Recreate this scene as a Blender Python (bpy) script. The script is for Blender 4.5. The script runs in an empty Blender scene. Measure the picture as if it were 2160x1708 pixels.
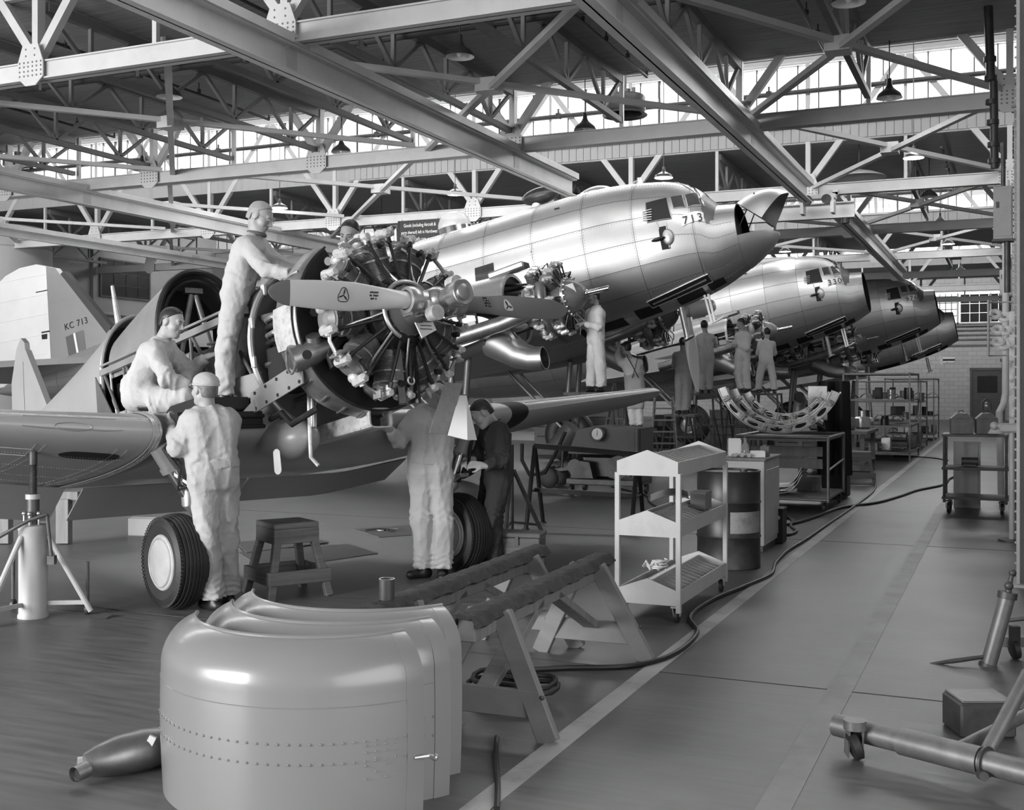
import bpy, bmesh, math, random
import numpy as np
from mathutils import Vector as V, Matrix as MX
random.seed(11)
SC = bpy.context.scene
COL = SC.collection
R = math.radians
PI = math.pi
# ------------------------------------------------------------ camera, sky, exposure
F, HY, CH, TH = 2400.0, 815.0, 1.64, R(23.63)
CT, ST = math.cos(TH), math.sin(TH)
cam_d = bpy.data.cameras.new('camera'); cam = bpy.data.objects.new('camera', cam_d); COL.objects.link(cam)
cam_d.sensor_width = 36.0; cam_d.lens = 36.0 * F / 2160.0
cam_d.shift_y = -(854.0 - HY) / 2160.0
cam_d.clip_end = 300
cam.location = (0, 0, CH); cam.rotation_euler = (R(90), 0, TH)
SC.camera = cam
SC.view_settings.view_transform = 'Standard'; SC.view_settings.look = 'None'
SC.view_settings.gamma = 1.0; SC.view_settings.use_curve_mapping = False
SC.view_settings.exposure = 0.0
w = bpy.data.worlds.new('overcast_sky'); SC.world = w; w.use_nodes = True
w.node_tree.nodes['Background'].inputs[0].default_value = (1, 1, 1, 1)
w.node_tree.nodes['Background'].inputs[1].default_value = 2.2

def area(name, loc, rot, sx, sy, power):
    l = bpy.data.lights.new(name, 'AREA'); l.shape = 'RECTANGLE'; l.size = sx; l.size_y = sy; l.energy = power
    o = bpy.data.objects.new(name, l); COL.objects.link(o); o.location = loc; o.rotation_euler = rot
    return o
# hangar frame: X across (along the roof trusses), Y along the aisle, Z up
S0, SP = 16.5, 6.15
TY = {k: S0 + SP * (k - 2) for k in range(-1, 10)}      # truss rows
XR, XL, YF, YB = 4.2, -27.5, 60.0, -7.0                 # walls
ZC, ZL, ZW0, ZW1 = 5.34, 6.38, 6.72, 8.08               # chord, low roof, clerestory sill / head
# daylight entering at the openings of the building
area('daylight_door', (-15.5, YB + 0.15, 3.2), (R(64), 0, 0), 17, 4.6, 3900).data.spread = R(125)
area('daylight_side', (XR - 0.1, -1.0, 3.0), (R(70), 0, R(90)), 9, 4.0, 160).data.spread = R(130)
for k in (1, 3, 5, 7):      # both glazed sides of each roof monitor
    area('daylight_clerestory', (-12, TY[k] + 0.22, 7.4), (R(-62), 0, 0), 28, 1.3, 1700 if k > 1 else 1500)
for k in (2, 4, 6, 8):
    area('daylight_clerestory', (-12, TY[k] - 0.22, 7.4), (R(62), 0, 0), 28, 1.3, 1500)

# ------------------------------------------------------------ helpers
def c2w(x, y, z=0.0): return V((x * CT - y * ST, x * ST + y * CT, z))
def P(u, v, d): return c2w((u - 1080) / F * d, d, CH + (HY - v) / F * d)
def G(u, v, z=0.0):
    d = F * (CH - z) / (v - HY); return c2w((u - 1080) / F * d, d, z)
def cdir(x, y, z=0.0): return c2w(x, y, z)

_m = {}
def mat(name, g, rough=0.6, metal=0.0, var=0.12, scale=3.0, bump=0.0, bscale=40.0, det=4.0, stretch=None, spec=0.5, dirt=0.0, dscale=1.2, dcol=0.03, coat=0.0):
    if name in _m: return _m[name]
    m = bpy.data.materials.new(name); m.use_nodes = True; _m[name] = m
    nt = m.node_tree; b = nt.nodes['Principled BSDF']; N = nt.nodes.new; L = nt.links.new
    b.inputs['Roughness'].default_value = rough; b.inputs['Metallic'].default_value = metal
    b.inputs['Specular IOR Level'].default_value = spec
    if coat: b.inputs['Coat Weight'].default_value = coat; b.inputs['Coat Roughness'].default_value = 0.15
    tc = N('ShaderNodeTexCoord'); src = tc.outputs['Object']
    if stretch:
        mp = N('ShaderNodeMapping'); mp.inputs['Scale'].default_value = stretch; L(src, mp.inputs[0]); src = mp.outputs[0]
    nz = N('ShaderNodeTexNoise'); nz.inputs['Scale'].default_value = scale; nz.inputs['Detail'].default_value = det
    nz.inputs['Roughness'].default_value = 0.62; L(src, nz.inputs['Vector'])
    cr = N('ShaderNodeValToRGB'); lo = max(0.0, g * (1 - var)); hi = g * (1 + var)
    cr.color_ramp.elements[0].position = 0.3; cr.color_ramp.elements[1].position = 0.7
    cr.color_ramp.elements[0].color = (lo, lo, lo, 1); cr.color_ramp.elements[1].color = (hi, hi, hi, 1)
    L(nz.outputs['Fac'], cr.inputs[0]); out = cr.outputs[0]
    if dirt:
        n2 = N('ShaderNodeTexNoise'); n2.inputs['Scale'].default_value = dscale; n2.inputs['Detail'].default_value = 7; n2.inputs['Roughness'].default_value = 0.7
        L(src, n2.inputs['Vector'])
        r2 = N('ShaderNodeValToRGB'); r2.color_ramp.elements[0].position = 0.5; r2.color_ramp.elements[1].position = 0.72
        L(n2.outputs['Fac'], r2.inputs[0])
        mu = N('ShaderNodeMath'); mu.operation = 'MULTIPLY'; mu.inputs[1].default_value = dirt; L(r2.outputs[0], mu.inputs[0])
        mx = N('ShaderNodeMix'); mx.data_type = 'RGBA'; L(mu.outputs[0], mx.inputs['Factor']); L(out, mx.inputs[6]); mx.inputs[7].default_value = (dcol, dcol, dcol, 1)
        out = mx.outputs[2]
    L(out, b.inputs['Base Color'])
    if bump:
        n3 = N('ShaderNodeTexNoise'); n3.inputs['Scale'].default_value = bscale; n3.inputs['Detail'].default_value = 3; L(src, n3.inputs['Vector'])
        bp = N('ShaderNodeBump'); bp.inputs['Strength'].default_value = bump; bp.inputs['Distance'].default_value = 0.01
        L(n3.outputs['Fac'], bp.inputs['Height']); L(bp.outputs[0], b.inputs['Normal'])
    return m
def emit(name, s, g=1.0):
    if name in _m: return _m[name]
    m = bpy.data.materials.new(name); m.use_nodes = True; _m[name] = m
    b = m.node_tree.nodes['Principled BSDF']
    b.inputs['Base Color'].default_value = (g, g, g, 1); b.inputs['Emission Color'].default_value = (1, 1, 1, 1); b.inputs['Emission Strength'].default_value = s
    return m
def glass(name, haze=0.25, g=0.8, rough=0.1):
    if name in _m: return _m[name]
    m = bpy.data.materials.new(name); m.use_nodes = True; _m[name] = m
    nt = m.node_tree; N = nt.nodes.new; L = nt.links.new; o = nt.nodes['Material Output']
    b = nt.nodes['Principled BSDF']; b.inputs['Base Color'].default_value = (g, g, g, 1); b.inputs['Roughness'].default_value = rough
    t = N('ShaderNodeBsdfTransparent'); mx = N('ShaderNodeMixShader'); mx.inputs[0].default_value = haze
    L(t.outputs[0], mx.inputs[1]); L(b.outputs[0], mx.inputs[2]); L(mx.outputs[0], o.inputs[0])
    return m

class MB:
    def __init__(s): s.v = []; s.f = []
    def add(s, vs, fs):
        n = len(s.v); s.v += [tuple(a) for a in vs]; s.f += [tuple(i + n for i in f) for f in fs]; return s
    def box(s, c, d, m=None, ch=0.0):
        x, y, z = d[0] / 2, d[1] / 2, d[2] / 2
        if ch <= 0:
            vs = [V((a * x, b * y, e * z)) for a in (-1, 1) for b in (-1, 1) for e in (-1, 1)]
            fs = [(0, 1, 3, 2), (4, 6, 7, 5), (0, 4, 5, 1), (2, 3, 7, 6), (0, 2, 6, 4), (1, 5, 7, 3)]
        else:
            vs = []; idx = {}; fs = []
            for a in (-1, 1):
                for b in (-1, 1):
                    for e in (-1, 1):
                        for k in range(3):
                            p = [a * (x - ch), b * (y - ch), e * (z - ch)]; p[k] = (a, b, e)[k] * (x, y, z)[k]
                            idx[(a, b, e, k)] = len(vs); vs.append(V(p))
            for k in range(3):
                i, j = [q for q in range(3) if q != k]
                for sg in (-1, 1):
                    loop = []
                    for (p, q) in ((-1, -1), (1, -1), (1, 1), (-1, 1)):
                        t = [0, 0, 0]; t[k] = sg; t[i] = p; t[j] = q; loop.append(idx[(*t, k)])
                    fs.append(tuple(loop))
                for p in (-1, 1):
                    for q in (-1, 1):
                        t0 = [0, 0, 0]; t0[i] = p; t0[j] = q; t1 = list(t0); t0[k] = -1; t1[k] = 1
                        fs.append((idx[(*t0, i)], idx[(*t1, i)], idx[(*t1, j)], idx[(*t0, j)]))
            for a in (-1, 1):
                for b in (-1, 1):
                    for e in (-1, 1): fs.append((idx[(a, b, e, 0)], idx[(a, b, e, 1)], idx[(a, b, e, 2)]))
        if m is not None: vs = [m @ p for p in vs]
        c = V(c); return s.add([p + c for p in vs], fs)
    def beam(s, p, q, wd, ht, up=(0, 0, 1), ch=0.0):
        p, q = V(p), V(q); d = q - p; L = d.length
        if L < 1e-6: return s
        x = d / L; u = V(up); y = u.cross(x)
        if y.length < 1e-4: y = V((0, 1, 0)).cross(x) if abs(x.y) < .9 else V((1, 0, 0)).cross(x)
        y.normalize(); z = x.cross(y)
        m = MX((x, y, z)).transposed()
        return s.box((p + q) / 2, (L, wd, ht), m, ch)
    def ibeam(s, p, q, wd, ht, t=0.02, up=(0, 0, 1)):
        p, q = V(p), V(q); u = V(up).normalized()
        x = (q - p).normalized(); y = u.cross(x).normalized(); z = x.cross(y)
        s.beam(p, q, t, ht, up); s.beam(p + z * (ht / 2 - t / 2), q + z * (ht / 2 - t / 2), wd, t, up)
        return s.beam(p - z * (ht / 2 - t / 2), q - z * (ht / 2 - t / 2), wd, t, up)
    def tube(s, pts, r, n=8, cap=True, closed=False, flat=1.0):
        pts = [V(p) for p in pts]; k = len(pts); rs = r if isinstance(r, (list, tuple)) else [r] * k
        t = []
        for i in range(k):
            if closed: d = pts[(i + 1) % k] - pts[i - 1]
            else: d = pts[min(i + 1, k - 1)] - pts[max(i - 1, 0)]
            t.append(d.normalized() if d.length > 1e-9 else V((0, 0, 1)))
        a = V((0, 0, 1)) if abs(t[0].z) < .9 else V((1, 0, 0))
        nx = (a - t[0] * a.dot(t[0])).normalized(); vs = []
        for i in range(k):
            nx = nx - t[i] * nx.dot(t[i])
            nx = nx.normalized() if nx.length > 1e-6 else t[i].orthogonal().normalized()
            ny = t[i].cross(nx)
            for j in range(n):
                g = 2 * PI * j / n; vs.append(pts[i] + nx * (math.cos(g) * rs[i]) + ny * (math.sin(g) * rs[i] * flat))
        fs = []
        for i in range(k if closed else k - 1):
            for j in range(n):
                a0 = i * n + j; a1 = i * n + (j + 1) % n; b0 = ((i + 1) % k) * n + j; b1 = ((i + 1) % k) * n + (j + 1) % n
                fs.append((a0, a1, b1, b0))
        if cap and not closed:
            fs.append(tuple(range(n - 1, -1, -1))); fs.append(tuple((k - 1) * n + j for j in range(n)))
        return s.add(vs, fs)
    def cyl(s, p, q, r0, r1=None, n=12, cap=True):
        return s.tube([p, q], [r0, r0 if r1 is None else r1], n, cap)
    def lathe(s, prof, n=24, m=None, a0=0.0, a1=2 * PI, sx=1.0, sy=1.0):
        full = abs(a1 - a0 - 2 * PI) < 1e-6; k = n if full else n + 1; vs = []
        for (r, z) in prof:
            for j in range(k):
                g = a0 + (a1 - a0) * j / n; vs.append(V((math.cos(g) * r * sx, math.sin(g) * r * sy, z)))
        if m is not None: vs = [m @ p for p in vs]
        fs = []
        for i in range(len(prof) - 1):
            for j in range(n):
                j1 = (j + 1) % k; fs.append((i * k + j, i * k + j1, (i + 1) * k + j1, (i + 1) * k + j))
        return s.add(vs, fs)
    def ball(s, c, rx, ry=None, rz=None, n=12, h=8, m=None):
        ry = rx if ry is None else ry; rz = rx if rz is None else rz
        vs = [V((0, 0, -rz))]; fs = []
        for i in range(1, h):
            a = -PI / 2 + PI * i / h
            for j in range(n):
                g = 2 * PI * j / n; vs.append(V((math.cos(a) * math.cos(g) * rx, math.cos(a) * math.sin(g) * ry, math.sin(a) * rz)))
        vs.append(V((0, 0, rz))); top = len(vs) - 1
        for j in range(n):
            fs.append((0, 1 + (j + 1) % n, 1 + j)); fs.append((top, 1 + (h - 2) * n + j, 1 + (h - 2) * n + (j + 1) % n))
            for i in range(h - 2):
                fs.append((1 + i * n + j, 1 + i * n + (j + 1) % n, 1 + (i + 1) * n + (j + 1) % n, 1 + (i + 1) * n + j))
        if m is not None: vs = [m @ p for p in vs]
        c = V(c); return s.add([p + c for p in vs], fs)
    def prism(s, poly, t, m=None):
        n = len(poly); vs = [V((a, b, -t / 2)) for a, b in poly] + [V((a, b, t / 2)) for a, b in poly]
        if m is not None: vs = [m @ p for p in vs]
        return s.add(vs, [tuple(range(n - 1, -1, -1)), tuple(range(n, 2 * n))] + [(i, (i + 1) % n, n + (i + 1) % n, n + i) for i in range(n)])
    def grid(s, fn, nu, nv, thick=0.0, u0=0., u1=1., v0=0., v1=1., closeu=False):
        ku = nu if closeu else nu + 1
        pt = [[V(fn(u0 + (u1 - u0) * i / nu, v0 + (v1 - v0) * j / nv)) for j in range(nv + 1)] for i in range(ku)]
        vs = [p for r in pt for p in r]; k = nv + 1; q = lambda i, j: (i % ku) * k + j
        fs = [(q(i, j), q(i + 1, j), q(i + 1, j + 1), q(i, j + 1)) for i in range(nu) for j in range(nv)]
        if thick:
            N = len(vs); nm = []
            for i in range(ku):
                for j in range(k):
                    i0, i1 = ((i - 1) % ku, (i + 1) % ku) if closeu else (max(i - 1, 0), min(i + 1, nu)); j0, j1 = max(j - 1, 0), min(j + 1, nv)
                    c = (pt[i1][j] - pt[i0][j]).cross(pt[i][j1] - pt[i][j0]); nm.append(c.normalized() if c.length > 1e-12 else V((0, 0, 1)))
            vs = vs + [p - nn * thick for p, nn in zip(vs, nm)]
            fs += [tuple(a + N for a in reversed(f)) for f in fs]
            ed = [(q(i, 0), q(i + 1, 0)) for i in range(nu)] + [(q(i + 1, nv), q(i, nv)) for i in range(nu)]
            if not closeu: ed += [(q(0, j + 1), q(0, j)) for j in range(nv)] + [(q(nu, j), q(nu, j + 1)) for j in range(nv)]
            fs += [(b, a, a + N, b + N) for a, b in ed]
        return s.add(vs, fs)
    def xf(s, m): s.v = [tuple(m @ V(p)) for p in s.v]; return s
    def mesh(s, name, m, sharp=35):
        me = bpy.data.meshes.new(name); me.from_pydata(s.v, [], s.f); me.update()
        bm = bmesh.new(); bm.from_mesh(me); bmesh.ops.recalc_face_normals(bm, faces=bm.faces); bm.to_mesh(me); bm.free()
        me.materials.append(m)
        if sharp:
            for p in me.polygons: p.use_smooth = True
            me.set_sharp_from_angle(angle=R(sharp))
        return me

def tag(o, label=None, cat=None, group=None, kind=None):
    if label: o['label'] = label
    if cat: o['category'] = cat
    if group: o['group'] = group
    if kind: o['kind'] = kind
    return o
def empty(name, loc, rz=0.0, label=None, cat=None, group=None, rot=None):
    o = bpy.data.objects.new(name, None); COL.objects.link(o); o.location = loc
    o.rotation_euler = rot if rot is not None else (0, 0, rz); o.empty_display_size = 0.2
    return tag(o, label, cat, group)
def obj(name, mb, m, parent=None, label=None, cat=None, group=None, kind=None, loc=None, rot=None, sharp=35):
    me = mb.mesh(name, m, sharp) if isinstance(mb, MB) else mb
    o = bpy.data.objects.new(name, me); COL.objects.link(o)
    if parent is not None: o.parent = parent
    if loc is not None: o.location = loc
    if rot is not None: o.rotation_euler = rot
    return tag(o, label, cat, group, kind)
def thing(name, mb, m, label, cat, group=None, loc=(0, 0, 0), rz=0.0, rot=None, sharp=35):
    return obj(name, mb, m, None, label, cat, group, None, loc, rot if rot is not None else (0, 0, rz), sharp)
def copy_tree(o, parent=None, label=None, keep_label=False):
    c = o.copy(); COL.objects.link(c); c.parent = parent
    if label: c['label'] = label
    for ch in list(KIDS(o)): copy_tree(ch, c)
    return c
def KIDS(o): return [x for x in bpy.data.objects if x.parent == o]
def align(x, up=(0, 0, 1)):
    x = V(x).normalized(); u = V(up); y = u.cross(x)
    if y.length < 1e-5: y = V((0, 1, 0))
    y.normalize(); z = x.cross(y); return MX((x, y, z)).transposed()
def zto(d):      # matrix turning +Z into direction d
    return V((0, 0, 1)).rotation_difference(V(d).normalized()).to_matrix()
def text_mesh(body, size, m, extr=0.001, align_x='CENTER', space=1.0):
    cu = bpy.data.curves.new('lettering', 'FONT'); cu.body = body; cu.size = size; cu.extrude = extr; cu.align_x = align_x; cu.align_y = 'CENTER'; cu.space_character = space
    t = bpy.data.objects.new('lettering_tmp', cu); COL.objects.link(t)
    dg = bpy.context.evaluated_depsgraph_get(); dg.update()
    me = bpy.data.meshes.new_from_object(t.evaluated_get(dg)); bpy.data.objects.remove(t)
    me.materials.clear(); me.materials.append(m); return me
# ------------------------------------------------------------ shell of the hangar
PAINT = mat('truss_paint', 0.5, 0.45, var=0.06, scale=2.0, bump=0.05, bscale=60, dirt=0.25, dscale=1.5, dcol=0.2)
PAINT2 = mat('rail_paint', 0.62, 0.4, var=0.05, scale=2.0, dirt=0.25, dscale=1.2, dcol=0.22)
DARKPIPE = mat('dark_pipe', 0.03, 0.45, var=0.3, scale=6)
def floor_mat():
    m = mat('concrete_floor', 0.115, 0.42, var=0.16, scale=0.9, det=8, dirt=0.45, dscale=0.55, dcol=0.085, spec=0.45)
    nt = m.node_tree; N = nt.nodes.new; L = nt.links.new; b = nt.nodes['Principled BSDF']; tc = nt.nodes['Texture Coordinate']
    mp = N('ShaderNodeMapping'); mp.inputs['Scale'].default_value = (1.6, 14, 1); mp.inputs['Rotation'].default_value = (0, 0, R(18)); L(tc.outputs['Object'], mp.inputs[0])
    n = N('ShaderNodeTexNoise'); n.inputs['Scale'].default_value = 1.5; n.inputs['Detail'].default_value = 8; L(mp.outputs[0], n.inputs['Vector'])
    old = b.inputs['Base Color'].links[0].from_socket
    r = N('ShaderNodeValToRGB'); r.color_ramp.elements[0].color = (.72, .72, .72, 1); r.color_ramp.elements[1].color = (1.25, 1.25, 1.25, 1)
    r.color_ramp.elements[0].position = .3; r.color_ramp.elements[1].position = .7; L(n.outputs['Fac'], r.inputs[0])
    mx = N('ShaderNodeMix'); mx.data_type = 'RGBA'; mx.blend_type = 'MULTIPLY'; mx.inputs['Factor'].default_value = 1.0
    L(old, mx.inputs[6]); L(r.outputs[0], mx.inputs[7]); L(mx.outputs[2], b.inputs['Base Color'])
    rr = N('ShaderNodeMapRange'); rr.inputs['To Min'].default_value = .3; rr.inputs['To Max'].default_value = .55; L(n.outputs['Fac'], rr.inputs[0]); L(rr.outputs[0], b.inputs['Roughness'])
    return m
obj('floor', MB().box(((XL + XR) / 2, 10, -0.15), (XR - XL + 8, 110, 0.3)), floor_mat(), kind='structure')
PAINTLINE = mat('worn_floor_paint', 0.42, 0.5, var=0.2, scale=2, dirt=0.75, dscale=2.6, dcol=0.16, det=8)
FAINT = mat('faint_floor_paint', 0.2, 0.5, var=0.2, scale=3, dirt=0.95, dscale=1.6, dcol=0.135, det=8)
obj('trim_1', MB().box((-1.9, 22, 0.0012), (0.11, 56, 0.0024)), PAINTLINE, kind='structure', label='worn pale painted line along the aisle')
obj('trim_2', MB().box((-0.84, 22, 0.0012), (0.13, 56, 0.0024)), FAINT, kind='structure', label='faint rubbed painted line on the aisle floor')
JOINT = mat('floor_joint', 0.05, 0.8)
for k, y in enumerate((4.58, 10.65)):      # sawn joints in the slab
    obj('trim_%d' % (k + 3), MB().box((-14, y + 1.75, 0.0008), (36, 0.012, 0.0016)), JOINT, kind='structure')

PLANK = mat('ceiling_planks', 0.27, 0.7, var=0.25, scale=2.5, stretch=(0.35, 9, 1), bump=0.35, bscale=3.0)
OUTER = mat('roof_felt', 0.08, 0.9)
xc, xw = (XL + XR) / 2, XR - XL + 2
low = [(YB - 1, TY[0])] + [(TY[k], TY[k + 1]) for k in (1, 3, 5)] + [(TY[7], TY[8])]
high = [(TY[k], TY[k + 1]) for k in (0, 2, 4, 6)] + [(TY[8], YF + 1)]
for a, b in low: obj('ceiling', MB().box((xc, (a + b) / 2, ZL + 0.1), (xw, b - a, 0.2)), PLANK, kind='structure')
for a, b in high: obj('ceiling', MB().box((xc, (a + b) / 2, ZW1 + 0.16), (xw, b - a + 0.5, 0.2)), PLANK, kind='structure')
# clerestories: boarded fascia, glazing bars and single panes
BOARD = mat('painted_boards', 0.36, 0.6, var=0.12, scale=1.0, stretch=(10, 1, 0.5), dirt=0.35, dscale=1.0, dcol=0.2)
PANE = glass('frosted_pane', 0.22, 0.9, 0.3)
BAR = mat('glazing_bar', 0.05, 0.5)
pw = 0.4
def boards(name, x0, x1, y, z0, z1, w, parent):
    me = MB().box((0, 0, 0), (w - 0.008, 0.03, z1 - z0), None, 0.004).mesh('board', BOARD)
    x = x0 + w / 2
    while x < x1:
        obj(name, me, None, parent, loc=(x, y, (z0 + z1) / 2)); x += w
for n, k in enumerate((0, 1, 2, 3, 4, 5, 6, 7, 8)):
    y = TY[k]
    fas = obj('wall_fascia' if n == 0 else 'wall_fascia.%03d' % n, MB().box((xc, y, (ZL + ZW0) / 2), (xw, 0.08, ZW0 - ZL + 0.02)), BOARD, kind='structure')
    sg = -1 if k % 2 else 1                       # inner (monitor) side
    if k in (3, 5): boards('board', -14.0 if k == 3 else -6.5, 1.0, y - 0.05, ZL + 0.02, ZW0, 0.16 if k == 3 else 0.32, fas)
    obj('trim_%d' % (20 + n), MB().box((xc, y + sg * 0.06, ZW0 - 0.02), (xw, 0.22, 0.06)), PAINT, kind='structure')
    wn = tag(bpy.data.objects.new('window_%d' % (n + 1), None), kind='structure'); COL.objects.link(wn); wn.location = (0, y, ZW0)
    fr = MB(); h = ZW1 - ZW0
    fine = k in (3, 5)
    step = pw if fine else 1.6
    x = XR
    xs = []
    while x > XL: xs.append(x); x -= step
    for i, x in enumerate(xs):
        fr.box((x, 0, h / 2), (0.045 if i % 9 == 0 else 0.022, 0.05, h))
    fr.box((xc, 0, h - 0.03), (xw, 0.08, 0.06))
    obj('glazing_bars', fr, BAR, wn)
    pm = MB().box((0, 0, 0), (step - 0.02, 0.006, h)).mesh('pane', PANE)
    for x in xs: obj('pane', pm, None, wn, loc=(x - step / 2, 0, h / 2))
# outer walls
WALL = mat('wall_paint', 0.34, 0.7, var=0.06, scale=0.8, bump=0.03, dirt=0.25, dscale=0.5, dcol=0.25)
def block_mat():
    m = mat('concrete_block', 0.30, 0.8, var=0.06, scale=1.5)
    nt = m.node_tree; b = nt.nodes['Principled BSDF']; N = nt.nodes.new; L = nt.links.new; tc = nt.nodes['Texture Coordinate']
    mp = N('ShaderNodeMapping'); mp.inputs['Rotation'].default_value = (R(90), 0, 0); L(tc.outputs['Object'], mp.inputs[0])
    br = N('ShaderNodeTexBrick'); br.inputs['Scale'].default_value = 1.0; br.inputs['Brick Width'].default_value = .42; br.inputs['Row Height'].default_value = .21; br.inputs['Mortar Size'].default_value = .012
    br.inputs['Color1'].default_value = (.5, .5, .5, 1); br.inputs['Color2'].default_value = (.44, .44, .44, 1); br.inputs['Mortar'].default_value = (.33, .33, .33, 1)
    L(mp.outputs[0], br.inputs['Vector']); L(br.outputs[0], b.inputs['Base Color']); return m
obj('wall_left', MB().box((XL - 0.15, 26, 4.1), (0.3, 70, 8.4)), WALL, kind='structure')
obj('wall_right', MB().box((XR + 0.15, 32, 4.1), (0.3, 58, 8.4)), WALL, kind='structure')
obj('wall_far', MB().box((xc, YF + 0.15, 2.35), (xw, 0.3, 4.7)).box((xc, YF + 0.15, 7.42), (xw, 0.3, 1.84)), block_mat(), kind='structure')
rb = MB().box((xc, YB - 0.1, 6.9), (xw, 0.2, 2.8)).box((-.65, YB - 0.1, 2.75), (12.6, 0.2, 5.5)).box((XL + 1.5, YB - 0.1, 2.75), (3.0, 0.2, 5.5))
obj('wall_rear', rb, WALL, kind='structure')

# ------------------------------------------------------------ roof trusses
NX = [-3.6 * i for i in range(0, 8)]
GP = [(-.08, -.2), (.08, -.2), (.2, -.1), (.2, .09), (.12, .3), (-.12, .3), (-.2, .09), (-.2, -.1)]
RIV = mat('rivet_heads', 0.2, 0.5)
names_t = {1: 'nearest', 2: 'second', 3: 'third', 4: 'fourth', 5: 'fifth', 6: 'sixth', 7: 'seventh', 8: 'eighth'}
rivm = None
def truss(k):
    y = TY[k]; near = k <= 3
    t = empty('roof_truss', (0, y, ZC), 0, '%s pale painted steel roof truss from the camera, with riveted gusset plates' % names_t[k], 'roof truss', 'roof trusses across the hangar')
    x0, x1 = 0.3, XL + 0.1
    m = MB().ibeam((x0, 0, .11), (x1, 0, .11), .2, .22, .018)
    m.box(((x0 + x1) / 2, 0.06, .11), (x0 - x1, .015, .19)).box(((x0 + x1) / 2, -0.06, .11), (x0 - x1, .015, .19))
    obj('bottom_chord', m, PAINT, t)
    top = ZW1 - ZC - .1
    obj('top_chord', MB().beam((x0, 0, top), (x1, 0, top), .16, .14), PAINT, t)
    pm = MB().box((0, 0, (top + .2) / 2), (.09, .12, top - .2)).mesh('post', PAINT)
    for i, x in enumerate(NX):
        obj('post', pm, None, t, loc=(x, 0, 0))
        g = MB().prism(GP, .02, MX.Rotation(R(90), 4, 'X'))
        gp = obj('gusset_plate', g, PAINT, t, loc=(x, -.12, .12))
        if near:
            rv = MB()
            for a in (-.17, -.1, -.035, .035, .1, .17):
                for c in (-.08, -.025, 0.03, .08): rv.ball((a, -.012, c), .013, .01, .013, 6, 4)
            for a in (-.07, .07):
                for c in (.16, .24): rv.ball((a, -.012, c), .013, .01, .013, 6, 4)
            obj('rivets', rv, RIV, gp, kind='stuff')
    dm = {}
    for i, x in enumerate(NX):
        for s in (-1, 1):
            xx = x + 1.8 * s
            if xx > .4: continue
            if s not in dm: dm[s] = MB().beam((0, 0, .25), (1.8 * s, 0, top), .1, .11).mesh('diagonal', PAINT)
            obj('diagonal', dm[s], None, t, loc=(x, 0, 0))
    hm = MB().box((0, 0, (top + .2) / 2), (.06, .06, top - .2)).mesh('hanger', PAINT)
    for x in NX[:-1]: obj('hanger', hm, None, t, loc=(x - 1.8, 0, 0))
    return t
for k in range(1, 9): truss(k)
JOISTP = mat('dusty_joist_paint', 0.17, 0.6, var=0.1, scale=2, dirt=.3, dscale=1.5, dcol=.09)  # pale joists painted darker: the shade under the ceiling is put into the colour
# light longitudinal joists under the low roofs
def joist(x, k):
    y0, y1 = TY[k] + .12, TY[k + 1] - .12; L = y1 - y0
    t = empty('roof_joist', (x, y0, 0), 0, None, 'roof joist', 'lattice joists under the plank ceiling')
    ORD = 'first second third fourth fifth sixth seventh eighth ninth tenth eleventh twelfth thirteenth'.split(); nj = int(round(-x / 1.8)) if k == 1 else int(round((-x - 1.8) / 3.6)) + 1
    t['label'] = '%s lattice joist from the right columns, behind the %s truss' % (ORD[nj - 1], names_t[k])
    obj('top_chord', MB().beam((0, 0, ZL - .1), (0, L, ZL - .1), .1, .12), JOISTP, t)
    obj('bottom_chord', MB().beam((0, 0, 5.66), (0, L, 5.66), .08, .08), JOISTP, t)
    n = 4
    for i in range(n):
        ya, yb, yc = L * i / n, L * (i + .5) / n, L * (i + 1) / n
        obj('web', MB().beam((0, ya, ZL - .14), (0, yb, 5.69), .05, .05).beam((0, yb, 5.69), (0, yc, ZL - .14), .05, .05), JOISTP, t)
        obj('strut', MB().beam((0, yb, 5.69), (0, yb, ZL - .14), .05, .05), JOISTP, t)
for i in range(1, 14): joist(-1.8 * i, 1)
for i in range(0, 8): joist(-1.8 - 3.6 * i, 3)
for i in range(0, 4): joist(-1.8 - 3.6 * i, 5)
# flat cross bracing at chord level
cells = [0, -3.6, -8.8, -14, -19.2, -24.4]
for k in (1, 2, 3, 4):
    for i in range(5):
        if (k, i) == (2, 1): continue
        t = empty('cross_brace', ((cells[i] + cells[i + 1]) / 2, (TY[k] + TY[k + 1]) / 2, ZC + .2), 0, 'crossed flat braces between the %s and %s trusses, %s bay from the right columns' % (names_t[k], names_t[k + 1], 'first second third fourth fifth'.split()[i]), 'brace', 'cross braces between trusses')
        hx, hy = (cells[i] - cells[i + 1]) / 2 - .12, SP / 2 - .1
        obj('brace_bar', MB().beam((-hx, -hy, 0.04), (hx, hy, 0.04), .09, .07), PAINT, t)
        obj('brace_bar', MB().beam((-hx, hy, -0.04), (hx, -hy, -0.04), .09, .07), PAINT, t)
        obj('clip_plate', MB().box((0, 0, 0), (.28, .28, .17)), PAINT, t)
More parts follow.
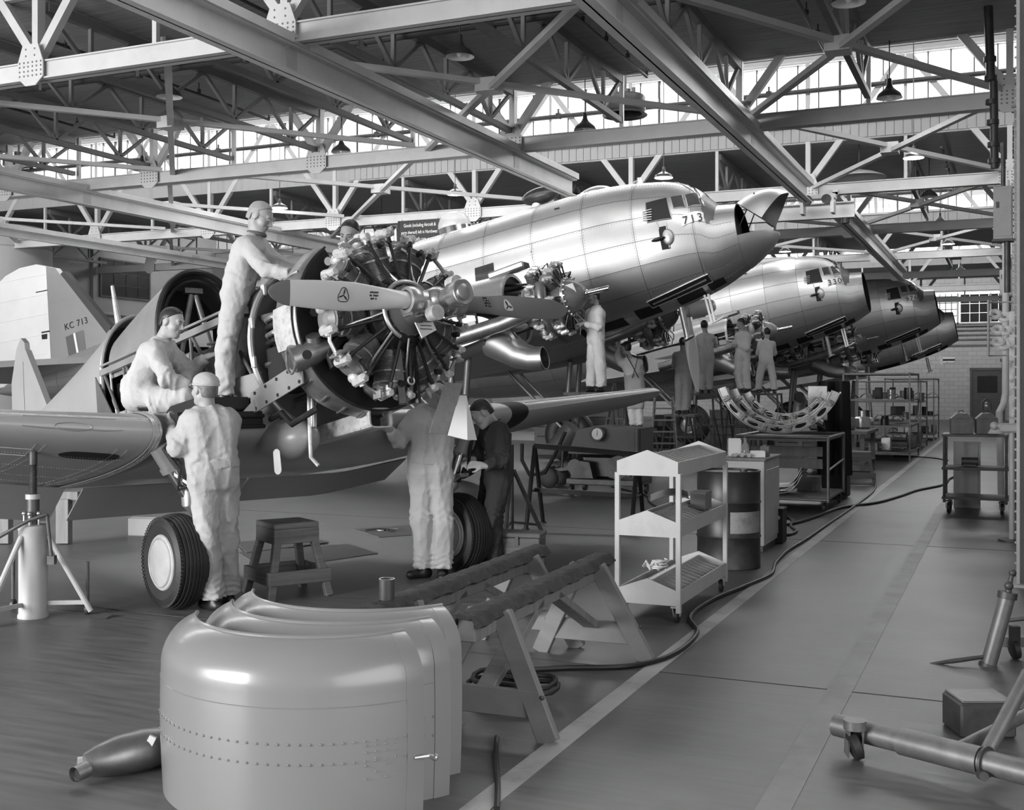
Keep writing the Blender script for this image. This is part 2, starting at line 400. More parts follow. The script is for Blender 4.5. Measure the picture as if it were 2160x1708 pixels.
# travelling-hoist rails hung below the trusses
def rail(x, y0, y1, label, h=.3, w=.2, z=None):
    z = ZC - h / 2 - .02 if z is None else z
    t = empty('hoist_rail', (x, 0, z), 0, label, 'hoist rail', 'hoist rails under the trusses')
    obj('rail_beam', MB().ibeam((0, y0, 0), (0, y1, 0), w, h, .02), PAINT2, t)
    obj('cover_channel', MB().beam((.09, y0, h / 2 + .05), (.09, y1, h / 2 + .05), .1, .1), PAINT2, t)
    for k in range(1, 9):
        if y0 < TY[k] < y1:
            hg = obj('hanger_plate', MB().box((0, TY[k], h / 2 + .03), (.3, .3, .05)).box((.0, TY[k], 0), (.03, .2, h - .05)), PAINT, t)
rail(-3.42, 2, 21.3, 'long steel hoist rail ending above the open aircraft nose')
rail(-3.16, 22.5, 38.5, 'steel hoist rail carrying on above the rear aircraft noses')
rail(-7.15, 2, 19.0, 'long steel hoist rail over the small aircraft engine')
rail(-16.0, 2, 46, 'hoist rail at far left passing above the aircraft tail', .26)
rail(-18.6, 2, 46, 'thin lower rail at far left under the hoist rails', .14, .12, 4.75)
ec = empty('end_carriage', (-3.3, 21.9, 5.0), 0, 'steel carriage beam where the two hoist rails meet', 'carriage')
obj('cross_beam', MB().ibeam((-2.1, .35, -.02), (.62, .35, -.02), .18, .3, .02), PAINT2, ec)
obj('trolley_frame', MB().box((0, -.2, .16), (.7, .25, .08)).box((-.25, -.2, .0), (.06, .3, .3)).box((.3, -.2, .0), (.06, .3, .3)), PAINT2, ec)
obj('wheel', MB().cyl((-.15, -.36, .1), (-.15, -.28, .1), .09, n=14).cyl((.2, -.36, .1), (.2, -.28, .1), .09, n=14), DARKPIPE, ec)
obj('bracket', MB().cyl((.45, .35, -.18), (.45, .35, -.27), .08, n=10), DARKPIPE, ec)

# ------------------------------------------------------------ pipes below the roof
def pipe(pts, r, label, heads=None, cat='pipe', m=DARKPIPE, grp='pipes under the roof'):
    o = empty('ceiling_pipe', pts[0], 0, label, cat, grp)
    b = V(pts[0]); q = [V(p) - b for p in pts]
    obj('pipe_run', MB().tube(q, r, 10), m, o)
    if heads:
        n = heads; c = MB()
        for i in range(1, n):
            p = q[0].lerp(q[-1], i / n)
            obj('hanger_rod', MB().cyl(p, p + V((0, 0, .16)), r * .45, n=6).cyl(p + V((-.0, 0, -r * 1.3)), p + V((0, 0, r * 1.3)), r * 1.35, n=8), m, o)
    return o
pipe([(XL + 1, 12.9, 6.16), (-.3, 12.9, 6.16)], .045, 'thick dark sprinkler pipe running across under the plank ceiling', 14)
for i, x in enumerate((-2.3, -4.9, -8.3, -11.6, -15.0, -18.5, -22)):
    pipe([(x, TY[1] + .3, 6.2), (x, TY[2] - .35, 6.2), (x, TY[2] - .35, 6.28)], .022, 'thin dark sprinkler branch under the ceiling, number %s from the right column' % ('one two three four five six seven'.split()[i]), 6)
pipe([(XL + 1, TY[3] - .16, 7.36), (.1, TY[3] - .16, 7.36)], .05, 'dark pipe crossing in front of the long clerestory glazing', 12)
pipe([(XL + 1, TY[5] - .16, 7.25), (.1, TY[5] - .16, 7.25)], .05, 'dark pipe in front of the second clerestory', 12)
for x in (-4.6, -9.4, -1.2): pipe([(x, TY[3] + .5, 6.2), (x, TY[4] - .4, 6.2)], .022, 'thin dark sprinkler branch behind the long clerestory, %s' % {-4.6: 'above the aircraft nose', -9.4: 'above the aircraft back', -1.2: 'near the right column'}[x], 5)
dp = empty('downpipe', P(2090, 350, 14.2), 0, 'dark jointed vertical pipe hanging near the right column', 'pipe')
b = V(dp.location); q0, q1, q2, q3 = P(2083, -30, 14.2) - b, P(2090, 168, 14.2) - b, P(2096, 172, 14.2) - b, P(2098, 355, 14.2) - b
obj('upper_pipe', MB().cyl(q0, q1, .055), DARKPIPE, dp); obj('lower_pipe', MB().cyl(q2, q3, .05), DARKPIPE, dp)
for v in (5, 125, 165, 215, 258, 305, 340):
    p = P(2083 + (v / 355) * 15, v, 14.2) - b; obj('pipe_collar', MB().cyl(p - V((0, 0, .03)), p + V((0, 0, .03)), .075), DARKPIPE, dp)

# ------------------------------------------------------------ pendant lamps
SHADE = mat('enamel_shade', 0.055, 0.3, var=0.1); SHADEW = mat('enamel_white', 0.75, 0.35, var=0.03)
BULB = emit('lamp_bulb', 14.0)
sh_prof = [(.012, .26), (.03, .255), (.035, .17), (.06, .12), (.1, .085), (.15, .045), (.172, .0), (.175, -.012)]
sh_in = [(.174, -.012), (.168, 0), (.145, .04), (.095, .078), (.02, .11)]
shm = MB().lathe(sh_prof, 24).mesh('lamp_shade', SHADE); shi = MB().lathe(sh_in, 24).mesh('shade_lining', SHADEW)
bum = MB().ball((0, 0, .03), .045, .045, .06, 12, 8).mesh('bulb', BULB); bud = MB().ball((0, 0, .04), .04, .04, .06, 12, 8).mesh('bulb_off', SHADEW)
shs = MB().lathe([(.01, .2), (.03, .2), (.03, .13), (.05, .1), (.11, .07), (.16, .045), (.175, .0)], 24).mesh('shade_shallow', SHADE)
lamps = [(970, 118, 0, 'above the sign and the aircraft back'), (357, 203, 0, 'over the far left under the nearest joists'), (300, 358, 0, 'against the left end of the clerestory'), (720, 320, 0, 'in front of the clerestory above the engine mechanics'),
 (1234, 273, 0, 'hanging before the clerestory above the aircraft back'), (1876, 205, 0, 'in front of the clerestory at the right'), (1790, 4, 0, 'cut by the top edge of the picture'), (1400, 374, 1, 'just above the cockpit marked 713'),
 (960, 409, 1, 'above the hanging black sign'), (590, 438, 1, "behind the head of the man in glasses"), (1927, 332, 1, 'before the boards under the clerestory at right'), (1960, 414, 0, 'under the third truss at right'),
 (1983, 471, 1, 'above the second aircraft nose row at right'), (2000, 514, 1, 'fourth down the row at the right column'), (2017, 546, 0, 'fifth down the row at the right column'), (2026, 571, 0, 'farthest and lowest of the row at right'),
 (1656, 530, 1, 'above the back of the aircraft marked 330'), (897, 452, 0, 'just in front of the third truss near the sign'), (805, 482, 0, 'beside the left edge of the black sign')]
for i, (u, v, lit, where) in enumerate(lamps):
    d = 3.96 * F / (HY - v); p = P(u, v, d)
    t = empty('pendant_lamp', p, 0, ('lit' if lit else 'unlit') + ' dark enamel pendant lamp ' + where, 'lamp', 'pendant lamps over the hangar floor')
    obj('lamp_shade', shs if i in (7, 8, 9, 10) else shm, None, t); obj('shade_lining', shi, None, t)
    obj('bulb', bum if lit else bud, None, t)
    zt = ZL if any(a - .05 < p.y < b + .05 for a, b in low) else ZW1 + .07
    obj('stem', MB().cyl((0, 0, .2), (0, 0, zt - p.z), .008, n=6), DARKPIPE, t)
    if lit:
        l = bpy.data.lights.new('lamp_light', 'POINT'); l.energy = 25; l.shadow_soft_size = .06
        lo = bpy.data.objects.new('lamp_light', l); COL.objects.link(lo); lo.parent = t; lo.location = (0, 0, -.06)
# round unit heater
p = P(1318, 215, 18.6); t = empty('unit_heater', p, 0, 'dark round unit heater hanging before the clerestory', 'heater')
obj('drum', MB().lathe([(0, .1), (.3, .1), (.34, .06), (.34, -.14), (.3, -.2), (.28, -.2), (.28, -.05), (0, -.05)], 28), DARKPIPE, t)
obj('fan_motor', MB().cyl((0, 0, .1), (0, 0, .2), .1).cyl((-.15, 0, .1), (-.15, 0, .22), .03).cyl((.15, 0, .1), (.15, 0, .22), .03), DARKPIPE, t)
obj('louvre_ring', MB().lathe([(.3, -.19), (.36, -.23), (.37, -.22), (.31, -.18)], 28), DARKPIPE, t)
obj('pipe_drop', MB().cyl((.0, 0, .2), (.0, 0, ZW1 - p.z), .03), DARKPIPE, t)
p = P(40, 345, 30); t = empty('unit_heater', p, 0, 'dark round unit heater at far left beside the big pale drum', 'heater')
obj('drum', MB().lathe([(0, .1), (.35, .1), (.4, .06), (.4, -.06), (.36, -.1), (0, -.1)], 24), DARKPIPE, t); obj('fan_motor', MB().cyl((0, 0, .1), (0, 0, .3), .12), DARKPIPE, t)
obj('pipe_drop', MB().cyl((0, 0, .3), (0, 0, ZW1 - p.z), .03), DARKPIPE, t)

p = P(1812, 374, 22.3); t = empty('saucer_lamp', p, 0, 'wide pale saucer-shaped lamp shade hanging behind the third truss', 'lamp')
obj('saucer_shade', MB().lathe([(.03, .16), (.1, .14), (.3, .09), (.48, .02), (.52, -.01), (.5, -.01), (.3, .06), (.05, .1)], 36), PAINT2, t); obj('stem', MB().cyl((0, 0, .15), (0, 0, ZL - p.z), .012, n=6), DARKPIPE, t)
# ------------------------------------------------------------ single-engined trainer being overhauled
SKIN = mat('trainer_paint', 0.3, 0.33, var=0.05, scale=1.5, dirt=0.15, dscale=1.0, dcol=0.16, spec=0.5)
SKINL = mat('trainer_bare_alloy', 0.45, 0.38, metal=0.7, var=0.12, scale=3)
PRIMER = mat('green_primer', 0.10, 0.5, var=0.2, scale=3, dirt=0.4, dscale=3, dcol=0.03)
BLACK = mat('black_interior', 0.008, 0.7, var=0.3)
GUN = mat('dark_engine_enamel', 0.022, 0.35, var=0.35, scale=8, metal=0.2)
ALU = mat('cast_alloy', 0.55, 0.36, metal=0.85, var=0.15, scale=9, dirt=0.35, dscale=7, dcol=0.08)
ALUW = mat('bright_casting', 0.6, 0.4, metal=0.3, var=0.15, scale=14, dirt=0.6, dscale=16, dcol=0.12)
STEEL = mat('exhaust_steel', 0.30, 0.4, metal=0.8, var=0.25, scale=5, dirt=0.4, dscale=4, dcol=0.1)
CHROME = mat('polished_strut', 0.75, 0.12, metal=1.0, var=0.03)
RUBBER = mat('tyre_rubber', 0.022, 0.55, var=0.25, scale=5, bump=0.1)
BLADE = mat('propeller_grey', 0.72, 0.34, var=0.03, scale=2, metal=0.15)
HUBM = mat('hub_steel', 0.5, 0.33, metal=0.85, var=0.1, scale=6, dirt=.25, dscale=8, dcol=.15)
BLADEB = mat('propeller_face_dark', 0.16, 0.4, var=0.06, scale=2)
FIN_M = mat('cooling_fins', 0.26, 0.42, metal=0.6, var=0.2, scale=6)
WHITE = mat('white_paint', 0.8, 0.45, var=0.04)
CARDP = mat('tag_card', .4, .7)
INK = mat('black_ink', 0.01, 0.6)
E0 = P(862, 655, 8.25)
fh = cdir(.669, -.743); al = R(9)
fw = V((fh.x * math.cos(al), fh.y * math.cos(al), math.sin(al))).normalized()
lf = V((0, 0, 1)).cross(fw).normalized(); upv = fw.cross(lf)
TM = MX((fw, lf, upv)).transposed().to_4x4(); TM.translation = E0
tr = empty('trainer_aircraft', E0, 0, 'partly stripped single-engined trainer with its radial engine bare, in the foreground', 'aircraft')
tr.rotation_euler = TM.to_euler()
TI = TM.inverted()
def tl(p): return TI @ V(p)

# airframe lofts -------------------------------------------------
def lerp_tab(tab, x):
    if x >= tab[0][0]: return tab[0][1:]
    for a, b in zip(tab, tab[1:]):
        if x >= b[0]:
            t = (a[0] - x) / (a[0] - b[0]); return tuple(p + (q - p) * t for p, q in zip(a[1:], b[1:]))
    return tab[-1][1:]
def sm_tab(tab, x):          # smooth (Catmull-Rom) table lookup, stations in decreasing x
    if x >= tab[0][0]: return tab[0][1:]
    if x <= tab[-1][0]: return tab[-1][1:]
    for i in range(len(tab) - 1):
        a, b = tab[i], tab[i + 1]
        if x >= b[0]:
            t = (a[0] - x) / (a[0] - b[0]); p0 = tab[i - 1] if i else a; p3 = tab[i + 2] if i + 2 < len(tab) else b
            o = []
            for k in range(1, len(a)):
                m0 = (b[k] - p0[k]) / max(p0[0] - b[0], 1e-6) * (a[0] - b[0]) if i else (b[k] - a[k]); m1 = (p3[k] - a[k]) / max(a[0] - p3[0], 1e-6) * (a[0] - b[0]) if i + 2 < len(tab) else (b[k] - a[k])
                o.append((2 * t ** 3 - 3 * t * t + 1) * a[k] + (t ** 3 - 2 * t * t + t) * m0 + (-2 * t ** 3 + 3 * t * t) * b[k] + (t ** 3 - t * t) * m1)
            return tuple(o)
def ring_pt(hw, top, bot, g, e=2.3):   # g: 0 top, 90 starboard(-y), 180 bottom
    c, s_ = math.cos(g), math.sin(g); mid = (top + bot) / 2; hz = (top - bot) / 2
    f = (abs(c) ** e + abs(s_) ** e) ** (-1 / e)
    return (-s_ * f * hw, mid + c * f * hz)
REAR = [(-4.45, .46, .86, -.5), (-4.9, .43, .74, -.46), (-5.6, .36, .58, -.36), (-6.4, .27, .43, -.22), (-7.2, .17, .3, -.08), (-8.2, .05, .2, .06)]
def fus(tab, e=2.3):
    def fn(u, v):
        x = tab[0][0] + (tab[-1][0] - tab[0][0]) * u; hw, t, b = sm_tab(tab, x); y, z = ring_pt(hw, t, b, 2 * PI * v, e); return (x, y, z)
    return fn
obj('rear_fuselage', MB().grid(fus(REAR), 20, 36, .015), SKIN, tr)
def hoop(x, hw, z0, top, r, n=24, rake=0.0):
    pts = []
    for i in range(n + 1):
        g = -PI * .5 + PI * i / n; pts.append((x - rake * (math.cos(g)), -math.sin(g) * -hw, z0 + (top - z0) * math.cos(g) ** .75 if math.cos(g) > 0 else z0))
    return pts
obj('cockpit_rim', MB().tube(hoop(-4.44, .46, .1, .88, .02), .022, 8), SKINL, tr)
obj('aft_bulkhead', MB().prism([(p[1] * .96, .1 + (p[2] - .1) * .97) for p in hoop(-4.44, .46, .1, .86, .02)], .02, MX.Translation((-4.62, 0, 0)) @ MX(((0, 0, 1, 0), (1, 0, 0, 0), (0, 1, 0, 0), (0, 0, 0, 1)))), BLACK, tr)
# turnover pylon
def pyl(u, v):
    x = -3.2 - 1.15 * u; top = 1.04 - .2 * u - .12 * u * u; hw = .43 - .02 * u; g = -PI * .5 + PI * v; c = max(math.cos(g), 0)
    return (x, -math.sin(g) * -hw, .2 + (top - .2) * c ** .62)
obj('pylon_fairing', MB().grid(pyl, 12, 26, .012), SKINL, tr)
obj('pylon_rim', MB().tube([pyl(0, i / 26) for i in range(27)], .03, 8), GUN, tr)
obj('pylon_inner_rim', MB().tube([(pyl(0, i / 26)[0] - .03, pyl(0, i / 26)[1] * .88, .2 + (pyl(0, i / 26)[2] - .2) * .9) for i in range(27)], .022, 8), GUN, tr)
obj('pylon_strut', MB().cyl((-3.3, -.26, -.1), (-3.3, -.02, .84), .03).cyl((-3.3, .26, -.1), (-3.3, .02, .84), .03).box((-3.3, 0, .88), (.05, .18, .05)), STEEL, tr)
obj('pylon_bulkhead', MB().prism([(pyl(.2, i / 20)[1] * .98, pyl(.2, i / 20)[2] * .98) for i in range(21)], .02, MX.Translation((-3.62, 0, 0)) @ MX(((0, 0, 1, 0), (1, 0, 0, 0), (0, 1, 0, 0), (0, 0, 0, 1)))), BLACK, tr)
obj('data_card', MB().box((-3.28, .06, .42), (.01, .2, .16)), WHITE, tr)
# stripped middle fuselage: tube frame, longeron rail, floor tub, belly
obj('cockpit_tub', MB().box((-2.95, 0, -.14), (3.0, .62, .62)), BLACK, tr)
obj('belly_skin', MB().grid(lambda u, v: (-1.3 - 3.2 * u, *ring_pt(.5 - .04 * u, .2, -.66 + .16 * u, PI * .5 + PI * v)), 12, 24, .01), SKIN, tr)
fr = MB(); xs = [-1.35, -1.9, -2.5, -3.2, -3.9, -4.4]
for s in (-1, 1):
    y = s * .46
    fr.cyl((-1.35, y, -.42), (-4.45, y, -.36), .022, n=8)
    for i in range(len(xs) - 1):
        fr.cyl((xs[i], y, -.42), (xs[i + 1], y, .3), .016, n=8); fr.cyl((xs[i + 1], y, .3), (xs[i + 1], y, -.4), .016, n=8)
obj('tube_frame', fr, PRIMER, tr)
obj('canopy_rail', MB().beam((-1.5, -.47, .3), (-4.4, -.47, .27), .05, .06).beam((-1.5, -.47, .37), (-4.4, -.47, .34), .03, .02), SKINL, tr)
obj('canopy_rail', MB().beam((-1.5, .47, .3), (-4.4, .47, .27), .05, .06), SKINL, tr)
random.seed(5)
for i in range(14):
    x = random.uniform(-4.2, -1.7); z = random.uniform(-.4, .18); y = -.4 - random.uniform(0, .05)
    k = i % 4
    if k == 0: obj('cockpit_fitting', MB().box((x, y, z), (.14, .08, .1), None, .01), GUN, tr)
    elif k == 1: obj('control_rod', MB().cyl((x, y, z), (x - .5, y, z + .05), .012, n=8).ball((x, y, z), .025), STEEL, tr)
    elif k == 2: obj('conduit', MB().tube([(x, y, -.35), (x + .03, y - .03, z), (x - .1, y, z + .1), (x - .12, y, .25)], .012, 8), ALU, tr)
    else: obj('cockpit_fitting', MB().cyl((x, y, z), (x - .12, y, z), .04), ALU, tr)
obj('sill_panel', MB().grid(lambda u, v: (-3.9 - .6 * u, -.49, -.6 + (.15 + .7 * u) * v), 4, 4, .01), PRIMER, tr)
obj('deck_cowling', MB().grid(lambda u, v: (-1.35 - .7 * u, -.44 * math.sin(-PI / 2 + PI * v), .26 + .3 * max(0, math.cos(-PI / 2 + PI * v)) ** .7), 4, 18, .01), PRIMER, tr)
# firewall and engine bay
obj('firewall', MB().lathe([(0, 0), (1, 0), (1, .03), (.96, .03), (.96, .012), (0, .012)], 40, MX.Translation((-1.32, 0, -.03)) @ MX.Rotation(R(90), 4, 'Y') @ MX.Scale(.64, 4, (1, 0, 0)) @ MX.Scale(.56, 4, (0, 1, 0))), PRIMER, tr)
rim = [(-1.28, -.575 * math.sin(R(g)), -.03 + .655 * math.cos(R(g))) for g in range(30, 160, 6)]
obj('firewall_rim_strip', MB().tube(rim, .026, 8), SKINL, tr)
for g in (48, 75, 102, 128): obj('rim_clip', MB().box((-1.27, -.58 * math.sin(R(g)), -.03 + .66 * math.cos(R(g))), (.05, .03, .09), None, .006), ALUW, tr)
mt = MB()
for g in range(0, 360, 45):
    a = R(g + 22); b = R(g + 45)
    mt.cyl((-1.3, -.5 * math.sin(a), .5 * math.cos(a)), (-.62, -.42 * math.sin(a), .42 * math.cos(a)), .02, n=8)
    mt.cyl((-1.3, -.5 * math.sin(a), .5 * math.cos(a)), (-.62, -.42 * math.sin(b + R(22)), .42 * math.cos(b + R(22))), .018, n=8)
obj('engine_mount', mt, PRIMER, tr)
obj('oil_tank', MB().box((-1.12, -.34, -.24), (.26, .26, .36), None, .015), BLACK, tr)
obj('accessory_case', MB().lathe([(0, -.75), (.16, -.75), (.2, -.7), (.34, -.6), (.36, -.4), (.3, -.3)], 28, MX.Rotation(R(90), 4, 'Y')), GUN, tr)
random.seed(9)
for i in range(16):
    a = random.uniform(.15, 5.9); r0 = random.uniform(.3, .5); y, z = -math.sin(a) * r0, math.cos(a) * r0; x0 = random.uniform(-1.25, -1.1)
    a2 = a + random.uniform(-.5, .5); r1 = random.uniform(.25, .5)
    obj('engine_hose', MB().tube([(x0, y, z), (x0 + .15, y * 1.15, z * 1.1 - .03), (-.85, -math.sin(a2) * r1 * 1.1, math.cos(a2) * r1), (-.66, -math.sin(a2) * r1, math.cos(a2) * r1)], random.choice((.012, .016, .024)), 8), random.choice((GUN, ALU, STEEL, ALUW)), tr)
for k, zz in enumerate((.12, .06, 0.0, -.06)):
    obj('ignition_conduit', MB().tube([(-1.27, -.38, zz), (-1.15, -.5, zz + .02), (-.95, -.56, zz + .01), (-.8, -.5, zz)], .02, 8), GUN if k % 2 else ALU, tr)
# cowl diaphragm ring, round the starboard side and bottom only
def rp(x, r, g): return (x, -r * math.sin(g), r * math.cos(g) - .0)
def ring_band(u, v):
    g = R(36 + 166 * v); prof = [(-.44, .665), (-.5, .69), (-.62, .7), (-.74, .665)]; i = min(int(u * 3), 2); t = u * 3 - i
    a, b = prof[i], prof[i + 1]; return rp(a[0] + (b[0] - a[0]) * t, a[1] + (b[1] - a[1]) * t, g)
obj('collector_ring', MB().grid(ring_band, 9, 60, .008), STEEL, tr)
obj('ring_baffle', MB().grid(lambda u, v: rp(-.46, .44 + .225 * u, R(34 + 170 * v)), 3, 60, .008), BLACK, tr)
obj('ring_edge', MB().tube([rp(-.445, .668, R(34 + 170 * i / 60)) for i in range(61)], .009, 6), GUN, tr)
for g in (58, 72, 128, 142, 156, 170, 184): obj('ring_bead', MB().tube([rp(-.5, .693, R(g)), rp(-.56, .703, R(g + 1)), rp(-.66, .697, R(g + 3))], .011, 6), STEEL, tr)
obj('polished_ring_panel', MB().grid(lambda u, v: rp(-.47 - .25 * u, .7 + .008 * math.sin(PI * u), R(80 + 26 * v)), 6, 10, .006), ALUW, tr)
obj('back_baffle', MB().lathe([(.2, -.5), (.52, -.5), (.52, -.48), (.2, -.48)], 40, MX.Rotation(R(90), 4, 'Y')), BLACK, tr)
ex = MB().tube([(-.42, -.42, -.2), (-.48, -.56, -.24), (-.53, -.68, -.28)], [.06, .1, .1], 20).tube([(-.5, -.5, -.26), (-.42, -.56, -.12)], [.08, .055], 14)
est = obj('exhaust_stub', ex, STEEL, tr)
obj('stub_rim', MB().tube([(-.53 + .1 * math.cos(R(g)) * .6, -.69, -.28 + .1 * math.sin(R(g))) for g in range(0, 360, 20)], .01, 6, closed=True), STEEL, est)
obj('stub_bore', MB().cyl((-.43, -.62, -.26), (-.395, -.635, -.265), .034, .034, 14), BLACK, est)
def pl(u, v): return (-1.38 + .85 * u, -.56 - .05 * u, -.56 + .2 * u * .55 + .17 * v)
sp = obj('side_plate', MB().grid(pl, 8, 3, .012), SKINL, tr)
for u in (.1, .32, .54, .76, .95): obj('lightening_hole', MB().cyl(V(pl(u, .85)) + V((0, -.004, 0)), V(pl(u, .85)) + V((0, -.006, 0)), .014), BLACK, sp); obj('lightening_hole', MB().cyl(V(pl(u, .15)) + V((0, -.004, 0)), V(pl(u, .15)) + V((0, -.006, 0)), .014), BLACK, sp)
obj('lower_brace', MB().beam((-2.0, -.52, -.72), (-1.3, -.56, -.5), .03, .09), SKINL, tr)
obj('fuel_line', MB().tube([(-1.2, -.5, -.62), (-1.0, -.52, -.6), (-.9, -.5, -.7), (-.6, -.45, -.62)], .025, 8), GUN, tr)
# crankcase, nose and harness ring
RY = MX.Rotation(R(90), 4, 'Y')
obj('crankcase', MB().lathe([(.26, -.42), (.27, -.1), (.235, -.05), (.2, -.03), (.0, -.03)], 36, RY), GUN, tr)
nose = obj('reduction_case', MB().lathe([(.19, -.04), (.185, .01), (.12, .06), (.1, .2), (.0, .2)], 30, RY), PRIMER, tr)
obj('harness_ring', MB().tube([(0.0, -.215 * math.sin(R(g)), .215 * math.cos(R(g))) for g in range(-158, 159, 6)], .017, 8), ALU, tr)
for g in range(10, 370, 20): obj('case_nut', MB().cyl((-.03, -.175 * math.sin(R(g)), .175 * math.cos(R(g))), (.012, -.175 * math.sin(R(g)), .175 * math.cos(R(g))), .013, n=6), ALU, nose)
pm = MX.Rotation(R(-24), 4, 'X')
obj('data_plate', MB().box((.1, .06, -.13), (.012, .15, .13), MX.Rotation(R(24), 3, 'X')), WHITE, nose)
obj('plate_line', MB().box((.108, .06, -.1), (.002, .11, .006)).box((.108, .06, -.13), (.002, .1, .005)).box((.108, .06, -.155), (.002, .11, .005)), INK, nose)
obj('lower_plate', MB().box((.05, .14, -.1), (.012, .06, .1)), ALU, nose)
# one cylinder along +Z, then nine copies round the crankcase
barrel = [(.085, .25), (.085, .335)]
z = .335
while z < .52: barrel += [(.122, z), (.122, z + .0045), (.1, z + .0046), (.1, z + .011)]; z += .011
barrel += [(.126, z), (.126, z + .012)]; z += .014
while z < .575: barrel += [(.13, z), (.13, z + .004), (.105, z + .0041), (.105, z + .01)]; z += .01
barrel += [(.1, z), (.06, z + .035), (0, z + .04)]
CYL = MB().lathe(barrel, 28, MX.Translation((-.24, 0, 0))).mesh('cylinder', FIN_M, 30)
FLG = MB().lathe([(.1, .245), (.1, .27), (.085, .27)], 24, MX.Translation((-.24, 0, 0))).mesh('cylinder_flange', ALU)
BANDM = MB().lathe([(.124, .438), (.131, .438), (.131, .452), (.124, .452)], 28, MX.Translation((-.24, 0, 0))).mesh('baffle_band', ALU)
def rocker(s):
    m = MB().box((-.165, s * .096, .632), (.15, .062, .075), MX.Rotation(s * R(-24), 3, 'X') @ MX.Rotation(R(12), 3, 'Y'), .02).cyl((-.12, s * .098, .57), (-.13, s * .098, .63), .024)
    m.ball((-.24, s * .08, .61), .055, .045, .04).cyl((-.165, s * .118, .64), (-.165, s * .142, .65), .02, n=8).cyl((-.1, s * .098, .632), (-.082, s * .1, .634), .022, n=8)
    return m.mesh('rocker_box', ALUW)
RB = {s: rocker(s) for s in (-1, 1)}
PR = {s: MB().tube([(-.03, s * .045, .235), (-.05, s * .05, .27), (-.105, s * .098, .575)], [.02, .0135, .0135], 10).cyl((-.1, s * .094, .55), (-.108, s * .099, .59), .02, n=8).mesh('pushrod', GUN) for s in (-1, 1)}
LD = MB().tube([(-.0, .0, .215), (-.06, -.03, .32), (-.1, -.05, .42), (-.13, -.075, .5), (-.15, -.1, .52)], .009, 6).cyl((-.14, -.09, .52), (-.16, -.13, .53), .016, n=8).mesh('ignition_lead', ALU)
PLG = MB().cyl((-.12, .0, .54), (-.07, .0, .555), .022, n=8).mesh('spark_plug', GUN)
VB = MB().box((-.16, .17, .64), (.09, .02, .075), None, .004).box((-.16, .15, .64), (.015, .05, .07)).mesh('baffle_clip', ALU)
for i in range(9):
    c = obj('cylinder', CYL, None, tr, rot=(R(14 + i * 40), 0, 0)); c.scale = (1, .97, .95)
    for nm, me in (('cylinder_flange', FLG), ('baffle_band', BANDM), ('rocker_box', RB[-1]), ('rocker_box', RB[1]), ('pushrod', PR[-1]), ('pushrod', PR[1]), ('ignition_lead', LD), ('spark_plug', PLG), ('baffle_clip', VB)):
        obj(nm, me, None, c)
for i in range(9):
    a = R(34 + i * 40)
    obj('intake_pipe', MB().tube([rp(-.42, .26, a), rp(-.38, .42, a), rp(-.34, .56, a + .12), rp(-.3, .61, a + .25)], [.036, .034, .032, .032], 10), GUN, tr)
obj('oil_sump', MB().grid(lambda u, v: (-.1 - .07 * math.sin(PI * v) , .03 + (-.055 + .11 * v), -.24 - .42 * u), 10, 6, .05), GUN, tr)
obj('drain_boss', MB().tube([(-.09, .03 + .028 * math.cos(R(g)), -.5 + .028 * math.sin(R(g))) for g in range(0, 360, 30)], .008, 6, closed=True), ALUW, tr)
for i in range(8):
    a = R(14 + i * 40 + 20); obj('interlink_pipe', MB().tube([rp(-.15, .605, a - .2), rp(-.17, .62, a - .08), rp(-.17, .62, a + .08), rp(-.15, .605, a + .2)], .016, 8), ALU, tr)
# propeller
hub = obj('propeller_hub', MB().lathe([(.0, .2), (.085, .2), (.1, .25), (.1, .36), (.08, .4), (.062, .42), (.062, .43)], 26, RY).cyl((.3, -.22, 0), (.3, .22, 0), .075, n=22), HUBM, tr)
for s in (-1, 1):
    for q in (.13, .24): obj('clamp_bolt', MB().cyl((.26, s * q, -.1), (.34, s * q, -.1), .014, n=8), HUBM, hub)
    obj('barrel_collar', MB().lathe([(.07, -.05), (.093, -.045), (.1, -.02), (.1, .02), (.093, .045), (.07, .05)], 24, MX.Translation((.3, s * .2, 0)) @ MX.Rotation(R(90), 4, 'X')), HUBM, hub)
    obj('counterweight', MB().cyl((.38, s * .1, s * .11), (.46, s * .1, s * .11), .055, n=20).beam((.36, s * .1, s * .02), (.4, s * .1, s * .11), .05, .05), ALUW, hub)
obj('pitch_cylinder', MB().lathe([(.06, .42), (.062, .5), (.082, .51), (.088, .52), (.088, .6), (.094, .605), (.094, .63), (.086, .635), (.06, .63), (.055, .64), (.03, .648), (0, .648)], 30, RY), HUBM, hub)
def blade(s):
    # s=-1 starboard (picture left), chord nearly upright so the face shows
    def fn(u, v):
        r = .22 + 1.1 * u
        ch = .06 + (.098 - .06) * min(1, u / .42) ** 1.2 if u < .42 else .098 * (1 - ((u - .42) / .58) ** 2.4 * .32)
        if u > .86: ch *= math.sqrt(max(0.0, 1 - ((u - .86) / .14) ** 2) * .985 + .015)
        th = (.062 * (1 - min(1, u / .3)) ** 1.3 + .022 * (1 - u) + .005); tw = R(8 + 22 * (1 - u)) 
        g = 2 * PI * v; cz, cx = ch * math.cos(g), th * math.sin(g)
        if u < .12: k = u / .12; cz = (1 - k) * .062 * math.cos(g) + k * cz; cx = (1 - k) * .062 * math.sin(g) + k * cx
        return (.3 + cx * math.cos(tw) - s * cz * math.sin(tw), s * r, (cz * math.cos(tw) + s * cx * math.sin(tw)))
    m = MB().grid(fn, 44, 28); return m, fn
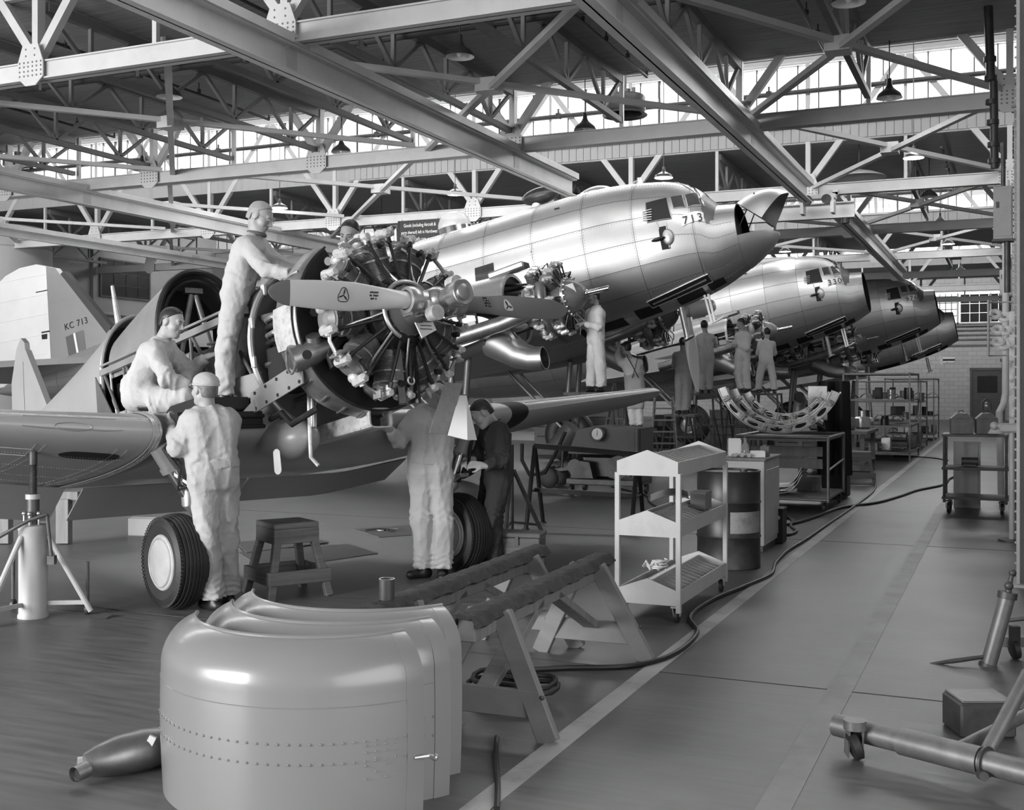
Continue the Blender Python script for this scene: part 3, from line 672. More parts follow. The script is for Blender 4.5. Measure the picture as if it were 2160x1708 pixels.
for s in (-1, 1):
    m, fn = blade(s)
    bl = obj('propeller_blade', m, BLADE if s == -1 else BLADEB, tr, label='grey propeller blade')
    # painted tip, makers' badge and stencil lines lie on the forward face
    tipm = MB().grid(lambda u, v: V(fn(.86 + .139 * u, v)) + (V(fn(.86 + .139 * u, v)) - V((.3, s * (.22 + 1.1 * (.86 + .139 * u)), 0))) * .03, 10, 28)
    if s == -1: obj('painted_tip', tipm, BLADEB, bl)
    def face(uu, zz):      # nearest front-surface point for a span/height pair
        best = min((abs(fn(uu, k / 200)[2] - zz), -fn(uu, k / 200)[0], k) for k in range(0, 100)); p = V(fn(uu, best[2] / 200)); return p + V((.003, 0, 0))
    bc = .5 if s == -1 else .42
    tri = []
    for k in range(18):
        g = 2 * PI * k / 18; rr = .045 * (1 + .16 * math.cos(3 * (g - PI / 2))); tri.append(face(bc + rr * .8 * math.cos(g), .0 + rr * math.sin(g) * 1.0 if s == 1 else rr * math.sin(g)))
    obj('badge_outline', MB().tube(tri, .0028, 5, closed=True), INK if s == -1 else WHITE, bl)
    if s == 1:
        cc = sum(tri, V()) / 18; obj('badge_field', MB().add([cc] + tri, [(0, i + 1, (i + 1) % 18 + 1) for i in range(18)]), ALUW, bl)
    for k in range(3):
        g = PI / 2 + 2 * PI * k / 3 + .2; c0 = face(bc, 0); c1 = face(bc + .035 * math.cos(g), .042 * math.sin(g)); obj('badge_blade', MB().tube([c0 + V((.002, 0, 0)), c0.lerp(c1, .5) + V((.003, 0, 0)), c1 + V((.002, 0, 0))], [.002, .0055, .002], 6), INK, bl)
    rows = ['DWG 6101A', 'PART No.', 'SER 2671'] if False else None
    for r_ in range(4 if s == 1 else 3):
        zz = .05 - r_ * .022 if s == 1 else .03 - r_ * .02
        for c in range(7):
            if random.random() < .18: continue
            u0 = (.2 if s == 1 else .26) + c * .0085; p = face(u0, zz); obj_p = p
            if c == 0: mm = MB()
            mm.box(p, (.002, .0065, .012))
        obj('stencil_row', mm, INK, bl, kind='stuff')
# carburettor scoop and belly fittings
def scoop(u, v):
    x = -.46 - .95 * u; g = 2 * PI * v; e = 5; c, s_ = math.cos(g), math.sin(g); f = (abs(c) ** e + abs(s_) ** e) ** (-1 / e)
    return (x, -s_ * f * (.105 - .03 * u), -.72 - .1 * u * .3 + c * f * (.075 - .01 * u))
obj('air_scoop', MB().grid(scoop, 10, 32, .012), ALUW, tr)
obj('scoop_throat', MB().grid(lambda u, v: (-.6, (u - .5) * .19, -.72 + (v - .5) * .13), 2, 2, .005), BLACK, tr)
obj('scoop_neck', MB().cyl((-.6, .06, -.64), (-.62, .06, -.52), .1, .13, 18), STEEL, tr)
obj('oil_cooler_fairing', MB().ball((-1.3, -.3, -.78), .34, .2, .17, 20, 12), SKIN, tr)
obj('drain_pipe', MB().tube([(-.95, -.3, -.45), (-.95, -.32, -.75), (-.95, -.33, -.95), (-.9, -.3, -1.02)], .016, 8), ALUW, tr)
obj('hose_strut', MB().cyl((-.95, -.27, -.5), (-.95, -.29, -.72), .03, n=12), ALU, tr)
tgm = MB().prism([(.035 * math.cos(R(g)), (.07 if 0 < g < 180 else -.05) + .035 * math.sin(R(g))) for g in range(0, 360, 20)], .004, MX.Translation((-.95, -.62, -.98)) @ align((1, .3, 0)).to_4x4() @ MX.Rotation(R(90), 4, 'X'))
obj('paper_tag', tgm, CARDP, tr)
# wing ---------------------------------------------------------
def airfoil(n=22, t=.15, cam_=.02):
    up, lo = [], []
    for i in range(n + 1):
        b = PI * i / n; x = (1 - math.cos(b)) / 2; yt = 5 * t * (.2969 * math.sqrt(x) - .126 * x - .3516 * x * x + .2843 * x ** 3 - .1036 * x ** 4)
        yc = cam_ / .16 * (.8 * x - x * x) if x < .4 else cam_ / .36 * (.2 + .8 * x - x * x); up.append((x, yc + yt)); lo.append((x, yc - yt))
    return up[::-1] + lo[1:]
AF = airfoil()
def wing_st(y):
    a = abs(y)
    if a < 1.4: return -1.35, 2.3, -.66, .165
    t = (a - 1.4) / 3.9; return -1.35 - .75 * t, 2.3 - 1.15 * t, -.66 + .4 * t, .165 - .04 * t
INC = .1
def wing_pt(y, k):
    xl, ch, zl, th = wing_st(y); px, pz = AF[k]; return (xl - px * ch, y, zl + pz * ch * th / .15 - px * ch * INC)
def panel(y0, y1, n):
    m = MB(); ys = [y0 + (y1 - y0) * i / n for i in range(n + 1)]
    K = len(AF); vs = [V(wing_pt(y, k)) for y in ys for k in range(K)]
    fs = [(i * K + k, i * K + k + 1, (i + 1) * K + k + 1, (i + 1) * K + k) for i in range(n) for k in range(K - 1)]
    fs += [(i * K, (i + 1) * K, (i + 1) * K + K - 1, i * K + K - 1) for i in range(n)]
    fs += [tuple(range(K)), tuple(n * K + k for k in range(K - 1, -1, -1))]; return m.add(vs, fs)
obj('wing_centre_section', panel(-1.2, 2.28, 10), SKIN, tr)
obj('leading_edge_bay', MB().box((-1.38, -.85, -.6), (.12, .7, .12)).cyl((-1.3, -1.2, -.58), (-1.3, -.5, -.58), .015).cyl((-1.3, -1.2, -.66), (-1.3, -.5, -.66), .015), BLACK, tr)
rw = obj('outer_wing', panel(-1.33, -4.6, 12), SKIN, tr)
K = len(AF)
def bandw(y0, y1, off, k0, k1): 
    return MB().grid(lambda u, v: (lambda a, p: (p[0], p[1], p[2]))(0, (lambda kk, y: (lambda p, q, t: (p[0] + (q[0] - p[0]) * t + (off if kk < 0 else 0), y, (p[2] + (q[2] - p[2]) * t) + off * (1 if kk < K / 2 else -1)))(wing_pt(y, int(min(kk, K - 2))), wing_pt(y, int(min(kk, K - 2)) + 1), kk - int(min(kk, K - 2))))(k0 + (k1 - k0) * u, y0 + (y1 - y0) * v)), int((k1 - k0) * 2), 2, .004)
# attachment angle round the root, and its rivets
ang = MB(); rv = MB()
def woff(y, kk, off):
    i = int(min(kk, K - 2)); t = kk - i; p, q = V(wing_pt(y, i)), V(wing_pt(y, i + 1)); r_ = p.lerp(q, t); n_ = V((0, 1, 0)).cross(q - p).normalized()
    c = V((wing_st(y)[0] - .4 * wing_st(y)[1], y, wing_st(y)[2])); 
    if n_.dot(r_ - c) < 0: n_ = -n_
    return r_ + n_ * off
ang.grid(lambda u, v: woff(-1.325 - .055 * v, 8 + 34 * u, .006), 80, 2, .006)
obj('root_attach_angle', ang, SKINL, rw)
obj('root_lip', MB().tube([woff(-1.325, 8 + 34 * i / 60, .008) for i in range(61)], .011, 6), SKINL, rw)
for i in range(120):
    p = woff(-1.35, 8 + 34 * i / 120, .014); rv.ball(p, .006, n=6, h=4)
obj('root_rivets', rv, SKINL, rw, kind='stuff')
rv = MB()
for j, yy in enumerate((-1.5, -1.57, -2.05, -2.11, -2.65)):
    for i in range(60): rv.ball(woff(yy, 26 + 14 * i / 60, .001), .0045, n=5, h=4)
for kk in (28, 31, 34, 36.5):
    for i in range(70): rv.ball(woff(-1.45 - 1.4 * i / 70, kk, .001), .0045, n=5, h=4)
obj('skin_rivets', rv, SKINL, rw, kind='stuff')
obj('landing_light_slot', MB().grid(lambda u, v: woff(-1.7 - .42 * (u - .5) , 27.6 + 1.5 * (v - .5) * math.sqrt(max(0.02, 1 - (2 * u - 1) ** 4)), .003), 14, 4, .003), BLACK, rw)
obj('seam_line', MB().tube([woff(-1.38 - 3 * i / 20, 19.6, .001) for i in range(21)], .004, 5), ALUW, rw)
hatch = [(-1.62, 20.0), (-2.22, 20.0), (-2.24, 22.4), (-2.12, 22.6), (-1.7, 22.6), (-1.6, 22.4)]
obj('inspection_hatch', MB().tube([woff(a, b, .002) for a, b in hatch], .004, 5, closed=True), SKINL, rw)
obj('hatch_ring', MB().tube([woff(-1.92 + .12 * math.cos(R(g)), 22.1 + .8 * math.sin(R(g)), .002) for g in range(0, 360, 20)], .004, 5, closed=True), SKINL, rw)
obj('lower_hatch', MB().tube([woff(a, b, .002) for a, b in ((-2.1, 27), (-2.5, 27), (-2.5, 28.5), (-2.1, 28.5))], .003, 5, closed=True), SKINL, rw)
lw = obj('outer_wing', panel(2.55, 5.05, 12), SKIN, tr)
obj('wing_tip', MB().grid(lambda u, v: (lambda c, p, s_: (c.x + (p.x - c.x) * math.cos(PI / 2 * s_), 5.05 + .26 * math.sin(PI / 2 * s_), c.z + (p.z - c.z) * math.cos(PI / 2 * s_)))(V((wing_st(5.05)[0] - .5 * wing_st(5.05)[1], 5.05, wing_st(5.05)[2])), V(wing_pt(5.05, int(v * (K - 1)))), u), 8, K - 1), SKIN, lw)
obj('joint_band', panel(2.28, 2.55, 2), BLACK, tr)  # plain black band across the port wing
obj('seam_line', MB().tube([woff(2.6 + 2.4 * i / 20, 19, .001) for i in range(21)], .004, 5), ALUW, lw)
def flap(y0, y1, sag=1.0):
    def f(u, v):
        y = y0 + (y1 - y0) * u; xl, ch, zl, th = wing_st(y); return (xl - .8 * ch - .42 * v, y, zl - .035 * ch - .8 * ch * INC - .24 * v * sag)
    return MB().grid(f, 10, 2, .012)
obj('flap', flap(-1.2, .35), SKIN, tr); obj('flap', flap(.38, 2.2, .75), SKIN, tr); obj('flap', flap(-1.35, -3.6), SKIN, tr)
obj('wing_walkway', MB().box((-2.15, -.72, -.45), (1.3, .44, .1), None, .01), BLACK, tr)
# tail
FP = [(-7.0, .2), (-7.72, 1.12), (-7.82, 1.15), (-7.86, .2)]
RPp = [(-7.9, .2), (-7.86, 1.0), (-7.74, 1.02), (-7.76, 1.22), (-7.88, 1.3), (-8.05, 1.2), (-8.3, .8), (-8.35, .2)]
YX = MX(((1, 0, 0, 0), (0, 0, -1, 0), (0, 1, 0, 0), (0, 0, 0, 1)))
obj('tail_fin', MB().prism(FP, .07, YX), SKIN, tr); obj('rudder', MB().prism(RPp, .06, YX), SKIN, tr)
obj('tailplane', MB().prism([(-7.0, -.1), (-7.5, -1.8), (-7.9, -1.75), (-8.0, -.1), (-8.0, .1), (-7.9, 1.75), (-7.5, 1.8), (-7.0, .1)], .06, MX.Translation((0, 0, .15))), SKIN, tr)
obj('aerial_mast', MB().tube([(-4.95, 0, .7), (-5.05, 0, 1.02), (-5.12, 0, 1.34)], [.045, .03, .018], 10), ALUW, tr)
# undercarriage (leg ends given in hangar coordinates)
ax = V((lf.x, lf.y, 0)).normalized()
def tyre_meshes():
    pr = [(.19, -.09), (.21, -.118), (.27, -.13), (.315, -.112)]
    for i in range(9):
        w_ = -.095 + .19 * i / 8; r_ = .352 - .03 * abs(w_ / .095) ** 2.2; pr += [(r_, w_ - .008), (r_, w_ + .008), (r_ - .008, w_ + .0085), (r_ - .008, w_ + .015)]
    pr += [(.315, .112), (.27, .13), (.21, .118), (.19, .09), (.19, -.09)]
    zz = []
    n = 72
    for i in range(n): g = 2 * PI * i / n; o = .012 if i % 2 else -.012; zz.append((math.cos(g) * (.322 - o * .8), math.sin(g) * (.322 - o * .8), -.115 + o * .4))
    zz2 = [(math.cos(2 * PI * i / n) * (.322 + (.012 if i % 2 else -.012) * .8), math.sin(2 * PI * i / n) * (.322 + (.012 if i % 2 else -.012) * .8), -.115 - (.012 if i % 2 else -.012) * .4) for i in range(n)]
    return MB().lathe(pr, 56).mesh('tyre', RUBBER, 28), MB().tube(zz, .0045, 5, closed=True).tube(zz2, .0045, 5, closed=True).mesh('tread_zigzag', RUBBER), MB().lathe([(0, -.135), (.16, -.134), (.185, -.128), (.2, -.124), (.206, -.116), (.206, -.09)], 40).lathe([(.168, -.134), (.175, -.139), (.182, -.131)], 40).mesh('hub_disc', mat('hub_paint', .38, .5, var=.12, scale=9, dirt=.35, dscale=6, dcol=.3)), MB().lathe([(.2, .08), (.15, .1), (0, .06)], 30).mesh('hub_inner', GUN)
TY_M = tyre_meshes()
for (u, d, sgn) in ((372, 8.4, 1), (968, 10.05, -1)):
    c = c2w((u - 1080) / F * d, d, .352)
    m4 = zto(ax).to_4x4(); m4.translation = c; lm = TI @ m4
    wh = obj('main_wheel', TY_M[0], None, tr); wh.matrix_local = lm
    for nm, me in (('tread_zigzag', TY_M[1]), ('hub_disc', TY_M[2]), ('hub_inner', TY_M[3])): obj(nm, me, None, wh)
    s_ = -ax if sgn == 1 else ax                     # outboard side
    inb = -s_
    fo = V((fh.x, fh.y, 0))
    top = c - fo * .04 + s_ * .12 + V((0, 0, .84)); bot = c + fo * .02 + inb * .1 + V((0, 0, .46)); mid = top.lerp(bot, .42)
    lg = obj('oleo_leg', MB().cyl(tl(top), tl(mid), .07, n=16).cyl(tl(mid - (bot - top) * .08), tl(mid + (bot - top) * .02), .082, n=16), mat('leg_grey', .22, .4, metal=.3, var=.15), tr)
    obj('polished_piston', MB().cyl(tl(mid), tl(bot), .052, n=16), CHROME, lg)
    obj('axle_fork', MB().tube([tl(bot + V((0, 0, .06))), tl(bot - V((0, 0, .03))), tl(c + inb * .21 + V((0, 0, .3))), tl(c + inb * .19), tl(c + inb * .05)], [.07, .066, .05, .045, .04], 12), SKINL, lg)
    fo = V((fh.x, fh.y, 0)); k1 = bot + fo * .16 + V((0, 0, .06)); 
    obj('torque_link', MB().beam(tl(bot + fo * .06), tl(k1), .05, .02).beam(tl(k1), tl(mid + fo * .06 + V((0, 0, -.04))), .05, .02).cyl(tl(k1 - ax * .05), tl(k1 + ax * .05), .02, n=8), ALU, lg)
    obj('brake_hose', MB().tube([tl(top + fo * .08), tl(mid + fo * .13), tl(mid + fo * .1 - V((0, 0, .15))), tl(bot + fo * .17 + V((0, 0, .12))), tl(bot + fo * .1)], .014, 8), GUN, lg)
# ------------------------------------------------------------ row of twin-engined transports, nose to the aisle
M1 = mat('alclad_bright', 0.57, 0.41, metal=0.92, var=0.05, scale=1.2, bump=0.06, bscale=1.6, dirt=0.25, dscale=0.8, dcol=0.42)
M2 = mat('alclad_dull', 0.47, 0.49, metal=0.9, var=0.06, scale=1.5, bump=0.06, bscale=1.8, dirt=0.3, dscale=1.0, dcol=0.34)
M3 = mat('alclad_satin', 0.52, 0.45, metal=0.92, var=0.05, scale=1.0, bump=0.06, bscale=1.4, dirt=0.25, dscale=0.9, dcol=0.4)
LINER = mat('alclad_seam', 0.14, 0.5, metal=0.6)
COCK = mat('cockpit_glass', 0.05, 0.06, var=0.2, spec=0.6, coat=0.3)
FABRIC = mat('doped_fabric', 0.66, 0.5, var=0.05, scale=1.2, dirt=0.2, dscale=0.8, dcol=0.5)
DCT = [(0, .03, .05, -.05), (-.1, .27, .3, -.18), (-.3, .47, .5, -.34), (-.58, .63, .655, -.5), (-.8, .73, .7, -.6), (-1.05, .82, .77, -.71), (-1.16, .86, .98, -.75), (-1.35, .92, 1.17, -.81), (-1.65, .99, 1.33, -.88), (-2.0, 1.05, 1.43, -.95), (-2.85, 1.15, 1.56, -1.07), (-4, 1.22, 1.58, -1.16), (-6, 1.25, 1.53, -1.22), (-9, 1.24, 1.48, -1.18), (-11, 1.18, 1.42, -1.06), (-13, 1.02, 1.33, -.82), (-15, .75, 1.2, -.44), (-17, .42, 1.02, .0), (-18.8, .12, .8, .4), (-19.3, .03, .7, .55)]
EX = 2.15
def dpt(x, g, off=0.0):
    hw, t, b = sm_tab(DCT, x); y, z = ring_pt(hw + off, t + off, b - off, g, EX); return V((x, y, z))
pit = R(10.5); NOSE = c2w(4.81, 20.5, 4.42)
DF = V((math.cos(pit), 0, math.sin(pit))); DL = V((0, 1, 0)); DU = DF.cross(DL)
DM = MX((DF, DL, DU)).transposed().to_4x4(); DM.translation = NOSE; DI = DM.inverted(); DI3 = DI.to_3x3()
CAMP = V((0, 0, CH))
def hit(u, v, d0=14, d1=34):          # where a sight line meets the fuselage skin: (station, angle)
    a = DI @ CAMP; dr = (DI @ P(u, v, 1.0)) - a; d = d0
    while d < d1:
        p = a + dr * d; hw, t, b = sm_tab(DCT, p.x); mid, hz = (t + b) / 2, (t - b) / 2
        if p.x < 0 and abs(p.y / hw) ** EX + abs((p.z - mid) / hz) ** EX < 1: break
        d += .01
    return p.x, math.atan2(-p.y / hw, (p.z - mid) / hz)
def keel(u, v, y=0.0):                # sight line against a fore-and-aft plane of the aircraft
    a = DI @ CAMP; dr = (DI @ P(u, v, 1.0)) - a; t = (y - a.y) / dr.y; p = a + dr * t; return p.x, p.z
def patch(px, off=.006, n=8, th=.006, raw=False):
    q = px if raw else [hit(*p) for p in px]
    def fn(u, v):
        x = (q[0][0] * (1 - u) + q[1][0] * u) * (1 - v) + (q[3][0] * (1 - u) + q[2][0] * u) * v
        g = (q[0][1] * (1 - u) + q[1][1] * u) * (1 - v) + (q[3][1] * (1 - u) + q[2][1] * u) * v
        return dpt(x, g, off)
    return MB().grid(fn, n, n, th)
def outline(px, r=.012, off=.008):
    q = [hit(*p) for p in px]; pts = []
    for i in range(len(q)):
        a, b = q[i], q[(i + 1) % len(q)]
        for k in range(6): t = k / 6; pts.append(dpt(a[0] + (b[0] - a[0]) * t, a[1] + (b[1] - a[1]) * t, off))
    return MB().tube(pts, r, 6, closed=True)
def transport(label):
    t = empty('transport_aircraft', NOSE, 0, label, 'aircraft', 'twin-engined transports in a row'); t.rotation_euler = DM.to_euler(); return t
dc = transport('bare metal transport aircraft marked 713 with its nose cap raised')
st = [-.62, -1.32, -2.35, -3.3, -4.3, -5.3, -6.3, -7.3, -8.3, -9.3, -10.3, -11.5, -13, -15, -17, -19.3]
an = [0, 27, 50, 70, 90, 110, 132, 156, 180, 240, 300, 360]
obj('fuselage_frame', MB().grid(lambda u, v: dpt(-.62 - 18.6 * u, 2 * PI * v, -.012), 60, 40), LINER, dc)
random.seed(3)
for i in range(len(st) - 1):
    for j in range(len(an) - 1):
        x0, x1 = st[i] - .004, st[i + 1] + .004; g0, g1 = R(an[j] + .22), R(an[j + 1] - .22)
        n = 6 if an[j] < 180 else 8
        m = MB().grid(lambda u, v: dpt(x0 + (x1 - x0) * u, g0 + (g1 - g0) * v, .0), 6 if i < 12 else 8, n, .004)
        obj('skin_panel', m, random.choice((M1, M1, M3, M2)), dc, sharp=50)
rv = MB()
for x in st[1:13]:
    for dx in (-.03, .03):
        g = 20
        while g < 178: rv.box(dpt(x + dx, R(g), .0015), (.009, .009, .009)); g += 2.2
for a in an[1:8]:
    x = -.7
    while x > -12.5: rv.box(dpt(x, R(a + 1.3), .0015), (.009, .009, .009)); x -= .055
obj('rivets', rv, LINER, dc, kind='stuff')
# glazing
wins = [('side_window_opening', [(1362, 428), (1407, 417), (1417, 461), (1366, 470)], BLACK), ('cockpit_window', [(1414, 416), (1439, 412), (1446, 437), (1421, 440)], COCK), ('windscreen_pane', [(1444, 412), (1471, 409), (1479, 435), (1452, 438)], COCK), ('windscreen_pane', [(1475, 409), (1495, 408), (1507, 433), (1483, 435)], COCK)]
for nm, px, m in wins:
    w_ = obj(nm, patch(px, .004), m, dc); obj('window_frame', outline(px, .011), M2, w_)
obj('roof_window', patch([(-1.5, R(-8)), (-1.5, R(8)), (-1.9, R(8)), (-1.9, R(-8))], .004, raw=True), COCK, dc)
obj('windscreen_pane', patch([(-1.1, R(-40)), (-1.1, R(-3)), (-1.4, R(-3)), (-1.4, R(-34))], .004, raw=True), COCK, dc)
for k in range(5): obj('control_column', MB().cyl(V(dpt(*hit(1356, 447 + k * 4.5), .02)), V(dpt(*hit(1376, 444 + k * 5), .04)), .008, n=6), ALUW, dc)
# number board
NB = [(1437, 458), (1484, 450), (1486, 469), (1439, 479)]
def lettering(txt, px, parent, m, size, off=.012):
    q = [hit(*p) for p in px]; o, ex_, ey = dpt(*q[3], off), dpt(*q[2], off) - dpt(*q[3], off), dpt(*q[0], off) - dpt(*q[3], off)
    me = text_mesh(txt, size, m, .001, space=1.25); n_ = ex_.cross(ey).normalized(); xx = ex_.normalized(); yy = n_.cross(xx)
    mm = MX((xx, yy, n_)).transposed().to_4x4(); mm.translation = o + ex_ * .5 + ey * .5 + n_ * .03
    b_ = obj('lettering', me, None, parent); b_.matrix_local = mm; return b_
nb = obj('number_board', patch(NB, .007), WHITE, dc); lettering('713', NB, nb, INK, .21)
# static blister, vents, dark access openings
sb = obj('access_opening', patch([(1389, 480), (1407, 476), (1415, 524), (1397, 527)], .005), BLACK, dc)
c0 = dpt(*hit(1409, 500), .0); obj('pitot_blister', MB().ball(c0, .11, .05, .15, 18, 12), M2, sb)
obj('landing_lens', MB().ball(dpt(*hit(1390, 505), .05), .13, .05, .035, 14, 8, MX.Rotation(R(-4), 3, 'Y')), GUN, sb)
obj('marker_strip', MB().cyl(dpt(*hit(1385, 468), .02), dpt(*hit(1391, 484), .02), .008, n=6).cyl(dpt(*hit(1405, 470), .02), dpt(*hit(1413, 522), .02), .008, n=6), ALUW, sb)
vt = obj('long_vent', patch([(1364, 636), (1493, 577), (1504, 592), (1377, 648)], .004, 14), BLACK, dc)
obj('vent_rim', outline([(1364, 636), (1493, 577), (1504, 592), (1377, 648)], .014), M2, vt)
for t_ in (.3, .6): a_ = dpt(*hit(1364 + 129 * t_, 636 - 59 * t_), .01); b_ = dpt(*hit(1377 + 127 * t_, 648 - 56 * t_), .01); obj('vent_rib', MB().cyl(a_, b_, .015, n=6), GUN, vt)
obj('vent_tube', MB().cyl(dpt(*hit(1378, 640), .012), dpt(*hit(1490, 588), .012), .022, n=8), STEEL, vt)
for a0, a1, x0, x1 in ((150, 168, -1.05, -1.35), (148, 170, -1.45, -1.95), (150, 168, -2.3, -2.75), (154, 172, -3.0, -3.9)):
    obj('belly_opening', patch([(x0, R(a0)), (x0, R(a1)), (x1, R(a1)), (x1, R(a0))], .004, raw=True), BLACK, dc)
obj('cabin_window', patch([(1002, 566), (1041, 554), (1044, 584), (1004, 594)], .004), COCK, dc)
obj('cabin_window', patch([(1120, 530), (1121, 530), (1122, 532), (1120, 532)], .004), COCK, dc)
obj('skin_hole', patch([(1169, 441), (1180, 438), (1181, 440), (1170, 443)], .003), BLACK, dc)
# nose: lower cap fixed, upper cap hinged up, dark bay behind
obj('lower_nose_cap', MB().grid(lambda u, v: dpt(-.62 * (1 - u) ** 1.0 - .001, R(96) + R(168) * v, 0), 12, 24, .01), M1, dc)
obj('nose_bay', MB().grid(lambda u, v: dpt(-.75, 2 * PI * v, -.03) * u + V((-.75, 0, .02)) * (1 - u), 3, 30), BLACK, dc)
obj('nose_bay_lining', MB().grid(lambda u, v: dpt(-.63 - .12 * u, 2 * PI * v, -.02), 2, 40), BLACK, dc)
hz_ = dpt(-.62, 0, .0)
lidm = MB().grid(lambda u, v: dpt(-.62 * (1 - u) - .001, R(-96) + R(192) * v, 0), 12, 28, .012)
lidm.xf(MX.Translation(hz_) @ MX.Rotation(R(-46), 4, 'Y') @ MX.Translation(-hz_)); obj('raised_nose_cap', lidm, M3, dc)
obj('cap_stay', MB().cyl((-.6, -.42, .2), (-.25, -.3, .75), .012, n=6), GUN, dc); obj('cap_stay', MB().cyl((-.6, .3, .2), (-.2, .2, .8), .012, n=6), GUN, dc)
obj('nose_instrument', MB().box((-.6, -.1, -.18), (.14, .3, .1), None, .01).cyl((-.62, .15, -.05), (-.5, .15, -.05), .06), ALUW, dc)
# roof fittings
p = keel(1255, 398); obj('navigator_hatch', MB().ball((p[0], 0, p[1] - .22), .42, .3, .26, 20, 10), M2, dc)
p = keel(1255, 398); obj('hatch_ring', MB().lathe([(.33, -.03), (.36, 0), (.33, .03)], 28, MX.Translation((p[0], 0, p[1] - .1))), CHROME, dc)
p = keel(1140, 413); lp = obj('direction_loop', MB().ball((p[0], 0, p[1]), .4, .17, .17, 22, 12), GUN, dc); obj('loop_neck', MB().cyl((p[0] - .1, 0, p[1] - .1), (p[0] - .1, 0, p[1] - .5), .1, .14, 14), M3, lp)
p = keel(959, 478); ad = obj('astrodome', MB().lathe([(0, .42), (.16, .4), (.27, .33), (.33, .2), (.35, .05), (.35, 0)], 28, MX.Translation((p[0], 0, p[1] - .12))), glass('perspex', .55, .75, .15), dc)
obj('dome_ring', MB().lathe([(.34, .08), (.37, .08), (.37, -.25), (.34, -.25)], 28, MX.Translation((p[0], 0, p[1] - .12))), CHROME, ad)
p = keel(1348, 375); obj('aerial_mast', MB().cyl((p[0] - .03, 0, p[1] - .3), (p[0], 0, p[1]), .05, .04, 10), ALUW, dc)
obj('aerial_wire', MB().tube([(p[0], 0, p[1] - .03), (p[0] - 1.0, .1, p[1] - .18)], .006, 5).tube([(p[0], 0, p[1] - .06), (p[0] - 1.0, -.1, p[1] - .22)], .006, 5), ALUW, dc)
# under-nose pipes
for a_, b_ in (((1486, 622), (1502, 682)), ((1494, 620), (1508, 678))):
    xa, za = keel(*a_, -.25); xb, zb = keel(*b_, -.25); o = obj('drain_mast', MB().tube([(xa, -.25, za), (xb, -.25, zb), (xb + .2, -.3, zb + .05)], .024, 8), WHITE, dc)
xa, za = keel(1437, 648, -.3); xb, zb = keel(1451, 712, -.3); obj('pitot_post', MB().tube([(xa, -.3, za), (xb, -.3, zb)], .06, 12).cyl((xb, -.3, zb), (xb + .01, -.3, zb - .03), .12, n=14), STEEL, dc)
# wing stub
def stub(y0, y1):
    ys = [y0 + (y1 - y0) * i / 6 for i in range(7)]; vs = []
    for y in ys:
        for k in range(K):
            px_, pz_ = AF[k]; vs.append(V((-4.35 - px_ * 4.3, y, -.98 + pz_ * 4.3 * .95 - px_ * 4.3 * .03)))
    fs = [(i * K + k, i * K + k + 1, (i + 1) * K + k + 1, (i + 1) * K + k) for i in range(6) for k in range(K - 1)] + [tuple(range(K)), tuple(6 * K + k for k in range(K))]
    return MB().add(vs, fs)
obj('wing_stub', stub(-3.4, 3.4), M2, dc)
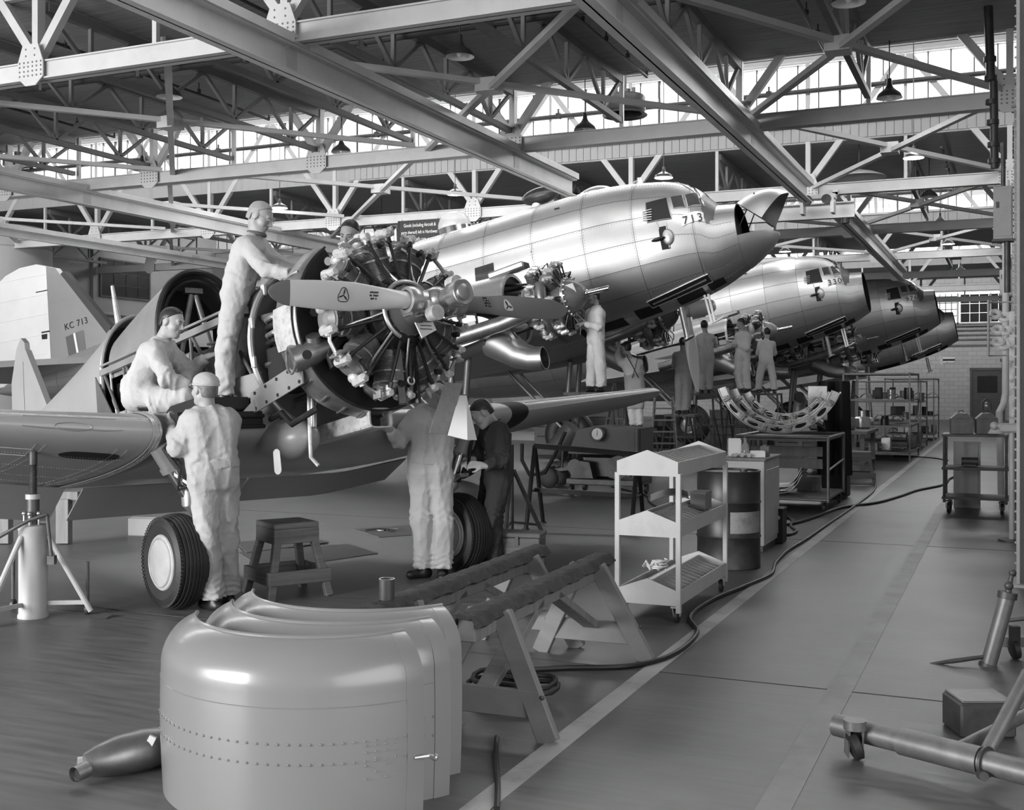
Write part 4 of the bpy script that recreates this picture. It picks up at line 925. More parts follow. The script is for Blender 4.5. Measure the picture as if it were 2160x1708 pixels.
# nacelles and engines
def engine(y, prop):
    ez, ex0 = -.72, -3.15
    T_ = MX.Translation((ex0, y, ez)); RYt = T_ @ RY
    nc = obj('nacelle', MB().grid(lambda u, v: (lambda r, zz: (ex0 - 1.0 - 4.2 * u, y - r * math.sin(2 * PI * v), ez + zz + r * math.cos(2 * PI * v)))(.62 * (1 - .55 * u ** 2.2), -.12 * u), 14, 30, .01, v0=-.2, v1=.2), M2, dc)
    obj('nacelle_lower', MB().grid(lambda u, v: (lambda r, zz: (ex0 - 1.5 - 3.7 * u, y - r * math.sin(2 * PI * v), ez + zz + r * math.cos(2 * PI * v)))(.62 * (1 - .6 * u ** 2.2), -.12 * u), 12, 30, .01, v0=.28, v1=.72), M2, nc)
    obj('nacelle_former', MB().lathe([(.56, -1.02), (.62, -1.0), (.62, -.94), (.56, -.94)], 36, RYt), M1, nc)
    obj('nacelle_firewall', MB().lathe([(0, -1.5), (.58, -1.5), (.58, -1.47), (0, -1.47)], 30, RYt), BLACK, nc)
    fr_ = MB()
    for g in range(0, 360, 40): fr_.cyl((ex0 - 1.5, y - .5 * math.sin(R(g)), ez + .5 * math.cos(R(g))), (ex0 - .5, y - .36 * math.sin(R(g + 25)), ez + .36 * math.cos(R(g + 25))), .022, n=8)
    obj('bearer_tubes', fr_, GUN, nc)
    cs = obj('engine_case', MB().lathe([(0, -.8), (.3, -.8), (.34, -.6), (.34, -.12), (.3, -.06), (.3, 0), (.31, .01), (.29, .05), (.22, .2), (.12, .3), (.07, .32), (0, .32)], 32, RYt), PRIMER if y > 0 else mat('engine_nose_grey', .2, .4, var=.15, metal=.3), dc)
    obj('case_ring', MB().lathe([(.3, -.03), (.335, -.03), (.335, .02), (.3, .02)], 32, RYt), ALU, cs)
    obj('propeller_shaft', MB().lathe([(.06, .32), (.06, .34), (.042, .36), (.042, .72), (.03, .73), (0, .73)], 18, RYt), CHROME, cs)
    obj('data_plate', MB().box((ex0 + .14, y - .215, ez + .1), (.15, .01, .16), MX.Rotation(R(-14), 3, 'Z') @ MX.Rotation(R(24), 3, 'X')), WHITE, cs)
    for g in range(0, 360, 18): obj('case_bolt', MB().cyl((ex0 + .02, y - .318 * math.sin(R(g)), ez + .318 * math.cos(R(g))), (ex0 + .05, y - .318 * math.sin(R(g)), ez + .318 * math.cos(R(g))), .016, n=6), ALUW, cs)
    for row, off in ((0, 0), (1, 180 / 7)):
        for i in range(7):
            c_ = obj('cylinder', CYL, None, dc, loc=(ex0 + .04 - row * .32, y, ez), rot=(R(off + i * 360 / 7), 0, 0)); c_.scale = (.95, .95, .95)
            for nm, me in (('rocker_box', RB[-1]), ('rocker_box', RB[1]), ('pushrod', PR[-1]), ('pushrod', PR[1]), ('ignition_lead', LD)): obj(nm, me, None, c_)
    rnd = random.Random(int(100 + y * 10))
    for i in range(26):
        a = rnd.uniform(0, 2 * PI); r0 = rnd.uniform(.36, .62); dx = rnd.uniform(-.45, -.05); s_ = rnd.uniform(-.35, .35)
        obj('engine_hose', MB().tube([(ex0 + dx, y - r0 * math.sin(a), ez + r0 * math.cos(a)), (ex0 + dx + .08, y - (r0 + .05) * math.sin(a + s_ / 2), ez + (r0 + .05) * math.cos(a + s_ / 2)), (ex0 + dx + .02, y - .36 * math.sin(a + s_), ez + .36 * math.cos(a + s_))], rnd.choice((.01, .014, .02)), 6), rnd.choice((GUN, ALU, STEEL)), cs)
    for i in range(7):
        a = R(200 + i * 25); obj('hanging_harness', MB().tube([(ex0 - .02, y - .34 * math.sin(a), ez + .34 * math.cos(a)), (ex0 + .06, y - .5 * math.sin(a), ez + .48 * math.cos(a) - .05), (ex0 + .02, y - .55 * math.sin(a), ez + .55 * math.cos(a) - .12)], .012, 6), ALU, cs)
    obj('exhaust_collector', MB().tube([(ex0 - .3 + .0, y - .5 * math.sin(R(g)), ez + .5 * math.cos(R(g))) for g in range(60, 250, 12)], .1, 12), STEEL, dc)
    obj('exhaust_pipe', MB().tube([(ex0 - .25, y - .52, ez - .1), (ex0 - .6, y - .62, ez - .2), (ex0 - 1.0, y - .66, ez - .28), (ex0 - 3.0, y - .6, ez - .42)], [.1, .15, .13, .12], 14), STEEL, dc)
    sc_ = obj('air_scoop', MB().tube([(ex0 - .5, y - .3, ez - .95), (ex0 - .7, y - .29, ez - .92), (ex0 - .95, y - .22, ez - .82), (ex0 - 1.2, y - .12, ez - .62), (ex0 - 1.45, y - .05, ez - .45)], [.19, .2, .23, .28, .3], 26, cap=False), M1, dc)
    obj('scoop_lip', MB().tube([(ex0 - .5, y - .3 + .19 * math.cos(R(g)), ez - .95 + .19 * math.sin(R(g))) for g in range(0, 360, 15)], .012, 6, closed=True), M1, sc_)
    obj('scoop_throat', MB().cyl((ex0 - .64, y - .29, ez - .93), (ex0 - .66, y - .29, ez - .93), .19, n=24), BLACK, sc_)
    obj('oil_cooler_duct', MB().box((ex0 - 1.0, y + .0, ez + .68), (.7, .26, .12), MX.Rotation(R(-6), 3, 'Y'), .03), M1, nc)
    obj('duct_mouth', MB().box((ex0 - .645, y, ez + .7), (.01, .22, .09), MX.Rotation(R(-6), 3, 'Y')), BLACK, nc)
    if prop:
        h = obj('propeller_hub', MB().lathe([(.08, .4), (.14, .42), (.15, .55), (.13, .6), (.17, .62), (.175, .95), (.15, 1.06), (.09, 1.13), (0, 1.15)], 24, RYt), BLADE, dc)
        for ang_ in (188, 68, 308):
            def bf(u, v):
                r = .15 + 1.6 * u; ch = .08 + .08 * min(1, u / .4) if u < .4 else .16 * (1 - ((u - .4) / .6) ** 3 * .75); th = .07 * (1 - u) ** 2 + .012; g = 2 * PI * v; tw = R(20 + 30 * (1 - u))
                c_, t_ = ch * math.cos(g), th * math.sin(g); return V((t_ * math.cos(tw) - c_ * math.sin(tw), c_ * math.cos(tw) + t_ * math.sin(tw), r))
            obj('propeller_blade', MB().grid(bf, 24, 16).xf(MX.Translation((ex0 + .5, y, ez)) @ MX.Rotation(R(-ang_), 4, 'X')), BLADE, h)
engine(-2.85, False); engine(2.85, True)
# main wheels stand on the floor
for y in (-2.85, 2.85):
    c = V((NOSE.x - 5.1, NOSE.y + y, .57)); lm = DI @ (MX.Translation(c) @ MX.Rotation(R(90), 4, 'X'))
    w_ = obj('main_wheel', MB().lathe([(.25, -.17), (.3, -.2), (.42, -.21), (.52, -.16), (.565, -.08), (.57, 0), (.565, .08), (.52, .16), (.42, .21), (.3, .2), (.25, .17)], 40), RUBBER, dc); w_.matrix_local = lm
    obj('wheel_hub', MB().lathe([(0, -.14), (.1, -.16), (.2, -.13), (.26, -.17), (.26, .17), (.2, .13), (.1, .16), (0, .14)], 30), ALU, w_)
    top = DM @ V((-5.3, y, -1.3)); lg = MB()
    for s_ in (-.3, .3): lg.cyl(DI @ (c + V((0, s_, 0))), DI @ (V((top.x, top.y + s_, top.z))), .06, n=12)
    lg.cyl(DI @ (c - V((0, .32, 0))), DI @ (c + V((0, .32, 0))), .04, n=12).cyl(DI @ (c + V((.0, .3, .1))), DI @ (top + V((-1.6, .3, -.1))), .035, n=10).cyl(DI @ (c + V((.0, -.3, .1))), DI @ (top + V((-1.6, -.3, -.1))), .035, n=10)
    obj('undercarriage_leg', lg, mat('leg_grey', .22, .4, metal=.3, var=.15), dc)
tail_parts = []
# tail of the first transport, seen beyond the trainer
def keel_poly(pts): return [keel(*p) for p in pts]
finp = keel_poly([(245, 705), (188, 640), (131, 578), (122, 566), (103, 562), (107, 640), (116, 790), (190, 800), (330, 800)])
rudp = keel_poly([(101, 562), (80, 558), (45, 566), (15, 583), (-10, 610), (-30, 680), (-30, 800), (5, 818), (75, 800), (113, 789), (105, 640)])
tail_parts.append(obj('tail_fin', MB().prism(finp, .16, YX), M3, dc)); tail_parts.append(obj('rudder', MB().prism(rudp, .12, YX), FABRIC, dc))
deice = keel_poly([(133, 578), (141, 572), (240, 690), (230, 703)]); tail_parts.append(obj('deicer_strip', MB().prism(deice, .17, YX), mat('deicer_rubber', .05, .6), dc))
def fin_flat(nm, pts, m, par=None, y=-.084): tail_parts.append(obj(nm, MB().prism(keel_poly(pts), .004, MX.Translation((0, y, 0)) @ YX), m, dc))
FLG_D = mat('flag_dark', .1, .6); FLG_M = mat('flag_mid', .14, .6)
fin_flat('fin_flash_dark', [(144, 711), (160, 704), (169, 754), (152, 760)], FLG_D); fin_flat('fin_flash_white', [(160, 704), (164, 702), (173, 753), (169, 754)], WHITE); fin_flat('fin_flash_mid', [(164, 702), (182, 696), (188, 746), (173, 753)], FLG_M)
xa, za = keel(160, 683, -.09); xb, zb = keel(178, 677, -.09)
lt = obj('lettering', text_mesh('KC 713', .22, INK, .001, space=1.1), None, dc); yv = V((0, 0, 1)); xx = V((xb - xa, 0, zb - za)).normalized(); nn = V((0, -1, 0)); mm = MX((xx, nn.cross(xx), nn)).transposed().to_4x4(); mm.translation = V((xa, -.087, za)); lt.matrix_local = mm; tail_parts.append(lt)
fin_flat('hinge_slot', [(80, 616), (105, 611), (105, 613), (80, 618)], INK, y=-.066); fin_flat('hinge_slot', [(92, 700), (114, 696), (114, 699), (92, 703)], INK, y=-.066); fin_flat('hinge_mark', [(92, 706), (104, 704), (104, 715), (93, 716)], INK, y=-.066)
tail_parts.append(obj('tailplane', MB().prism([(-15.8, -.2), (-17.2, -3.9), (-18.3, -3.8), (-18.6, -.2), (-18.6, .2), (-18.3, 3.8), (-17.2, 3.9), (-15.8, .2)], .14, MX.Translation((0, 0, .75))), M2, dc))
for k in range(5): tail_parts.append(obj('rudder_rib', MB().cyl((*[keel(-10, 600 + 42 * k)[0]], -.062, keel(-10, 600 + 42 * k)[1]), (keel(104, 578 + 42 * k)[0], -.062, keel(104, 578 + 42 * k)[1]), .006, n=5), FABRIC, dc))
# the other transports share these meshes
skip = {'raised_nose_cap', 'lower_nose_cap', 'cap_stay', 'number_board', 'rivets', 'navigator_hatch', 'hatch_ring', 'direction_loop', 'astrodome', 'aerial_wire', 'nose_instrument', 'propeller_hub'}
def dup_transport(label, off, num, less=False):
    r = empty('transport_aircraft', NOSE + V(off), 0, label, 'aircraft', 'twin-engined transports in a row'); r.rotation_euler = DM.to_euler()
    tp = set(o.name for o in tail_parts)
    for ch in dc.children:
        nm = ch.name.split('.')[0]
        if nm in skip or ch.name in tp: continue
        if less and nm in ('engine_case', 'cylinder', 'nacelle', 'exhaust_collector', 'exhaust_pipe', 'air_scoop', 'propeller_hub'): continue
        c = ch.copy(); COL.objects.link(c); c.parent = r
        for g in ch.children:
            if g.name.startswith(('case_bolt', 'engine_hose')) and sum(map(ord, g.name)) % 2: continue
            d_ = g.copy(); COL.objects.link(d_); d_.parent = c
    if num:
        px = [(1432, 456), (1478, 449), (1481, 468), (1434, 477)]; b_ = obj('number_board', patch(px, .007), mat('faded_board', .75, .5), r); lettering(num, px, b_, INK, .23)
    return r
bpy.context.view_layer.update()
d2 = dup_transport('bare metal transport aircraft marked 330 behind the first, nose cap missing', (.62, 13.7, 0), '330')
d3 = dup_transport('bare metal transport aircraft marked 976, third in the row', (2.15, 21.0, 0), '976')
d4 = dup_transport('rearmost transport aircraft, only its nose showing past the third', (2.4, 29.3, -.27), None, True)
# ------------------------------------------------------------ people: implicit bodies polygonised with surface nets
def surf_nets(f, org, h):
    nx, ny, nz = f.shape; ins = f < 0
    c = [(i, j, k) for i in (0, 1) for j in (0, 1) for k in (0, 1)]
    sl = lambda o: (slice(o[0], nx - 1 + o[0]), slice(o[1], ny - 1 + o[1]), slice(o[2], nz - 1 + o[2]))
    cnt = sum(ins[sl(o)].astype(np.int8) for o in c); act = (cnt > 0) & (cnt < 8)
    idx = -np.ones(act.shape, dtype=np.int64); ijk = np.argwhere(act); idx[act] = np.arange(len(ijk))
    acc = np.zeros((len(ijk), 3)); num = np.zeros(len(ijk))
    for a in range(8):
        for b in range(a + 1, 8):
            oa, ob = np.array(c[a]), np.array(c[b])
            if abs(oa - ob).sum() != 1: continue
            fa = f[tuple((ijk + oa).T)]; fb = f[tuple((ijk + ob).T)]; m = (fa < 0) != (fb < 0)
            t = np.where(m, fa / np.where(m, fa - fb, 1), 0)[:, None]; acc += np.where(m[:, None], oa + (ob - oa) * t, 0); num += m
    vs = org + (ijk + acc / num[:, None]) * h; faces = []
    for ax in range(3):
        o = [0, 0, 0]; o[ax] = 1; A = ins[:nx - o[0], :ny - o[1], :nz - o[2]]; B = ins[o[0]:, o[1]:, o[2]:]
        e = np.argwhere(A != B); u, v = [q for q in range(3) if q != ax]
        e = e[(e[:, u] > 0) & (e[:, v] > 0) & (e[:, u] < f.shape[u] - 1) & (e[:, v] < f.shape[v] - 1)]
        du = np.zeros(3, int); du[u] = 1; dv = np.zeros(3, int); dv[v] = 1
        q = np.stack([idx[tuple((e - du - dv).T)], idx[tuple((e - dv).T)], idx[tuple(e.T)], idx[tuple((e - du).T)]], 1)
        faces.append(q[(q >= 0).all(1)])
    return vs, np.concatenate(faces)
class SDF:
    def __init__(s, k=.03): s.p = []; s.k = k
    def cone(s, a, b, ra, rb, k=None, sub=False, cut=None, fold=None): s.p.append(('c', V(a), V(b), ra, rb, s.k if k is None else k, sub, cut, fold)); return s
    def ell(s, c, r, m=None, k=None, sub=False): s.p.append(('e', V(c), r, m, s.k if k is None else k, sub)); return s
    def build(s, h, noise=0.0, seed=0, clip=None):
        lo = V((1e9,) * 3); hi = V((-1e9,) * 3)
        for p in s.p:
            if p[-2 if p[0] == 'c' else -1] is True and p[0] == 'e': continue
            for q, r in (((p[1], p[3]), (p[2], p[4])) if p[0] == 'c' else ((p[1], max(p[2])),)):
                for i in range(3): lo[i] = min(lo[i], q[i] - r); hi[i] = max(hi[i], q[i] + r)
        pad = h * 3 + .02; org = np.array(lo) - pad; n = np.ceil((np.array(hi) - np.array(lo) + 2 * pad) / h).astype(int) + 1
        f = np.full(n, .2, dtype=np.float32)
        ax = [org[i] + h * np.arange(n[i]) for i in range(3)]
        for p in s.p:
            if p[0] == 'c': pts, mr = (p[1], p[2]), max(p[3], p[4])
            else: pts, mr = (p[1],), max(p[2])
            k = p[5] if p[0] == 'c' else p[4]; mg = mr + k + .05
            i0 = [max(0, int((min(q[i] for q in pts) - mg - org[i]) / h)) for i in range(3)]; i1 = [min(n[i], int((max(q[i] for q in pts) + mg - org[i]) / h) + 2) for i in range(3)]
            sl = tuple(slice(a, b) for a, b in zip(i0, i1)); X, Y, Z = np.meshgrid(*[ax[i][sl[i]] for i in range(3)], indexing='ij')
            if p[0] == 'c':
                a, b = np.array(p[1]), np.array(p[2]); d = b - a; L2 = max((d * d).sum(), 1e-9)
                t = ((X - a[0]) * d[0] + (Y - a[1]) * d[1] + (Z - a[2]) * d[2]) / L2; tc = np.clip(t, 0, 1)
                D = np.sqrt((X - a[0] - d[0] * tc) ** 2 + (Y - a[1] - d[1] * tc) ** 2 + (Z - a[2] - d[2] * tc) ** 2) - (p[3] + (p[4] - p[3]) * tc)
                if p[8]:
                    am, wl, t0 = p[8]; D = D + am * np.sin(2 * PI * tc * math.sqrt(L2) / wl + 3 * np.sin(X * 23 + Y * 17) + 2 * np.sin(Z * 19)) * np.exp(-((tc - t0) / .3) ** 2)
                if p[7]:
                    if 'b' in p[7]: D = np.maximum(D, (t - 1) * math.sqrt(L2))
                    if 'a' in p[7]: D = np.maximum(D, -t * math.sqrt(L2))
                sub = p[6]
            else:
                q = np.stack([X - p[1][0], Y - p[1][1], Z - p[1][2]], -1)
                if p[3] is not None: q = q @ np.array(p[3])
                r = np.array(p[2]); k0 = np.sqrt(((q / r) ** 2).sum(-1)); k1 = np.sqrt(((q / r ** 2) ** 2).sum(-1)); D = k0 * (k0 - 1) / np.maximum(k1, 1e-6); sub = p[5]
            g = f[sl]
            if sub: hh = np.maximum(k - abs(-D - g), 0) / k; f[sl] = np.maximum(g, -D) + hh * hh * k * .25
            else: hh = np.maximum(k - abs(D - g), 0) / k; f[sl] = np.minimum(g, D) - hh * hh * k * .25
        X, Y, Z = np.meshgrid(*ax, indexing='ij')
        if noise:
            r = np.random.RandomState(seed)
            for wl, am in ((.24, 1.0), (.14, .8), (.08, .45)):
                for _ in range(2):
                    d = r.randn(3); d[2] *= .7; d /= np.linalg.norm(d); d *= PI / wl; e = r.randn(3) * 5
                    w_ = 1 - np.abs(np.sin(d[0] * X + d[1] * Y + d[2] * Z + r.rand() * 6 + 1.8 * np.sin(e[0] * X + e[1] * Y + e[2] * Z)))
                    f -= (noise * am * (w_ ** 2.2 - .25)).astype(np.float32)
        if clip is not None: f = np.maximum(f, clip(X, Y, Z))
        vs, fs = surf_nets(f, org, h); return vs, fs
def np_mesh(name, parts, m, base):
    vs, fs, o = [], [], 0
    for v, f in parts: vs.append(v - np.array(base)); fs.append(f + o); o += len(v)
    me = bpy.data.meshes.new(name); me.from_pydata(np.concatenate(vs).tolist(), [], np.concatenate(fs).tolist()); me.update()
    bm = bmesh.new(); bm.from_mesh(me); bmesh.ops.recalc_face_normals(bm, faces=bm.faces); bm.to_mesh(me); bm.free()
    for p in me.polygons: p.use_smooth = True
    me.materials.append(m); return me
FLESH = mat('skin', 0.36, 0.5, var=0.07, scale=12, spec=.4)
def cloth(nm, g, dirt=.25): return mat(nm, g, 0.85, var=0.1, scale=5, bump=0.55, bscale=26, dirt=dirt, dscale=5, dcol=g * .55, det=6, spec=.2)
PALE = cloth('pale_coverall', .46); WORN = cloth('worn_coverall', .4, .5); MIDC = cloth('grey_coverall', .36, .4); DARKC = cloth('dark_coverall', .045, .3); WHITEC = cloth('white_coverall', .62, .25); DCOL = cloth('dark_collar', .12)
HAIRF = mat('fair_hair', .3, .6, var=.2, scale=40, stretch=(1, 1, 6)); HAIRD = mat('dark_hair', .02, .45, var=.4, scale=40); HAIRG = mat('grey_hair', .13, .5, var=.3, scale=40); SHOE = mat('shoe_leather', .015, .4)
def hand(S, wr, d, n, curl, sc=1.0):        # wrist, finger direction, palm normal (towards which the fingers curl)
    d = V(d).normalized(); n = V(n); n = (n - d * n.dot(d)).normalized(); s = d.cross(n)
    w = V(wr); L = lambda a, b, c: w + (d * a + s * b + n * c) * sc
    S.cone(L(-.03, 0, 0), L(.02, 0, 0), .026 * sc, .027 * sc, .012)
    for b in (-.026, -.009, .009, .026): S.cone(L(.015, b * .7, 0), L(.085, b, 0), .017 * sc, .0125 * sc, .012)
    for i, b in enumerate((-.03, -.0105, .0105, .03)):
        ln = (.058, .07, .075, .064)[i]; a, c, pb, ang = .088, 0.0, b, curl * .55
        for seg, fr_ in enumerate((.45, .32, .26)):
            a2 = a + math.cos(ang) * ln * 1.15 * fr_; c2 = c + math.sin(ang) * ln * 1.15 * fr_
            S.cone(L(a, pb, c), L(a2, pb * 1.05, c2), (.0095 - .001 * seg) * sc, (.009 - .0012 * seg) * sc, .004); a, c = a2, c2; ang += curl * .6
    S.cone(L(.02, .025, .004), L(.055, .052, .018), .014 * sc, .0115 * sc, .008); S.cone(L(.055, .052, .018), L(.085, .05, .018 + .03 * curl), .011 * sc, .0085 * sc, .005)
def head_sdf(S, c, fwd, up, sc=1.0):
    f = V(fwd).normalized(); u = V(up); u = (u - f * u.dot(f)).normalized(); r = f.cross(u)
    m = MX((r, f, u)).transposed(); A = lambda x, y, z: V(c) + m @ V((x, y, z)) * sc; mm = m
    S.ell(A(0, -.012, .028), (.077 * sc, .098 * sc, .09 * sc), mm, .02); S.ell(A(0, .03, -.035), (.06 * sc, .064 * sc, .082 * sc), mm, .03)
    S.cone(A(-.012, .068, -.095), A(.012, .068, -.095), .024 * sc, .024 * sc, .025); S.cone(A(-.036, .076, .028), A(.036, .076, .028), .014 * sc, .014 * sc, .014)
    for s in (-1, 1):
        S.ell(A(s * .031, .099, .008), (.018 * sc, .016 * sc, .011 * sc), mm, .01, True); S.ell(A(s * .031, .08, .008), (.0125 * sc,) * 3, None, .004)
        S.ell(A(s * .042, .055, -.03), (.026 * sc, .03 * sc, .026 * sc), mm, .02); S.ell(A(s * .079, -.008, -.004), (.011 * sc, .022 * sc, .034 * sc), mm, .01)
        S.cone(A(s * .05, -.01, -.06), A(s * .03, .045, -.095), .02 * sc, .018 * sc, .025)
    S.cone(A(0, .09, .012), A(0, .113, -.022), .009 * sc, .0125 * sc, .012); S.cone(A(-.012, .1, -.028), A(.012, .1, -.028), .0095 * sc, .0095 * sc, .006)
    S.cone(A(-.018, .088, -.053), A(.018, .088, -.053), .0085 * sc, .0085 * sc, .006); S.cone(A(-.015, .085, -.065), A(.015, .085, -.065), .0085 * sc, .0085 * sc, .006)
    return A, m
def person(J, fwd, up, label, group, cl, hair, hands, base, vox=.014, sc=1.0, cap=False, belt=None, glasses=False, bald=0.0, collar=None, headshow=True, arms='LR', trunk=1.0, gscale=1.0, extra=None, loose=1.0):
    J = {k: V(v) for k, v in J.items()}; base = V(base)
    side = (J['shL'] - J['shR']).normalized()
    # skin: head, neck, hands and a slim continuous body under the clothes
    S = SDF(.02); A, hm = head_sdf(S, J['head'], fwd, up, sc)
    S.cone(A(0, -.02, -.06), J['neck'], .055 * sc, .058 * sc, .03)
    for k in ('L', 'R'):
        if k in hands and hands[k]:
            d, n, cu = hands[k]; hand(S, J['wr' + k], d, n, cu, sc)
    parts = [S.build(.0062 if vox < .018 else .009)]
    B = SDF(.04); B.cone(J['neck'], J['chest'], .06 * sc, .1 * sc); B.cone(J['chest'], J['pelvis'], .1 * sc, .1 * sc)
    for k in ('L', 'R'):
        B.cone(J['chest'], J['sh' + k], .07 * sc, .05 * sc); B.cone(J['sh' + k], J['el' + k], .042 * sc, .034 * sc); B.cone(J['el' + k], J['wr' + k], .034 * sc, .025 * sc)
        B.cone(J['pelvis'], J['hip' + k], .09 * sc, .08 * sc); B.cone(J['hip' + k], J['kn' + k], .065 * sc, .05 * sc); B.cone(J['kn' + k], J['an' + k], .048 * sc, .036 * sc)
    parts.append(B.build(.02))
    o = obj('person', np_mesh('person', parts, FLESH, base), None, None, label, 'person', group, None, base)
    # clothing
    C = SDF(.045); q = sc * loose
    ch, wa, pe = J['chest'], J['waist'], J['pelvis']; off = side * .068 * sc; hip = (J['hipL'] - J['hipR']).normalized() * .06 * sc
    for s in (-1, 1):
        C.cone(ch + off * s, wa + (off * .8) * s, .118 * q * trunk, .108 * q * trunk, .05, fold=(.007, .075, .95)); C.cone(wa + off * .8 * s, pe + hip * s, .108 * q * trunk, .118 * q * trunk, .05)
    C.cone(J['shL'].lerp(J['shR'], .12), J['shR'].lerp(J['shL'], .12), .078 * q, .078 * q, .06); C.cone(J['neck'], ch, .062 * q, .1 * q, .05, cut='a')
    for k in ('L', 'R'):
        if k in arms:
            C.cone(J['sh' + k], J['el' + k], .074 * q, .062 * q, .04, fold=(.008, .05, 1.0)); w_ = J['el' + k].lerp(J['wr' + k], .93); C.cone(J['el' + k], w_, .063 * q, .046 * q, .03, fold=(.008, .048, .05), cut='b')
        C.cone(J['hip' + k], J['kn' + k], .102 * q, .083 * q, .04, fold=(.007, .065, .95)); C.cone(J['kn' + k], J['an' + k], .084 * q, .082 * q, .03, fold=(.008, .06, .95), cut='b')
    obj('coverall', np_mesh('coverall', [C.build(vox, .009, len(label))], cl, base), None, o)
    for k in ('L', 'R'):
        T = SDF(.02); a = J['an' + k]; t = J['toe' + k]; fl = a.copy(); fl.z = t.z
        T.cone(a, fl, .045 * sc, .042 * sc); T.cone(fl - (t - fl).normalized() * .04 * sc, t, .04 * sc, .038 * sc, .03)
        zf = t.z - .035 * sc
        obj('shoe', np_mesh('shoe', [T.build(.01, clip=lambda X, Y, Z: zf - Z)], SHOE, base), None, o)
    rel = lambda p: p - base
    if hair:
        H = SDF(.015); H.ell(A(0, -.014, .03), (.083 * sc, .105 * sc, .098 * sc), hm); H.ell(A(0, -.05, -.02), (.07 * sc, .06 * sc, .07 * sc), hm)
        c = np.array(V(J['head'])); f3 = np.array(hm.col[1]); u3 = np.array(hm.col[2])
        def clip(X, Y, Z):
            y = ((X - c[0]) * f3[0] + (Y - c[1]) * f3[1] + (Z - c[2]) * f3[2]) / sc; z = ((X - c[0]) * u3[0] + (Y - c[1]) * u3[1] + (Z - c[2]) * u3[2]) / sc
            line = np.where(y > 0, .02 + y * (1.0) + bald, np.where(y > -.05, .0 + (y + .05) * .6 , -.055)); return (line - z) * .7 * sc
        obj('hair', np_mesh('hair', [H.build(.006 if vox < .018 else .009, .0015, 3, clip)], hair, base), None, o)
    if headshow:
        for s in (-1, 1):
            obj('eye', MB().ball(rel(A(s * .031, .0885, .008)), .0065 * sc, n=8, h=6), INK, o); obj('eyebrow', MB().tube([rel(A(s * .014, .094, .026)), rel(A(s * .032, .092, .032)), rel(A(s * .05, .078, .027))], [.003, .0042, .0025], 6), hair or HAIRG, o)
        obj('mouth_line', MB().tube([rel(A(-.02, .09, -.059)), rel(A(0, .098, -.058)), rel(A(.02, .09, -.059))], .0018, 5), INK, o)
    if cap:
        Q = SDF(.02); Q.ell(A(0, -.012, .045), (.09 * sc, .11 * sc, .085 * sc), hm); c = np.array(V(J['head'])); u3 = np.array(hm.col[2])
        Q2 = Q.build(.008, .002, 5, lambda X, Y, Z: (.028 * sc - ((X - c[0]) * u3[0] + (Y - c[1]) * u3[1] + (Z - c[2]) * u3[2])))
        cp = obj('cap', np_mesh('cap', [Q2], cl, base), None, o); obj('cap_band', MB().tube([rel(A(.088 * math.cos(R(g)), -.012 + .108 * math.sin(R(g)), .036)) for g in range(0, 360, 15)], .008 * sc, 6, closed=True), cl, cp)
        obj('cap_peak', MB().grid(lambda a, b: rel(A(.075 * (2 * a - 1), .075 + (.07 * math.sqrt(max(0, 1 - (2 * a - 1) ** 2)) + .0) * b, .036 - .012 * b)), 10, 4, .004), cl, cp)
    if glasses:
        gl = MB()
        for s in (-1, 1): gl.tube([rel(A(s * .032 + .02 * math.cos(R(g)), .101, .008 + .016 * math.sin(R(g)))) for g in range(0, 360, 30)], .0018, 5, closed=True).cyl(rel(A(s * .052, .1, .012)), rel(A(s * .08, .0, .01)), .0018, n=5)
        gl.cyl(rel(A(-.012, .104, .012)), rel(A(.012, .104, .012)), .0018, n=5); obj('spectacles', gl, ALU, o)
    if belt:
        W = SDF(.05); z0 = (wa.lerp(pe, .1))
        ax_ = (ch - pe).normalized()
        for s in (-1, 1): W.cone(z0 + off * .8 * s - ax_ * .03 * sc, z0 + off * .8 * s + ax_ * .03 * sc, .117 * q * trunk, .117 * q * trunk, .05, cut='ab')
        obj('belt', np_mesh('belt', [W.build(.01)], belt, base), None, o)
    if collar:
        n_ = (J['head'] - J['neck']).normalized(); a = n_.orthogonal().normalized(); b = n_.cross(a)
        obj('collar', MB().tube([rel(J['neck'] + n_ * .015 + (a * math.cos(R(g)) + b * math.sin(R(g))) * .066 * sc) for g in range(0, 360, 20)], .016 * sc, 8, closed=True), collar, o)
    if extra: extra(o, J, rel)
    return o
def pose(d, **kw):        # joints given as (u, v[, depth offset])
    return {k: P(a[0], a[1], d + (a[2] if len(a) > 2 else 0)) for k, a in kw.items()}
X_, Y_ = cdir(1, 0), cdir(0, 1)
def cd(x, y, z): return X_ * x + Y_ * y + V((0, 0, z))
GM = 'mechanics working on the aircraft'
# 1 man in glasses standing on the wing root
J = pose(9.15, head=(549, 458), neck=(541, 497), chest=(521, 533), waist=(507, 588), pelvis=(501, 618), shR=(520, 520, -.16), shL=(545, 518, .18), elR=(560, 570, -.3), elL=(590, 560, .1), wrR=(618, 577, -.38), wrL=(632, 572, .0), hipR=(494, 635, -.09), hipL=(512, 632, .1), knR=(478, 738, -.1), knL=(502, 735, .08), anR=(472, 832, -.08), anL=(490, 826, .1), toeR=(492, 846, -.12), toeL=(508, 840, .08))
person(J, cd(.8, -.12, -.42), cd(.35, 0, .9), 'tall man in spectacles and pale coverall, standing on the wing beside the engine', GM, PALE, HAIRF, {'R': (cd(.9, .1, .1), cd(.1, 0, -1), .5), 'L': (cd(.9, .1, .05), cd(.1, 0, -1), .6)}, P(482, 850, 9.1), .0125, belt=cloth('waist_band', .2), glasses=True, bald=.022, collar=DCOL)
